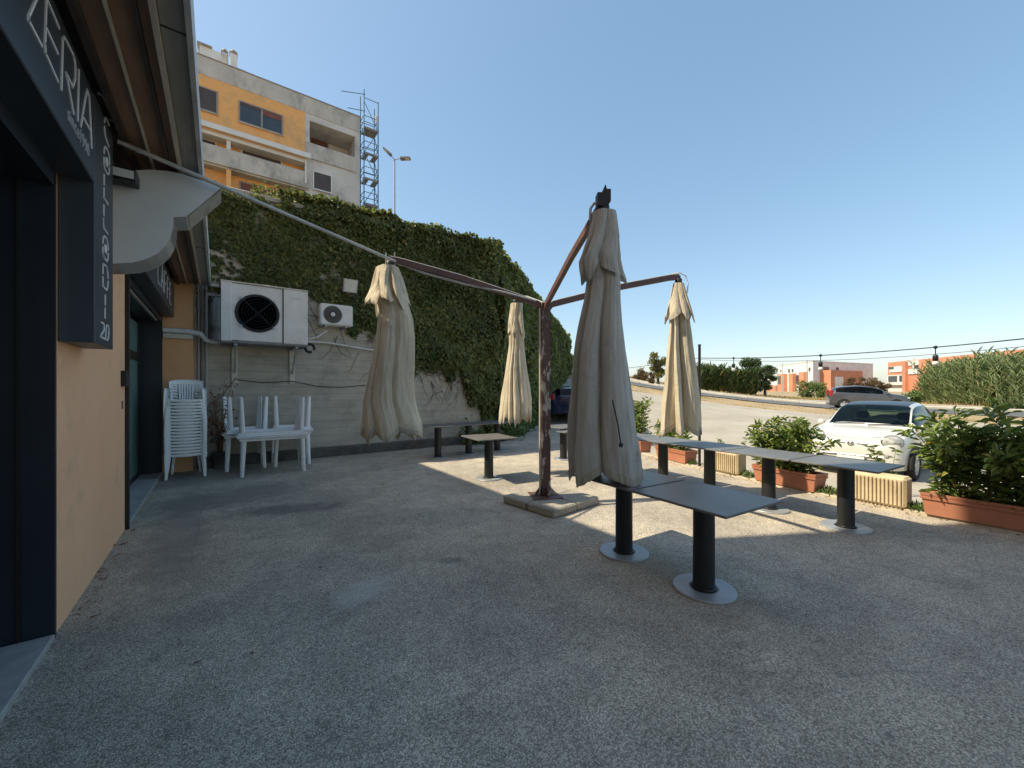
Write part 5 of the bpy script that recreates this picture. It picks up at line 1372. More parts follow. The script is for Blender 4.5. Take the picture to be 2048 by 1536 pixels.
LEAF_ME = None
def single_leaf():
    V, F = leaves(np.array([[0, 0, 0.0]]), np.array([[0, 0, 1.0]]), np.array([[0, -1.0, 0.1]]), np.array([1.0]), np.array([0.36]), 0.25, 0.28)
    return np_mesh('leaf', V, F, MT['shrub_obj'])
def planter(y, length, label_t, label_s, height, spread, nleaf, seed, single=0, lean=0.0, stems=26, leafL=(0.07, 0.125), gap=0.0, off=0.10):
    global LEAF_ME
    if LEAF_ME is None: LEAF_ME = single_leaf()
    rg = np.random.default_rng(seed)
    c, t, nrm = kerb_frame(y); c = c + nrm * off + UP * 0.036
    tr = thing('window_box_planter', c, label_t, 'planter', 'terracotta trough planters along the kerb', math.atan2(t.y, t.x))
    L2, w0, w1, h = length / 2, 0.13, 0.16, 0.27
    m = MB()
    def pr(z, w, l): return [Vector((-l, -w, z)), Vector((l, -w, z)), Vector((l, w, z)), Vector((-l, w, z))]
    rings = [pr(0, w0, L2 - 0.04), pr(0.19, w1 - 0.015, L2 - 0.012), pr(0.192, w1, L2), pr(0.22, w1 + 0.004, L2 + 0.004), pr(0.222, w1 - 0.006, L2 - 0.006), pr(h - 0.03, w1 + 0.002, L2), pr(h, w1 + 0.006, L2 + 0.006), pr(h, w1 - 0.018, L2 - 0.02), pr(h - 0.05, w1 - 0.024, L2 - 0.03)]
    m.grid(rings, False, True); m.add(rings[0], [(3, 2, 1, 0)]); m.build('trough', MT['terracotta'], tr, True)
    MB().add([p - UP * 0.002 for p in rings[-1]], [(0, 1, 2, 3)]).build('soil', MT['soil'], tr, True)
    sh = thing('laurel_shrub', c + UP * (h - 0.05), label_s, 'shrub', 'leafy shrubs growing in the kerb planters')
    base = c + UP * (h - 0.06)
    st = MB(); P = []; D = []
    for i in range(stems):
        q = base + t * rg.uniform(-L2 * 0.82, L2 * 0.82) + nrm * rg.uniform(-0.07, 0.07)
        hh = height * rg.uniform(0.5, 1.02); tx = rg.normal(0, spread * 0.5) + lean; nx = rg.normal(0, spread * 0.55)
        pts = [q + t * tx * f * f + nrm * nx * f * f + UP * hh * (f - 0.10 * f * f * f) for f in np.linspace(0, 1, 6)]
        st.tube(pts, [0.009, 0.008, 0.007, 0.006, 0.005, 0.003], 5, cap=False)
        per = nleaf // stems
        for k in range(per):
            f = 1 - rg.random() ** 1.5 * 0.97; i0 = min(4, int(f * 5)); fr = f * 5 - i0
            p = pts[i0] + (pts[i0 + 1] - pts[i0]) * fr
            d = pts[i0 + 1] - pts[i0]; d.normalize()
            a = k * 2.4 + rg.random(); o = d.orthogonal().normalized(); o2 = d.cross(o)
            side = o * math.cos(a) + o2 * math.sin(a)
            br = rg.random() ** 2 * 0.13 * (1.2 - 0.6 * f)
            P.append(p + side * br); D.append((side * 0.95 + d * rg.uniform(0.1, 0.9) + UP * rg.uniform(-0.1, 0.25)))
    st.build('stems', MT['stem'], sh)
    P = np.array([tuple(p) for p in P]); D = unit(np.array([tuple(d) for d in D])); n = len(P)
    N = rg.normal(0, 0.35, (n, 3)) + np.array([0, 0, 1.0])
    L = rg.uniform(leafL[0] * 0.7, leafL[1] * 1.1, n)
    if single:
        # the leaves that show largest are leaves of their own
        dist = np.linalg.norm(P - np.array([0, 0, EYE]), axis=1) + rg.normal(0, 0.06, n)
        idx = np.argsort(dist)[:single]; rest = np.setdiff1d(np.arange(n), idx)
        for i in idx:
            d = Vector(D[i]); nn = Vector(N[i]); s = d.cross(nn).normalized(); nn = s.cross(d).normalized()
            # leaf mesh: +z along, -y is the upper face normal
            mt = Matrix((s, -nn, d)).transposed()
            o = inst('leaf', LEAF_ME, sh, Vector(P[i]), mt.to_euler(), (L[i],) * 3)
        P, D, N, L = P[rest], D[rest], N[rest], L[rest]; n = len(P)
    leaf_object('foliage', MT['shrub'], sh, P, D, N, L, L * 0.36, off=wloc(sh), fold=0.25, droop=0.28)['kind'] = 'stuff'
    return tr

def stone_block(y, length, label, off=0.10, h=0.40):
    c, t, nrm = kerb_frame(y); c = c + nrm * off + UP * 0.036
    b = thing('stone_block', c, label, 'stone block', 'ribbed limestone blocks along the kerb', math.atan2(t.y, t.x))
    L2 = length / 2
    MB().bbox((-L2, -0.13, 0), (L2, 0.135, h), 0.03).build('block', MT['travertine'], b, True)
    m = MB(); n = int(length / 0.045)
    for i in range(n):
        x = -L2 + 0.04 + (length - 0.08) * (i + 0.5) / n
        m.bbox((x - 0.013, 0.1355, 0.03), (x + 0.013, 0.158, h - 0.035), 0.006)
    m.build('ribbed_face', MT['travertine'], b, True)
    return b

def build_kerb_row():
    planter(0.14, 1.75, 'long terracotta trough planter holding the tallest leafy shrub', 'tallest glossy green shrub spilling over its terracotta trough beside the white car', 1.25, 0.40, 4200, 5, single=290, stems=54, leafL=(0.075, 0.135), lean=0.02)
    planter(-1.9, 1.6, 'terracotta trough planter beyond the one with the tallest shrub', 'glossy green shrub next to the tallest shrub along the kerb', 1.15, 0.34, 1500, 6, stems=30, leafL=(0.085, 0.15))
    stone_block(1.46, 0.62, 'ribbed limestone block under the free end of the long table row')
    planter(2.62, 1.0, 'terracotta trough planter between the two ribbed limestone blocks', 'bushy green shrub between the two ribbed limestone blocks', 0.95, 0.42, 2600, 8, single=220, stems=40, leafL=(0.07, 0.12))
    # small shoots beside the block, and in the gap by the first block
    stone_block(3.72, 0.66, 'ribbed limestone block behind the third table of the long row')
    planter(5.02, 1.0, 'terracotta trough planter behind the sunlit parasol', 'dark green shrub behind the sunlit parasol', 0.62, 0.28, 700, 9, stems=22)
    planter(6.45, 0.9, 'terracotta trough planter at the far end of the kerb', 'tall dark green shrub at the far end of the kerb', 1.25, 0.3, 1300, 10, stems=26)
    # loose weedy shoots
    def shoots(px, py, h, n, seed, label, d=None):
        rg = np.random.default_rng(seed); c = onZ(px, py, 0.0); 
        s = thing('young_shoot', c + UP * 0.0, label, 'plant', 'young shoots by the kerb')
        st = MB(); P = []; D = []
        for i in range(n):
            hh = h * rg.uniform(0.6, 1); q = c + Vector((rg.normal(0, 0.05), rg.normal(0, 0.05), 0)); tx, ty = rg.normal(0, 0.16, 2)
            pts = [q + Vector((tx * f * f, ty * f * f, hh * f)) for f in np.linspace(0, 1, 5)]
            st.tube(pts, [0.006, 0.005, 0.004, 0.003, 0.002], 4, cap=False)
            for k in range(26):
                f = 1 - rg.random() ** 1.6 * 0.75; p = pts[0] + (pts[-1] - pts[0]) * f; p = q + Vector((tx * f * f, ty * f * f, hh * f))
                a = rg.random() * 6.28; P.append(tuple(p)); D.append((math.cos(a), math.sin(a), rg.uniform(0, 0.7)))
        st.build('stems', MT['stem'], s)
        P = np.array(P); D = np.array(D); m = len(P)
        leaf_object('foliage', MT['shrub'], s, P, D, rg.normal(0, 0.3, (m, 3)) + np.array([0, 0, 1]), rg.uniform(0.06, 0.10, m), rg.uniform(0.02, 0.035, m), off=wloc(s))['kind'] = 'stuff'
    c, t, nrm = kerb_frame(1.62)
    def pix(y, o=0.33):
        c, t, nrm = kerb_frame(y); p = c + nrm * o
        v = p - EYEV; dep = v.dot(FWD); return 1024 + FPX * v.dot(RGT) / dep, HORIZON + FPX * EYE / dep
    x, y = pix(1.5); shoots(x, y, 0.80, 6, 21, 'young leafy shoots rising behind the stone block in front of the white car')
    x, y = pix(3.75); shoots(x, y, 0.72, 5, 22, 'thin young shoots behind the ribbed block near the sunlit parasol')
    # weeds at the kerb
    P = []; D = []
    for yy in (1.05, 1.15, 2.0, 2.1, 3.3, 3.45, 3.6, 4.55):
        c, t, nrm = kerb_frame(yy)
        for k in range(90):
            P.append(tuple(c + t * random.gauss(0, 0.07) + nrm * random.uniform(0.0, 0.22) + UP * 0.03)); D.append((random.gauss(0, 0.5), random.gauss(0, 0.5), random.uniform(0.3, 1)))
    P, D = np.array(P), np.array(D); m = len(P)
    o = leaf_object('kerb_weeds', MT['weed'], None, P, D, RNG.normal(0, 1, (m, 3)), RNG.uniform(0.05, 0.13, m), RNG.uniform(0.01, 0.022, m)); stuff(o)
    tag(o, 'small green weeds sprouting between the kerb and the planters', 'weeds')
    # greenery at the foot of the ivy corner
    P = []; D = []
    for k in range(1500):
        a = random.uniform(-1.2, 3.2); p = W2A + W2DIR * max(0, a) + (Vector((-1, 0, 0)) * -min(0, a)) + W2N * abs(random.gauss(0.25, 0.25)) + UP * abs(random.gauss(0.12, 0.22))
        if a < 0: p = Vector((W2A.x + a, BY - abs(random.gauss(0.25, 0.2)), abs(random.gauss(0.1, 0.2))))
        P.append(tuple(p)); D.append((random.gauss(0, 0.7), random.gauss(-0.2, 0.7), random.uniform(-0.1, 0.9)))
    P, D = np.array(P), np.array(D); m = len(P)
    o = leaf_object('corner_weeds', MT['weed'], None, P, D, RNG.normal(0, 0.5, (m, 3)) + np.array([0, 0, 1]), RNG.uniform(0.08, 0.20, m), RNG.uniform(0.03, 0.08, m)); stuff(o)
    tag(o, 'leafy weeds at the foot of the ivy covered corner', 'weeds')
build_kerb_row()

# ================================================================== STRING LIGHTS
def build_string():
    c, t, nrm = kerb_frame(5.0); a = camxy(8.1, (1399 - 1024) / FPX * 8.1)
    b = Vector((7.35, -2.6, 0)); za = LOTZ
    pa = thing('light_pole', (a.x, a.y, za), 'thin black pole carrying the string of bulbs by the sunlit parasol', 'pole')
    ztop = EYE + (HORIZON - 690) / FPX * 8.1
    MB().tube([(a.x, a.y, za), (a.x, a.y, ztop)], 0.026, 10).build('shaft', MT['black'], pa)
    MB().lathe([(0.06, za), (0.06, za + 0.03), (0.03, za + 0.04)], (a.x, a.y, 0), 16).build('foot', MT['black'], pa)
    MB().lathe([(0.033, ztop), (0.033, ztop + 0.012), (0, ztop + 0.014)], (a.x, a.y, 0), 12).build('cap', MT['black'], pa)
    pb = thing('light_pole', (b.x, b.y, za), 'thin black pole carrying the string of bulbs beyond the tallest shrub', 'pole')
    MB().tube([(b.x, b.y, za), (b.x, b.y, 2.6)], 0.026, 10).build('shaft', MT['black'], pb)
    MB().lathe([(0.06, za), (0.06, za + 0.03), (0.03, za + 0.04)], (b.x, b.y, 0), 16).build('foot', MT['black'], pb)
    A = Vector((a.x, a.y, EYE + (HORIZON - 716) / FPX * 8.1)); B = Vector((b.x, b.y, 2.50))
    s = thing('string_lights', A, 'black cable of hanging bulbs strung above the kerb planters', 'string lights')
    def pt(f): 
        p = A + (B - A) * f; p.z -= 0.42 * 4 * f * (1 - f) * 0.5; return p
    MB().tube([pt(f) for f in np.linspace(0, 1, 26)], 0.007, 6).build('cable', MT['black'], s)
    # a second thinner cable, tauter
    MB().tube([pt(f) + UP * (-0.03 - 0.06 * math.sin(math.pi * f)) + Vector((0.04, 0, 0)) for f in np.linspace(0, 1, 26)], 0.0035, 5).build('support_wire', MT['black'], s)
    for f in (0.10, 0.30, 0.485, 0.63, 0.75, 0.86, 0.95):
        q = pt(f)
        h = MB().tube([q, q - UP * 0.10], 0.006, 6); h.sphere(q, 0.022, 8, 6)
        h = h.build('hanger', MT['black'], s)
        MB().lathe([(0.018, -0.10), (0.028, -0.115), (0.028, -0.17), (0.022, -0.18)], q, 12).build('socket', MT['black'], h)
        MB().sphere(q - UP * 0.213, 0.034, 12, 8).build('bulb', MT['bulb'], h)
    # run towards the ivy wall
    C_ = W2A + W2DIR * 1.5 + W2N * 0.25 + UP * 2.2
    s2 = thing('string_lights', A, 'thin bulb cable running from the black pole to the ivy wall', 'string lights')
    def pt2(f):
        p = A + (C_ - A) * f; p.z -= 0.25 * 4 * f * (1 - f) * 0.6; return p
    MB().tube([pt2(f) for f in np.linspace(0, 1, 20)], 0.005, 5).build('cable', MT['black'], s2)
    for f in (0.2, 0.45, 0.7, 0.93): MB().sphere(pt2(f) - UP * 0.03, 0.028, 10, 7).build('bulb', MT['bulb'], s2)
build_string()

# ================================================================== CARS
def cr(P, n):
    """Catmull-Rom through rows of P, n samples per span"""
    P = np.asarray(P, float); out = []
    for i in range(len(P) - 1):
        p0, p1, p2, p3 = P[max(i - 1, 0)], P[i], P[i + 1], P[min(i + 2, len(P) - 1)]
        for k in range(n):
            t = k / n
            out.append(0.5 * ((2 * p1) + (-p0 + p2) * t + (2 * p0 - 5 * p1 + 4 * p2 - p3) * t * t + (-p0 + 3 * p1 - 3 * p2 + p3) * t ** 3))
    out.append(P[-1]); return np.array(out)
def car(name, label, stations, paint, roofmat, regions, wheels, wr, loc, rz, glass, extras=None, group=None):
    """stations: x, zb, zbelt, ztop, wl, wb, wt ; regions in station/ring units"""
    c = thing(name, loc, label, 'car', group, rz)
    NS, NR = 5, 5
    st = cr(np.array(stations), NS)
    rings = []
    for x, zb, zbelt, ztop, wl, wb, wt in st:
        ctl = [(0, zb), (0.86 * wl, zb), (wl, zb + 0.10), (max(wl, wb) + 0.012, zb * 0.5 + zbelt * 0.5 + 0.02), (wb, zbelt - 0.02), (wb * 0.55 + wt * 0.45, zbelt * 0.52 + ztop * 0.48), (wt, ztop - 0.05), (wt * 0.62, ztop - 0.008), (0, ztop)]
        rg = cr(np.array(ctl), NR); rings.append([(x, y, z) for y, z in rg])
    nr = len(rings[0]); ns = len(rings)
    parts = {}
    for i in range(ns - 1):
        u = (i + 0.5) / NS
        for j in range(nr - 1):
            v = (j + 0.5) / NR; key = 'body'
            for (kname, u0, u1, v0, v1) in regions:
                if u0 <= u <= u1 and v0 <= v <= v1: key = kname; break
            for sd in (1, -1):
                k2 = key
                if key.startswith('side_window'): k2 = key + ('L' if sd > 0 else 'R')
                parts.setdefault(k2, []).append((i, j, sd))
    body = None
    for key in sorted(parts, key=lambda k: k != 'body'):
        m = MB(); vid = {}
        vs, fs = [], []
        def gv(i, j, sd):
            q = (i, j, sd if j not in (0, nr - 1) else 1)
            if q not in vid:
                x, y, z = rings[i][j]; vid[q] = len(vs); vs.append((x, y * q[2], z))
            return vid[q]
        for (i, j, sd) in parts[key]:
            f = [gv(i, j, sd), gv(i + 1, j, sd), gv(i + 1, j + 1, sd), gv(i, j + 1, sd)]
            fs.append(f if sd > 0 else f[::-1])
        m.add(vs, fs, True)
        if key == 'body':
            for i, rv in ((0, False), (ns - 1, True)):
                ring = [Vector(p) for p in rings[i]] + [Vector((p[0], -p[1], p[2])) for p in reversed(rings[i][1:-1])]
                m.add(ring, [tuple(range(len(ring)))])
            body = m.build('body', paint, c, True)
        elif key == 'roof': m.build('roof', roofmat, c, True)
        elif key.startswith('side_window'): m.build('side_window', glass, c, True)
        else: m.build(key, glass, c, True)
    for (wx, wy) in wheels:
        for sd in (1, -1):
            ax = (Vector((1, 0, 0)), Vector((0, 0, 1)), Vector((0, sd, 0)))
            cen = Vector((wx, sd * (wy - 0.10), wr))
            w = MB().lathe([(0.5 * wr, 0.0), (wr - 0.02, 0.0), (wr, 0.03), (wr, 0.13), (wr - 0.025, 0.155), (wr * 0.68, 0.155), (wr * 0.66, 0.12)], cen, 36, True, ax).build('wheel', MT['rubber'], c, True)
            m = MB().lathe([(wr * 0.68, 0.125), (wr * 0.64, 0.145), (wr * 0.60, 0.12), (wr * 0.58, 0.10)], cen, 36, True, ax)
            m.lathe([(wr * 0.15, 0.10), (wr * 0.15, 0.14), (0, 0.145)], cen, 16, True, ax)
            for k in range(5):
                a = k * 2 * math.pi / 5 + 0.3; d = Vector((math.cos(a), 0, math.sin(a)))
                for off in (-0.10, 0.10):
                    d2 = Vector((math.cos(a + off), 0, math.sin(a + off)))
                    m.obox(cen + d2 * (wr * 0.38) + Vector((0, sd * 0.13, 0)), (wr * 0.25, 0.014, 0.012), (d2, Vector((-d2.z, 0, d2.x)), Vector((0, sd, 0))))
            m.build('rim', MT['rim'], w, True)
            # dark wheel-arch lip
            lip = MB(); pts = [cen + Vector((math.cos(a) * (wr + 0.035), sd * 0.125, math.sin(a) * (wr + 0.035))) for a in np.linspace(-0.15, math.pi + 0.15, 20)]
            lip.tube(pts, 0.028, 6); lip.build('wheel_arch', MT['rubber'], c, True)
    # floor, dashboard and seats seen through the glass
    xs = [s[0] for s in stations]; mid = sum(xs) / len(xs); zbelt = max(s[2] for s in stations); wb = max(s[5] for s in stations)
    def intr(nm, a, b, e=0.05): MB().bbox(a, b, e).build(nm, MT['interior'], c, True)
    intr('dashboard', (regions_x(regions, stations) - 0.10, -wb + 0.12, zbelt - 0.30), (regions_x(regions, stations) - 0.45, wb - 0.12, zbelt - 0.04), 0.08)
    x0 = regions_x(regions, stations) - 1.15
    for sy in (-1, 1):
        intr('seat', (x0 + 0.02, sy * 0.36 - 0.22, zbelt - 0.5), (x0 - 0.14, sy * 0.36 + 0.22, zbelt + 0.08), 0.06)
        intr('headrest', (x0 - 0.02, sy * 0.36 - 0.12, zbelt + 0.12), (x0 - 0.12, sy * 0.36 + 0.12, zbelt + 0.28), 0.05)
    sw = MB(); cw = Vector((x0 + 0.62, 0.36, zbelt - 0.02)); 
    ring = [cw + Vector((0.06 * math.sin(a), 0.18 * math.cos(a), 0.17 * math.sin(a))) for a in np.linspace(0, 2 * math.pi, 24)]
    sw.tube(ring, 0.015, 6, cap=False); sw.build('steering_wheel', MT['interior'], c, True)
    if extras: extras(c)
    return c
def regions_x(regions, stations):
    for (k, u0, u1, v0, v1) in regions:
        if k == 'windscreen': return float(stations[int(u0)][0])
    return 0.8

def build_cars():
    # small white city car, nose to the kerb
    S5 = [(1.775, 0.30, 0.52, 0.60, 0.36, 0.40, 0.28), (1.74, 0.22, 0.62, 0.72, 0.60, 0.58, 0.46), (1.62, 0.19, 0.74, 0.83, 0.72, 0.70, 0.56), (1.38, 0.18, 0.83, 0.91, 0.78, 0.76, 0.62), (1.10, 0.18, 0.89, 0.965, 0.81, 0.80, 0.66),
          (0.86, 0.18, 0.93, 1.01, 0.815, 0.80, 0.67), (0.52, 0.18, 0.945, 1.24, 0.815, 0.80, 0.625), (0.20, 0.18, 0.95, 1.42, 0.815, 0.80, 0.585), (-0.30, 0.18, 0.955, 1.485, 0.815, 0.80, 0.575), (-0.85, 0.18, 0.96, 1.47, 0.815, 0.80, 0.56),
          (-1.25, 0.19, 0.96, 1.36, 0.81, 0.785, 0.53), (-1.52, 0.20, 0.95, 1.10, 0.79, 0.76, 0.50), (-1.70, 0.22, 0.86, 0.97, 0.74, 0.70, 0.48), (-1.77, 0.30, 0.6, 0.7, 0.6, 0.58, 0.4)]
    REG5 = [('windscreen', 5.15, 7.05, 6.05, 8.01), ('rear_window', 10.0, 11.2, 6.1, 8.01), ('roof', 7.05, 10.0, 6.25, 8.01), ('side_window', 5.7, 8.15, 4.25, 5.85), ('side_window_rear', 8.3, 9.9, 4.25, 5.8)]
    p = Vector((12.06, 2.40, 0)); heading = R(178)
    def ex5(c):
        for sd in (-1, 1):
            d = Vector((0.86, sd * 0.50, 0.12)).normalized(); u = d.cross(UP).normalized(); v = u.cross(d).normalized()
            q = Vector((1.645, sd * 0.60, 0.745)) + d * 0.015
            h = MB().lathe([(0.150, -0.06), (0.150, -0.01), (0.135, 0.012), (0.0, 0.045)], q, 28, True, (u * 1.12, v * 0.86, d)).build('headlight', MT['lens'], c, True)
            MB().lathe([(0.138, 0.008), (0.152, 0.014), (0.160, -0.005)], q, 28, True, (u * 1.12, v * 0.86, d)).build('chrome_ring', MT['chrome'], h, True)
            q = Vector((1.735, sd * 0.57, 0.50))
            MB().lathe([(0.085, -0.06), (0.085, 0.0), (0.07, 0.01), (0.0, 0.02)], q, 22, True, (u, v * 0.85, d)).build('fog_light', MT['lens'], c, True)
            m = MB(); q = Vector((0.62, sd * 0.87, 1.0)); m.sphere(q, 0.09, 14, 10, (0.6, 0.8, 0.75)); m.beam([q, Vector((0.60, sd * 0.78, 0.95))], 0.05, 0.04); m.build('door_mirror', MT['car_white'], c, True)
        for zz, w in ((0.36, 0.52),):
            MB().bbox((1.70, -w, zz - 0.05), (1.79, w, zz + 0.03), 0.02).build('bumper_grille', MT['black'], c, True)
        m = MB(); m.lathe([(0.055, 0.0), (0.055, 0.012), (0.0, 0.02)], (1.765, 0, 0.68), 20, True, (Vector((0, 1, 0)), Vector((0, 0, 1)), Vector((1, 0, 0)))); m.build('badge', MT['chrome'], c, True)
        m = MB()
        for sd in (-1, 1): m.bbox((1.74, sd * 0.09, 0.668), (1.772, sd * 0.27, 0.690), 0.006)
        m.build('chrome_whisker', MT['chrome'], c, True)
        MB().tube([(1.80, y, 0.455) for y in np.linspace(-0.5, 0.5, 9)], 0.012, 6).build('chrome_bumper', MT['chrome'], c, True)
        MB().bbox((1.775, -0.22, 0.375), (1.80, 0.22, 0.435), 0.006).build('number_plate', MT['letter'], c, True)
        MB().tube([(1.665, -0.50, 0.845), (1.735, -0.25, 0.80), (1.755, 0, 0.79), (1.735, 0.25, 0.80), (1.665, 0.50, 0.845)], 0.005, 5).build('bonnet_seam', MT['fan_grey'], c, True)
        for y0, y1 in ((-0.55, -0.02), (0.05, 0.60)):
            MB().tube([(0.90, y0, 1.008), (0.86, (y0 + y1) / 2, 1.03), (0.83, y1, 1.03)], 0.010, 6).build('wiper', MT['black'], c, True)
    car('parked_car', 'small white rounded city car with dark roof parked nose to the planters', S5, MT['car_white'], MT['car_roof'], REG5, ((1.15, 0.80), (-1.15, 0.80)), 0.29, (p.x, p.y, LOTZ), heading, MT['carglass'], ex5)
    # grey people carrier passing on the road
    SG = [(2.14, 0.32, 0.58, 0.66, 0.50, 0.50, 0.40), (2.05, 0.24, 0.74, 0.84, 0.76, 0.72, 0.58), (1.80, 0.20, 0.86, 0.96, 0.84, 0.82, 0.68), (1.45, 0.20, 0.94, 1.04, 0.88, 0.87, 0.74), (1.20, 0.20, 0.98, 1.09, 0.90, 0.89, 0.76),
          (0.70, 0.20, 1.00, 1.34, 0.90, 0.89, 0.70), (0.20, 0.20, 1.02, 1.53, 0.90, 0.89, 0.65), (-0.50, 0.20, 1.05, 1.62, 0.90, 0.89, 0.63), (-1.20, 0.20, 1.09, 1.58, 0.90, 0.88, 0.61), (-1.70, 0.22, 1.12, 1.50, 0.89, 0.86, 0.59),
          (-1.98, 0.24, 1.08, 1.26, 0.87, 0.83, 0.57), (-2.10, 0.26, 0.92, 1.04, 0.83, 0.78, 0.55), (-2.14, 0.34, 0.6, 0.7, 0.7, 0.66, 0.45)]
    REGG = [('windscreen', 4.15, 6.1, 6.05, 8.01), ('rear_window', 9.1, 10.4, 6.1, 8.01), ('side_window', 5.0, 6.95, 4.25, 5.85), ('side_window_rear', 7.1, 9.2, 4.25, 5.8)]
    d = 27.9; p = camxy(d, 0.885 * d); hd = -ROAD_U; rz = math.atan2(hd.y, hd.x)
    Lc = (Vector((p.x, p.y, 0)) - ROAD_O).dot(ROAD_U); zc = float(road_z(Lc)) + 0.003
    # drive on the near lane, facing right in the picture
    def exg(c):
        for sd in (-1, 1):
            MB().bbox((-2.13, sd * 0.62, 0.85), (-1.93, sd * 0.86, 1.30), 0.04).build('tail_light', MT['redlens'], c, True)
            MB().bbox((1.75, sd * 0.55, 0.70), (2.09, sd * 0.80, 0.84), 0.05).build('headlight', MT['lens'], c, True)
            m = MB(); q = Vector((0.92, sd * 1.0, 1.08)); m.sphere(q, 0.11, 12, 8, (0.6, 0.8, 0.75)); m.beam([q, Vector((0.9, sd * 0.86, 1.02))], 0.05, 0.04); m.build('door_mirror', MT['car_grey'], c, True)
            MB().bbox((-0.35, sd * 0.895, 0.90), (-0.15, sd * 0.925, 0.935), 0.01).build('door_handle', MT['car_grey'], c, True)
    car('passing_car', 'metallic grey people carrier driving on the road beyond the lot', SG, MT['car_grey'], MT['car_grey'], REGG, ((1.35, 0.88), (-1.35, 0.88)), 0.325, (p.x, p.y, zc), rz, MT['carglass_dark'], exg)
    # dark blue car parked along the ivy wall
    q = W2A + W2DIR * 8.2 + W2N * 1.75
    rz = math.atan2(W2DIR.y, W2DIR.x)
    def exb(c):
        for sd in (-1, 1):
            MB().bbox((-2.13, sd * 0.60, 0.85), (-1.95, sd * 0.85, 1.15), 0.04).build('tail_light', MT['redlens'], c, True)
            m = MB(); k = Vector((0.92, sd * 1.0, 1.08)); m.sphere(k, 0.11, 12, 8, (0.6, 0.8, 0.75)); m.beam([k, Vector((0.9, sd * 0.86, 1.02))], 0.05, 0.04); m.build('door_mirror', MT['car_blue'], c, True)
    SB = [(x, zb, zbt * 0.95, zt * 0.93, wl * 0.97, wb * 0.97, wt * 0.97) for (x, zb, zbt, zt, wl, wb, wt) in SG]
    car('parked_car', 'dark blue car parked beside the ivy wall behind the brown post', SB, MT['car_blue'], MT['car_blue'], REGG, ((1.35, 0.86), (-1.35, 0.86)), 0.31, (q.x, q.y, float(lot_z((q - ROAD_O).dot(ROAD_U), (q - ROAD_O).dot(ROAD_N)))), rz, MT['carglass_dark'], exb)
build_cars()

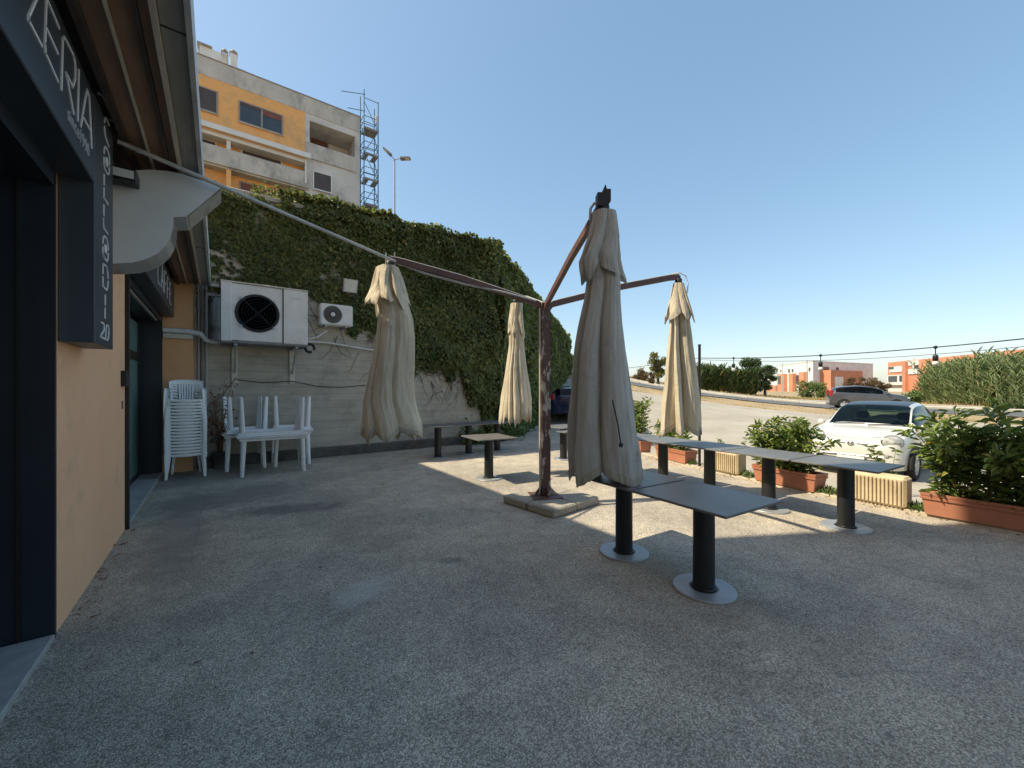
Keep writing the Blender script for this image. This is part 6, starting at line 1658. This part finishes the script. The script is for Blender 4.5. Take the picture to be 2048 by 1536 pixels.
# ================================================================== APARTMENT BUILDING, SCAFFOLD, STREET LAMP
FY = 35.0
def build_apartment():
    b = thing('apartment_building', (0, FY + 5, 5.55), 'weathered orange and concrete apartment block with loggias above the ivy wall', 'building')
    def zx(zx_, zy_): return 370 + zx_ / 3.84, 60 + zy_ / 3.84
    def fz(x, y, Y=FY): p = onY(*zx(x, y), Y); return p
    X1 = fz(1345, 670).x; XO = fz(922, 620).x; XL = -13.0
    zroof = (fz(1345, 670).z + fz(300, 265).z) / 2
    zband = fz(500, 475).z                      # bottom of the concrete parapet band
    zaw0 = fz(500, 838, FY - 0.6).z; zaw1 = fz(500, 790, FY - 0.6).z
    zp1 = fz(500, 965, FY - 0.2).z; zp0 = fz(500, 1095, FY - 0.2).z       # balcony parapet
    zbase = 5.5
    def bx(name, mat, x0, x1, y0, y1, z0, z1, par=b): return MB().box((x0, y0, z0), (x1, y1, z1)).build(name, mat, par)
    REC = 0.75
    bx('core_wall', MT['bld_orange'], XL, XO, FY + REC, FY + 11, zbase, zroof - 0.6)
    bx('roof_slab', MT['bld_conc'], XL, X1 - 0.02, FY + 0.31, FY + 11.2, zroof - 0.6, zroof - 0.3)
    bx('parapet_band', MT['bld_conc'], XL, X1, FY - 0.02, FY + 0.30, zband, zroof)
    bx('parapet_cap', MT['winframe'], XL, X1 + 0.05, FY - 0.06, FY + 0.34, zroof + 0.002, zroof + 0.07)
    zup0 = zaw0 - 0.05
    # upper orange storey, flush with the front, windows let in
    wins = []
    def win(x0z, x1z, yt, yb, frame, kind, Y=FY, split=None, red=False):
        p0, p1 = fz(x0z, yt[0], Y), fz(x1z, yb[1], Y); q = fz(x0z, yb[0], Y)
        x0, x1 = p0.x, p1.x; z1 = p0.z; z0 = q.z
        w = MB(); t = 0.09
        for (a, c, e, g) in ((x0 - t, x1 + t, z1, z1 + t), (x0 - t, x1 + t, z0 - t, z0), (x0 - t, x0, z0, z1), (x1, x1 + t, z0, z1)): w.box((a, Y - 0.07, e), (c, Y + 0.10, g))
        if split: xm = x0 + (x1 - x0) * split; w.box((xm - 0.06, Y - 0.05, z0), (xm + 0.06, Y + 0.1, z1))
        o = w.build('window', MT[frame], b)
        if kind == 'shutter': MB().box((x0, Y - 0.035, z0), (x1, Y - 0.004, z1)).build('shutter', MT['redshutter' if red else 'shutter'], o)
        else:
            segs = ((x0, x0 + (x1 - x0) * split - 0.06), (x0 + (x1 - x0) * split + 0.06, x1)) if split else ((x0, x1),)
            for i, (a, c) in enumerate(segs):
                MB().box((a, Y - 0.02, z0), (c, Y - 0.004, z1)).build('pane', MT['pane'], o)
                zsh = z1 - (z1 - z0) * (0.28 if i else 0.14)
                MB().box((a, Y - 0.045, zsh), (c, Y - 0.022, z1)).build('shutter', MT['redshutter' if i else 'shutter'], o)
        MB().box((x0 - t - 0.05, Y - 0.12, z0 - t - 0.06), (x1 + t + 0.05, Y - 0.072, z0 - t)).build('sill', MT['bld_conc'], o)
    bx('wall', MT['bld_orange'], XL, XO, FY, FY + REC - 0.002, zup0, zband - 0.002)
    win(423, 742, (552, 655), (697, 790), 'winframe', 'pane', split=0.51)
    win(118, 240, (440, 480), (600, 632), 'winframe', 'shutter')
    win(30, 104, (420, 436), (560, 588), 'winframe', 'shutter')
    # awning rails along the balcony edge
    for i in range(4):
        z = zaw0 + (zaw1 - zaw0) * i / 3
        bx('awning_rail', MT['bld_white'], XL, XO + 0.35, FY - 0.62 + 0.12 * i, FY - 0.54 + 0.12 * i, z - 0.05, z + 0.06)
    bx('balcony_slab', MT['bld_white'], XL, XO + 0.1, FY - 0.18, FY + REC - 0.004, zup0 - 0.25, zup0 - 0.002)
    # balcony storey: recessed orange wall, parapet, white-framed windows
    bx('balcony_parapet', MT['bld_conc'], XL, XO + 0.25, FY - 0.22, FY - 0.06, zp0, zp1)
    bx('floor_slab', MT['bld_conc'], XL, XO + 0.2, FY - 0.05, FY + REC - 0.003, zp0 - 0.12, zp0 + 0.12)
    YR = FY + REC
    win(440, 735, (925, 1010), (1075, 1160), 'winwhite', 'shutter', Y=YR - 0.003)
    win(110, 232, (832, 862), (985, 1015), 'winwhite', 'shutter', Y=YR - 0.003)
    cx = fz(335, 800).x
    bx('pillar', MT['bld_white'], cx - 0.12, cx + 0.12, FY - 0.05, FY + 0.25, zp0 + 0.125, zup0 - 0.252)
    bx('pillar', MT['bld_orange'], cx - 0.14, cx + 0.14, FY - 0.05, FY + 0.25, zbase, zp0 - 0.125)
    bx('downpipe', MT['bld_white'], XO - 0.05, XO + 0.06, FY - 0.32, FY - 0.23, zp0 + 0.3, zaw0 - 0.1)
    # lower storey
    win(428, 772, (1172, 1262), (1330, 1420), 'winframe', 'shutter', Y=YR - 0.003, red=True)
    zl = fz(700, 1275).z - 0.35
    bx('lower_parapet', MT['bld_conc'], XL, XO + 0.25, FY - 0.22, FY - 0.06, zl - 1.0, zl)
    bx('lower_wall', MT['bld_orange'], XL, XO - 0.002, FY + 0.0, FY + REC - 0.004, zbase, zl - 1.1)
    # grey end bay with loggia
    l0, l1 = fz(958, 800).x, fz(1308, 900).x
    zt = fz(1100, 745).z; zpt = fz(1100, 915).z; zpb = fz(1100, 1030).z
    bx('end_bay_wall', MT['bld_grey'], XO + 0.002, X1 - 0.004, FY + 0.02, FY + 11, zbase, zpb)
    bx('end_bay_pier', MT['bld_grey'], XO + 0.002, l0, FY + 0.02, FY + 2.4, zpb + 0.002, zband - 0.003)
    bx('end_bay_pier', MT['bld_grey'], l1, X1 - 0.004, FY + 0.02, FY + 2.4, zpb + 0.002, zband - 0.003)
    bx('loggia_lintel', MT['bld_grey'], l0 + 0.002, l1 - 0.002, FY + 0.02, FY + 2.4, zt, zband - 0.003)
    bx('loggia_back', MT['bld_white'], XO + 0.005, X1 - 0.01, FY + 2.402, FY + 11, zpb + 0.004, zband + 0.5)
    bx('loggia_parapet', MT['bld_conc'], l0 - 0.25, l1 + 0.05, FY - 0.10, FY + 0.015, zpb, zpt)
    Y2 = FY + 2.39
    win(968, 1092, (815, 858), (985, 1025), 'winframe', 'shutter', Y=Y2, red=True)
    win(990, 1120, (1088, 1118), (1215, 1240), 'winwhite', 'shutter')
    # rooftop
    p0, p1 = fz(112, 110, FY + 3), fz(333, 210, FY + 3)
    bx('stair_head', MT['bld_white'], p0.x, p1.x, FY + 3, FY + 7, zroof - 0.6, p0.z)
    bx('stair_head_cap', MT['winframe'], p0.x - 0.15, p1.x - 1.0, FY + 2.85, FY + 7.1, p0.z + 0.002, p0.z + 0.12)
    p0 = fz(30, 150, FY + 3.5)
    bx('roof_block', MT['bld_white'], XL, p0.x + 1.2, FY + 3.6, FY + 8, zroof - 0.6, fz(80, 165, FY + 3.6).z)
    for (xa, xb_, yt, Y, mat) in ((282, 328, 128, FY + 2.0, 'bld_grey'), (347, 402, 135, FY + 1.2, 'bld_white')):
        a, c = fz(xa, yt, Y), fz(xb_, yt, Y)
        ch = bx('chimney', MT[mat], a.x, c.x, Y, Y + 0.9, zroof - 0.6, a.z - 0.35)
        MB().bbox((a.x - 0.04, Y - 0.04, a.z - 0.348), (c.x + 0.04, Y + 0.94, a.z + 0.05), 0.2).build('chimney_cap', MT['winframe'], ch)
    bx('roof_vent', MT['bld_grey'], fz(405, 290, FY + 1.5).x, fz(470, 320, FY + 1.5).x, FY + 1.5, FY + 2.5, zroof - 0.6, fz(430, 300, FY + 1.5).z)
    return X1, zroof
AX1, AZR = build_apartment()

def build_scaffold():
    x0, x1 = AX1 + 0.12, AX1 + 1.30; y0, y1 = FY - 0.7, FY + 0.35; zb, zt = 5.55, EYE + (HORIZON - 205) / FPX * 34.2
    s = thing('scaffold_tower', (x0, y0, zb), 'blue tubular scaffold tower with stacked platforms beside the apartment block', 'scaffold')
    for x in (x0, x1):
        for y in (y0, y1):
            MB().tube([(x, y, zb), (x, y, zt if x == x1 else zt + 0.6)], 0.045, 6).build('upright', MT['scaff'], s)
    z = zb; i = 0
    zd0 = EYE + (HORIZON - 262) / FPX * 34.0
    levels = [zd0 - 2.13 * k for k in range(8)]
    for z in levels:
        if z < zb + 0.5: continue
        for zz in (0.0, 0.5, 1.0):
            m = MB()
            m.tube([(x0, y0, z + zz), (x1, y0, z + zz)], 0.03, 5); m.tube([(x0, y1, z + zz), (x1, y1, z + zz)], 0.03, 5)
            m.tube([(x0, y0, z + zz), (x0, y1, z + zz)], 0.03, 5); m.tube([(x1, y0, z + zz), (x1, y1, z + zz)], 0.03, 5); m.build('guard_rail', MT['scaff'], s)
        sgn = i % 2
        MB().tube([(x0 if sgn else x1, y0 - 0.05, z), (x1 if sgn else x0, y0 - 0.05, z + 2.1)], 0.03, 5).build('brace', MT['scaff'], s)
        MB().tube([(x1 + 0.04, y0, z), (x1 + 0.04, y1, z + 2.1)], 0.03, 5).build('brace', MT['scaff'], s)
        # platform planks, one bay left open for the ladder
        for k in range(3):
            if k == 1 and i in (1, 2): continue
            xa = x0 + 0.05 + (x1 - x0 - 0.1) * k / 3
            MB().box((xa, y0 + 0.02, z - 0.09), (xa + (x1 - x0) / 3 - 0.06, y1 - 0.02, z - 0.03)).build('plank', MT['deck'], s)
        MB().box((x0, y0 - 0.03, z - 0.08), (x1, y0 + 0.0, z + 0.10)).build('toe_board', MT['deck'], s)
        i += 1
    MB().tube([(x0 + 0.1, y0, zt + 0.2), (x0 - 1.8, y0, zt + 0.35 - 0.7)], 0.03, 5).build('loose_tube', MT['scaff'], s)
    MB().tube([(x0 + 0.1, y0, zt - 1.2), (x0 - 1.3, y0, zt - 1.5)], 0.03, 5).build('loose_tube', MT['scaff'], s)
    MB().tube([(x0, y0, zt - 0.1), (x1, y0, zt - 0.1)], 0.03, 5).build('guard_rail', MT['scaff'], s)
    # a bracket ties the tower to the wall
    MB().tube([(AX1 - 0.05, FY + 0.4, levels[1]), (x0, y1, levels[1])], 0.03, 5).build('wall_tie', MT['scaff'], s)
    MB().bbox((x1 - 0.25, y0 - 0.02, zt - 1.75), (x1 - 0.02, y0 + 0.05, zt - 1.2), 0.02).build('pulley_box', MT['bld_white'], s)
build_scaffold()

def build_lamp():
    d = 25.0; top = atD(789, 318, d); x, y = top.x, top.y
    l = thing('street_lamp', (x, y, 5.55), 'tall galvanised street lamp with two arms rising behind the ivy wall', 'street lamp')
    MB().tube([(x, y, 5.55), (x, y, 8), (x, y, top.z)], [0.085, 0.075, 0.05], 12).build('pole', MT['galv'], l)
    for px, py, hx in ((772, 301, -1), (815, 317, 1)):
        e = atD(px, py, d)
        a = MB().tube([(x, y, top.z - 0.05), top + (e - top) * 0.35 + UP * (0.02 if hx > 0 else -0.02), e - RGT * hx * 0.35 + UP * (0.0 if hx > 0 else -0.3)], 0.03, 8).build('arm', MT['galv'], l)
        t = (e - top).normalized() if hx < 0 else RGT
        if hx > 0: t = (RGT + UP * 0.02).normalized()
        else: t = (RGT * -0.72 + UP * 0.66).normalized()
        up = FWD.cross(t).normalized()
        m = MB(); m.obox(e - t * 0.12, (0.30, 0.16, 0.045), (t, FWD, up)); m.obox(e - t * 0.3, (0.14, 0.12, 0.07), (t, FWD, up)); hd = m.build('lamp_head', MT['deck'], l)
        MB().obox(e - t * 0.08 - (up if up.z > 0 else -up) * 0.052, (0.2, 0.12, 0.004), (t, FWD, up)).build('lens', MT['lampglass'], hd)
build_lamp()

# ================================================================== FAR SIDE: BUILDINGS, REEDS, TREES, GRASS
def build_far():
    # white and red building: a long front seen obliquely
    dA, dB = 150.0, 122.0
    def face(px, py, d): return atD(px, py, d)
    A = camxy(150, (1557 - 1024) / FPX * 150); Bp = camxy(125, (1626 - 1024) / FPX * 125); Cc = camxy(140, (1746 - 1024) / FPX * 140)
    bw = thing('white_house', (Bp.x, Bp.y, 0.5), 'white two-storey building with red porches and a brick red entrance beyond the road', 'building')
    def zz(py, d): return EYE + (HORIZON - py) / FPX * d
    ztA, ztB, ztC = zz(734, 150), zz(726, 125), zz(724, 140)
    def block(name, corners, z0, z1, mat, par):
        n = len(corners); m = MB(); vs = [Vector((c.x, c.y, z0)) for c in corners] + [Vector((c.x, c.y, z1)) for c in corners]
        fs = [tuple(range(n - 1, -1, -1)), tuple(range(n, 2 * n))] + [(i, (i + 1) % n, n + (i + 1) % n, n + i) for i in range(n)]
        return m.add(vs, fs).build(name, mat, par)
    zt = (ztA + ztB + ztC) / 3; FZ = 0.3
    block('wall', [A, Bp, Cc, A + Cc - Bp], FZ, zt, MT['bld_white'], bw)
    block('roof_edge', [A + (A - Cc) * 0.004, Bp + (Bp - (A + Cc - Bp)) * 0.004, Cc + (Cc - A) * 0.004, (A + Cc - Bp)], zt + 0.002, zt + 0.25, MT['bld_grey'], bw)
    def on(P, Q, px):
        """point of the line PQ seen at pixel column px"""
        r = ray(px, HORIZON); t = (Q - P); # solve r*s = P + t*u
        det = r.x * (-t.y) - r.y * (-t.x); s = (P.x * (-t.y) - P.y * (-t.x)) / det
        return Vector((r.x * s, r.y * s, 0)), (Vector((r.x * s, r.y * s, 0))).dot(FWD)
    def patch(name, P, Q, px0, px1, py0, py1, out, mat, par=bw):
        p, d0 = on(P, Q, px0); q, d1 = on(P, Q, px1); dm = (d0 + d1) / 2
        t = (q - p).normalized(); n = Vector((t.y, -t.x, 0)); n = n if n.dot(P) < 0 else -n
        z1, z0 = zz(py0, dm), max(zz(py1, dm), 0.3)
        return MB().add([p + UP * z0, q + UP * z0, q + n * out + UP * z0, p + n * out + UP * z0, p + UP * z1, q + UP * z1, q + n * out + UP * z1, p + n * out + UP * z1],
                 [(0, 3, 2, 1), (4, 5, 6, 7), (0, 1, 5, 4), (1, 2, 6, 5), (2, 3, 7, 6), (3, 0, 4, 7)]).build(name, mat, par)
    patch('porch', A, Bp, 1562, 1575, 748, 790, 1.2, MT['brick_red']); patch('porch', A, Bp, 1585, 1593, 747, 790, 1.2, MT['brick_red']); patch('porch', A, Bp, 1606, 1616, 744, 790, 1.2, MT['brick_red'])
    patch('porch_window', A, Bp, 1594, 1605, 750, 768, 0.3, MT['pane']); patch('porch_window', A, Bp, 1564, 1569, 752, 768, 1.3, MT['pane'])
    patch('window', A, Bp, 1577, 1580, 738, 745, 0.15, MT['pane']); patch('window', A, Bp, 1584, 1587, 738, 744, 0.15, MT['pane']); patch('window', A, Bp, 1561, 1563, 740, 744, 0.15, MT['pane']); patch('window', A, Bp, 1618, 1621, 735, 742, 0.15, MT['pane'])
    patch('window', Bp, Cc, 1642, 1657, 734, 742, 0.15, MT['pane']); patch('window', Bp, Cc, 1672, 1677, 735, 741, 0.15, MT['pane'])
    patch('entrance_block', Bp, Cc, 1640, 1704, 742, 790, 3.0, MT['brick_red']); patch('garage_door', Bp, Cc, 1648, 1664, 754, 790, 3.15, MT['bld_white'])
    patch('low_annex', A, Bp, 1536, 1556, 757, 790, 0.5, MT['bld_white']); patch('annex_wall', A, Bp, 1536, 1556, 771, 790, 0.9, MT['brick_red'])
    # long orange-red row
    P = camxy(150, (1776 - 1024) / FPX * 150); Q = camxy(92, (2110 - 1024) / FPX * 92)
    br = thing('terraced_row', ((P.x + Q.x) / 2, (P.y + Q.y) / 2, 0.5), 'long brick red row of houses with white bands behind the giant reeds', 'building')
    zt2 = (zz(723, 150) + zz(698, 95)) / 2
    tq = (Q - P).normalized(); aw = Vector((tq.y, -tq.x, 0)); aw = aw if aw.dot(P) > 0 else -aw
    block('wall', [P, Q, Q + aw * 12, P + aw * 12], 0.2, zt2, MT['brick_red'], br)
    patch('white_band', P, Q, 1776, 1812, 750, 790, 0.25, MT['bld_white'], br); patch('balcony_recess', P, Q, 1780, 1808, 733, 744, 0.2, MT['bld_white'], br)
    patch('window', P, Q, 1779, 1796, 752, 764, 0.4, MT['pane'], br); patch('window', P, Q, 1801, 1808, 751, 763, 0.4, MT['pane'], br); patch('balcony_rail', P, Q, 1776, 1812, 766, 770, 1.2, MT['bld_white'], br)
    patch('window', P, Q, 1779, 1789, 734, 738, 0.35, MT['pane'], br)
    patch('brick_pier', P, Q, 1811, 1817, 724, 790, 1.0, MT['brick_red'], br)
    for (a, c, t_, b_) in ((1818, 1825, 722, 731), (1830, 1838, 721, 730), (1955, 1966, 708, 718), (1974, 1986, 707, 716)): patch('white_parapet', P, Q, a, c, t_, b_, 0.3, MT['bld_white'], br)
    patch('grey_tower', P, Q, 1826, 1830, 716, 740, 0.2, MT['bld_grey'], br); patch('grey_tower', P, Q, 1966, 1974, 705, 725, 0.2, MT['bld_grey'], br)
    patch('window', P, Q, 1831, 1837, 732, 737, 0.4, MT['pane'], br); patch('white_band', P, Q, 1818, 1842, 738, 748, 0.3, MT['bld_white'], br)
    patch('eave', P, Q, 2010, 2060, 712, 716, 0.5, MT['bld_white'], br)
    # lamp posts by the road
    for px, top, d in ((1565, 727, 80), (1614, 720, 65)):
        b = gpoint(d, (px - 1024) / FPX * d)
        o = MB().tube([b, b + UP * (zz(top, d) - b.z)], [0.09, 0.06], 8).build('road_pole', MT['galv'])
        tag(o, 'thin grey pole by the road ' + ('before the white porches' if px == 1565 else 'at the corner of the white building'), 'pole')

    # giant reeds
    def reeds(name, label, path, n, h, spread, mat, seed, bl=(0.5, 0.9), bw=0.06):
        rg = np.random.default_rng(seed)
        path = [Vector(p) for p in path]; seg = [(b - a).length for a, b in zip(path[:-1], path[1:])]; tot = sum(seg)
        Pl, Dl, Nl, Ll, Wl = [], [], [], [], []
        st = MB()
        for i in range(n):
            u = rg.random() * tot; k = 0
            while k < len(seg) - 1 and u > seg[k]: u -= seg[k]; k += 1
            t = (path[k + 1] - path[k]).normalized(); nn = Vector((t.y, -t.x, 0))
            nn = nn if nn.dot(path[k]) > 0 else -nn
            q = path[k] + t * u + nn * (rg.random() ** 1.4) * spread
            hh = h * rg.uniform(0.45, 1.10) * (0.85 + 0.3 * float(vnoise(q.x, q.y, seed, 0.25)))
            lx, ly = rg.normal(0, 0.09, 2)
            if i % 3 == 0: st.tube([q, q + Vector((lx * hh * 0.4, ly * hh * 0.4, hh * 0.55)), q + Vector((lx * hh, ly * hh, hh * 0.97))], [0.02, 0.016, 0.006], 3, cap=False)
            m = 13
            f = rg.uniform(0.08, 1.0, m); a = rg.random(m) * 6.28
            for j in range(m):
                Pl.append((q.x + lx * hh * f[j], q.y + ly * hh * f[j], q.z + hh * f[j])); Dl.append((math.cos(a[j]), math.sin(a[j]), rg.uniform(1.3, 3.6)))
        Pl = np.array(Pl); Dl = np.array(Dl); m = len(Pl)
        L = rg.uniform(*bl, m); 
        o = leaf_object(name, mat, None, Pl, Dl, rg.normal(0, 0.25, (m, 3)) + np.array([0, 0, 1.0]), L, np.full(m, bw), fold=0.15, droop=0.32)
        tag(o, label, 'reeds'); stuff(o)
        s = st.build('canes', MT['drystalk'], o); stuff(s)
    def gpt(px, d): return gpoint(d, (px - 1024) / FPX * d, -0.03)
    reeds('giant_reeds', 'tall pale green giant reed thicket at the roadside beyond the white car', [gpt(1838, 46), gpt(1880, 42), gpt(1960, 37), gpt(2060, 33), gpt(2180, 29)], 1500, 4.6, 4.5, MT['reed'], 3, bl=(0.5, 0.95), bw=0.055)
    reeds('giant_reeds', 'darker reed thicket by the road next to the round tree', [gpt(1398, 50), gpt(1450, 49.5), gpt(1515, 49)], 700, 3.1, 3, MT['reed_dark'], 4, bl=(0.45, 0.9), bw=0.06)
    # trees
    def tree(px, top, d, rx, mat, label, seed, trunk_h=0.3, base=None, nl=3200, ls=(0.22, 0.42), squash=1.0, name='roadside_tree'):
        rg = np.random.default_rng(seed); b = gpoint(d, (px - 1024) / FPX * d, -0.03)
        H = zz(top, d) - b.z; r = rx * d / FPX
        t = thing(name, b, label, 'tree')
        m = MB(); cr_ = []
        m.tube([b, b + UP * H * 0.3, b + UP * H * 0.55], [0.03 * H + 0.05, 0.022 * H + 0.03, 0.012 * H], 8)
        for k in range(8):
            a = k * 0.8 + rg.random(); e = b + Vector((math.cos(a) * r * 0.6, math.sin(a) * r * 0.6, H * rg.uniform(0.45, 0.8)))
            m.tube([b + UP * H * rg.uniform(0.22, 0.4), (b + UP * H * 0.45 + e) / 2, e], [0.012 * H, 0.008 * H, 0.003 * H], 5, cap=False)
        m.build('trunk', MT['trunk'], t)
        P = []
        for k in range(16):
            a = rg.random() * 6.28; rr = rg.random() ** 0.6 * r * 0.72; zc = H * rg.uniform(trunk_h + 0.12, 0.86)
            fall = 1 - abs(zc / H - 0.6) * 0.9
            cr_.append((b.x + math.cos(a) * rr * fall, b.y + math.sin(a) * rr * fall, b.z + zc, r * rg.uniform(0.28, 0.46)))
        for (x, y, z, s) in cr_:
            n = nl // 16; v = unit(rg.normal(0, 1, (n, 3))) * (s * rg.random((n, 1)) ** 0.45); v[:, 2] *= 0.8 * squash
            P.append(np.array([x, y, z]) + v)
        P = np.concatenate(P); n = len(P)
        leaf_object('crown', mat, t, P, rg.normal(0, 0.7, (n, 3)) + np.array([0, 0, -0.2]), rg.normal(0, 0.6, (n, 3)) + np.array([0, 0, 0.8]), rg.uniform(*ls, n), rg.uniform(ls[0] * 0.5, ls[1] * 0.5, n), off=wloc(t))
    tree(1502, 707, 52, 26, MT['tree'], 'dark green round tree beside the reed thicket by the road', 41, nl=5200, trunk_h=0.05, ls=(0.13, 0.26))
    tree(1530, 714, 49.5, 24, MT['tree'], 'grey green tree with a bare trunk in front of the white building', 42, nl=4600, trunk_h=0.12, ls=(0.12, 0.24))
    tree(1316, 694, 47, 22, MT['tree_yel'], 'yellowing small tree half hidden by the sunlit parasol', 43, nl=3000, trunk_h=0.15, ls=(0.13, 0.26))
    tree(1303, 741, 43, 9, MT['bush_red'], 'small purplish bush at the edge of the lot', 44, nl=900, trunk_h=0.0, name='roadside_bush', ls=(0.1, 0.2))
    tree(1282, 737, 52, 20, MT['bush_red'], 'reddish dry bush seen between two closed parasols', 45, nl=2200, trunk_h=0.0, name='roadside_bush', ls=(0.12, 0.24))
    tree(1150, 690, 52, 22, MT['tree'], 'leafy tree peeping out past the end of the ivy wall', 46, nl=3000, trunk_h=0.1, ls=(0.14, 0.28))
    tree(1612, 763, 60, 24, MT['weed'], 'low green bush before the white building', 47, nl=1800, trunk_h=0.0, name='roadside_bush', ls=(0.15, 0.3))
    tree(1640, 764, 58, 20, MT['weed'], 'low green bush beside the red entrance block', 48, nl=1500, trunk_h=0.0, name='roadside_bush', ls=(0.15, 0.3))
    for k, (px, tp) in enumerate(((1700, 750), (1722, 752), (1748, 753), (1768, 758))):
        tree(px, tp, 95, 14, MT['bush_red'], ('reddish bush at the right end of the red entrance block', 'reddish bush before the blank end of the white building', 'reddish bush between the white building and the brick red row', 'low reddish bush by the brick red row')[k], 50 + k, nl=1300, trunk_h=0.0, name='roadside_bush', ls=(0.2, 0.36))
    tree(1826, 780, 43, 22, MT['weed'], 'low green bush at the foot of the giant reeds', 60, nl=2000, trunk_h=0.0, name='roadside_bush', ls=(0.12, 0.24))
    # dry grass on the bank and the verge
    n = 30000
    u = RNG.uniform(-26, 24, n); s = RNG.uniform(-6.2, -2.0, n)
    clump = vnoise(u, s, 5, 0.8) * 0.6 + vnoise(u, s, 6, 2.5) * 0.4
    kp = clump > 0.42; u, s, clump = u[kp], s[kp], clump[kp]; n = len(u)
    X = ROAD_O.x + ROAD_U.x * u + ROAD_N.x * s; Y = ROAD_O.y + ROAD_U.y * u + ROAD_N.y * s
    Z = ground_z(u, s) - 0.02
    P = np.stack([X, Y, Z], 1); D = RNG.normal(0, 0.6, (n, 3)) + np.array([0, 0, 0.8])
    o = leaf_object('dry_grass', MT['drygrass'], None, P, D, RNG.normal(0, 1, (n, 3)), RNG.uniform(0.04, 0.11, n) * (0.4 + clump), RNG.uniform(0.012, 0.03, n))
    tag(o, 'dry straw coloured grass on the bank between lot and road', 'grass'); stuff(o)
    n = 16000
    u = RNG.uniform(-40, 30, n); s = RNG.uniform(16.5, 30, n)
    X = ROAD_O.x + ROAD_U.x * u + ROAD_N.x * s; Y = ROAD_O.y + ROAD_U.y * u + ROAD_N.y * s
    P = np.stack([X, Y, ground_z(u, s) - 0.02], 1); D = RNG.normal(0, 0.5, (n, 3)) + np.array([0, 0, 0.9])
    o = leaf_object('verge_grass', MT['drygrass'], None, P, D, RNG.normal(0, 1, (n, 3)), RNG.uniform(0.2, 0.5, n), RNG.uniform(0.03, 0.08, n))
    tag(o, 'dry yellow grass on the far verge before the houses', 'grass'); stuff(o)
MT['drystalk'] = pmat('reed_cane', (0.30, 0.28, 0.13), (0.20, 0.19, 0.09), scale=4, rough=0.8)
build_far()

# ================================================================== SMALL LITTER ON THE GROUND
def build_litter():
    rg = np.random.default_rng(77); P = []
    for k in range(26): P.append((WX + abs(rg.normal(0.03, 0.05)) + 0.02, rg.uniform(3.9, 6.2), 0.006))
    for k in range(150): P.append((rg.uniform(-0.3, 6.0), BY - 0.24 - abs(rg.normal(0, 0.18)), 0.006))
    for k in range(120):
        c, t, nrm = kerb_frame(rg.uniform(-1, 6.5)); p = c - nrm * abs(rg.normal(0.05, 0.12)); P.append((p.x, p.y, 0.006))
    for k in range(28): P.append((rg.uniform(-0.6, 6.8), rg.uniform(0.8, 9.8), 0.006))
    P = np.array(P); n = len(P)
    o = leaf_object('fallen_leaves', MT['dryleaf'], None, P, np.concatenate([rg.normal(0, 1, (n, 2)), np.abs(rg.normal(0, 0.15, (n, 1)))], 1), rg.normal(0, 0.25, (n, 3)) + np.array([0, 0, 1.0]), rg.uniform(0.02, 0.055, n), rg.uniform(0.012, 0.025, n), droop=0.05)
    stuff(o); tag(o, 'dry fallen leaves scattered over the asphalt and along the walls', 'leaves')
build_litter()
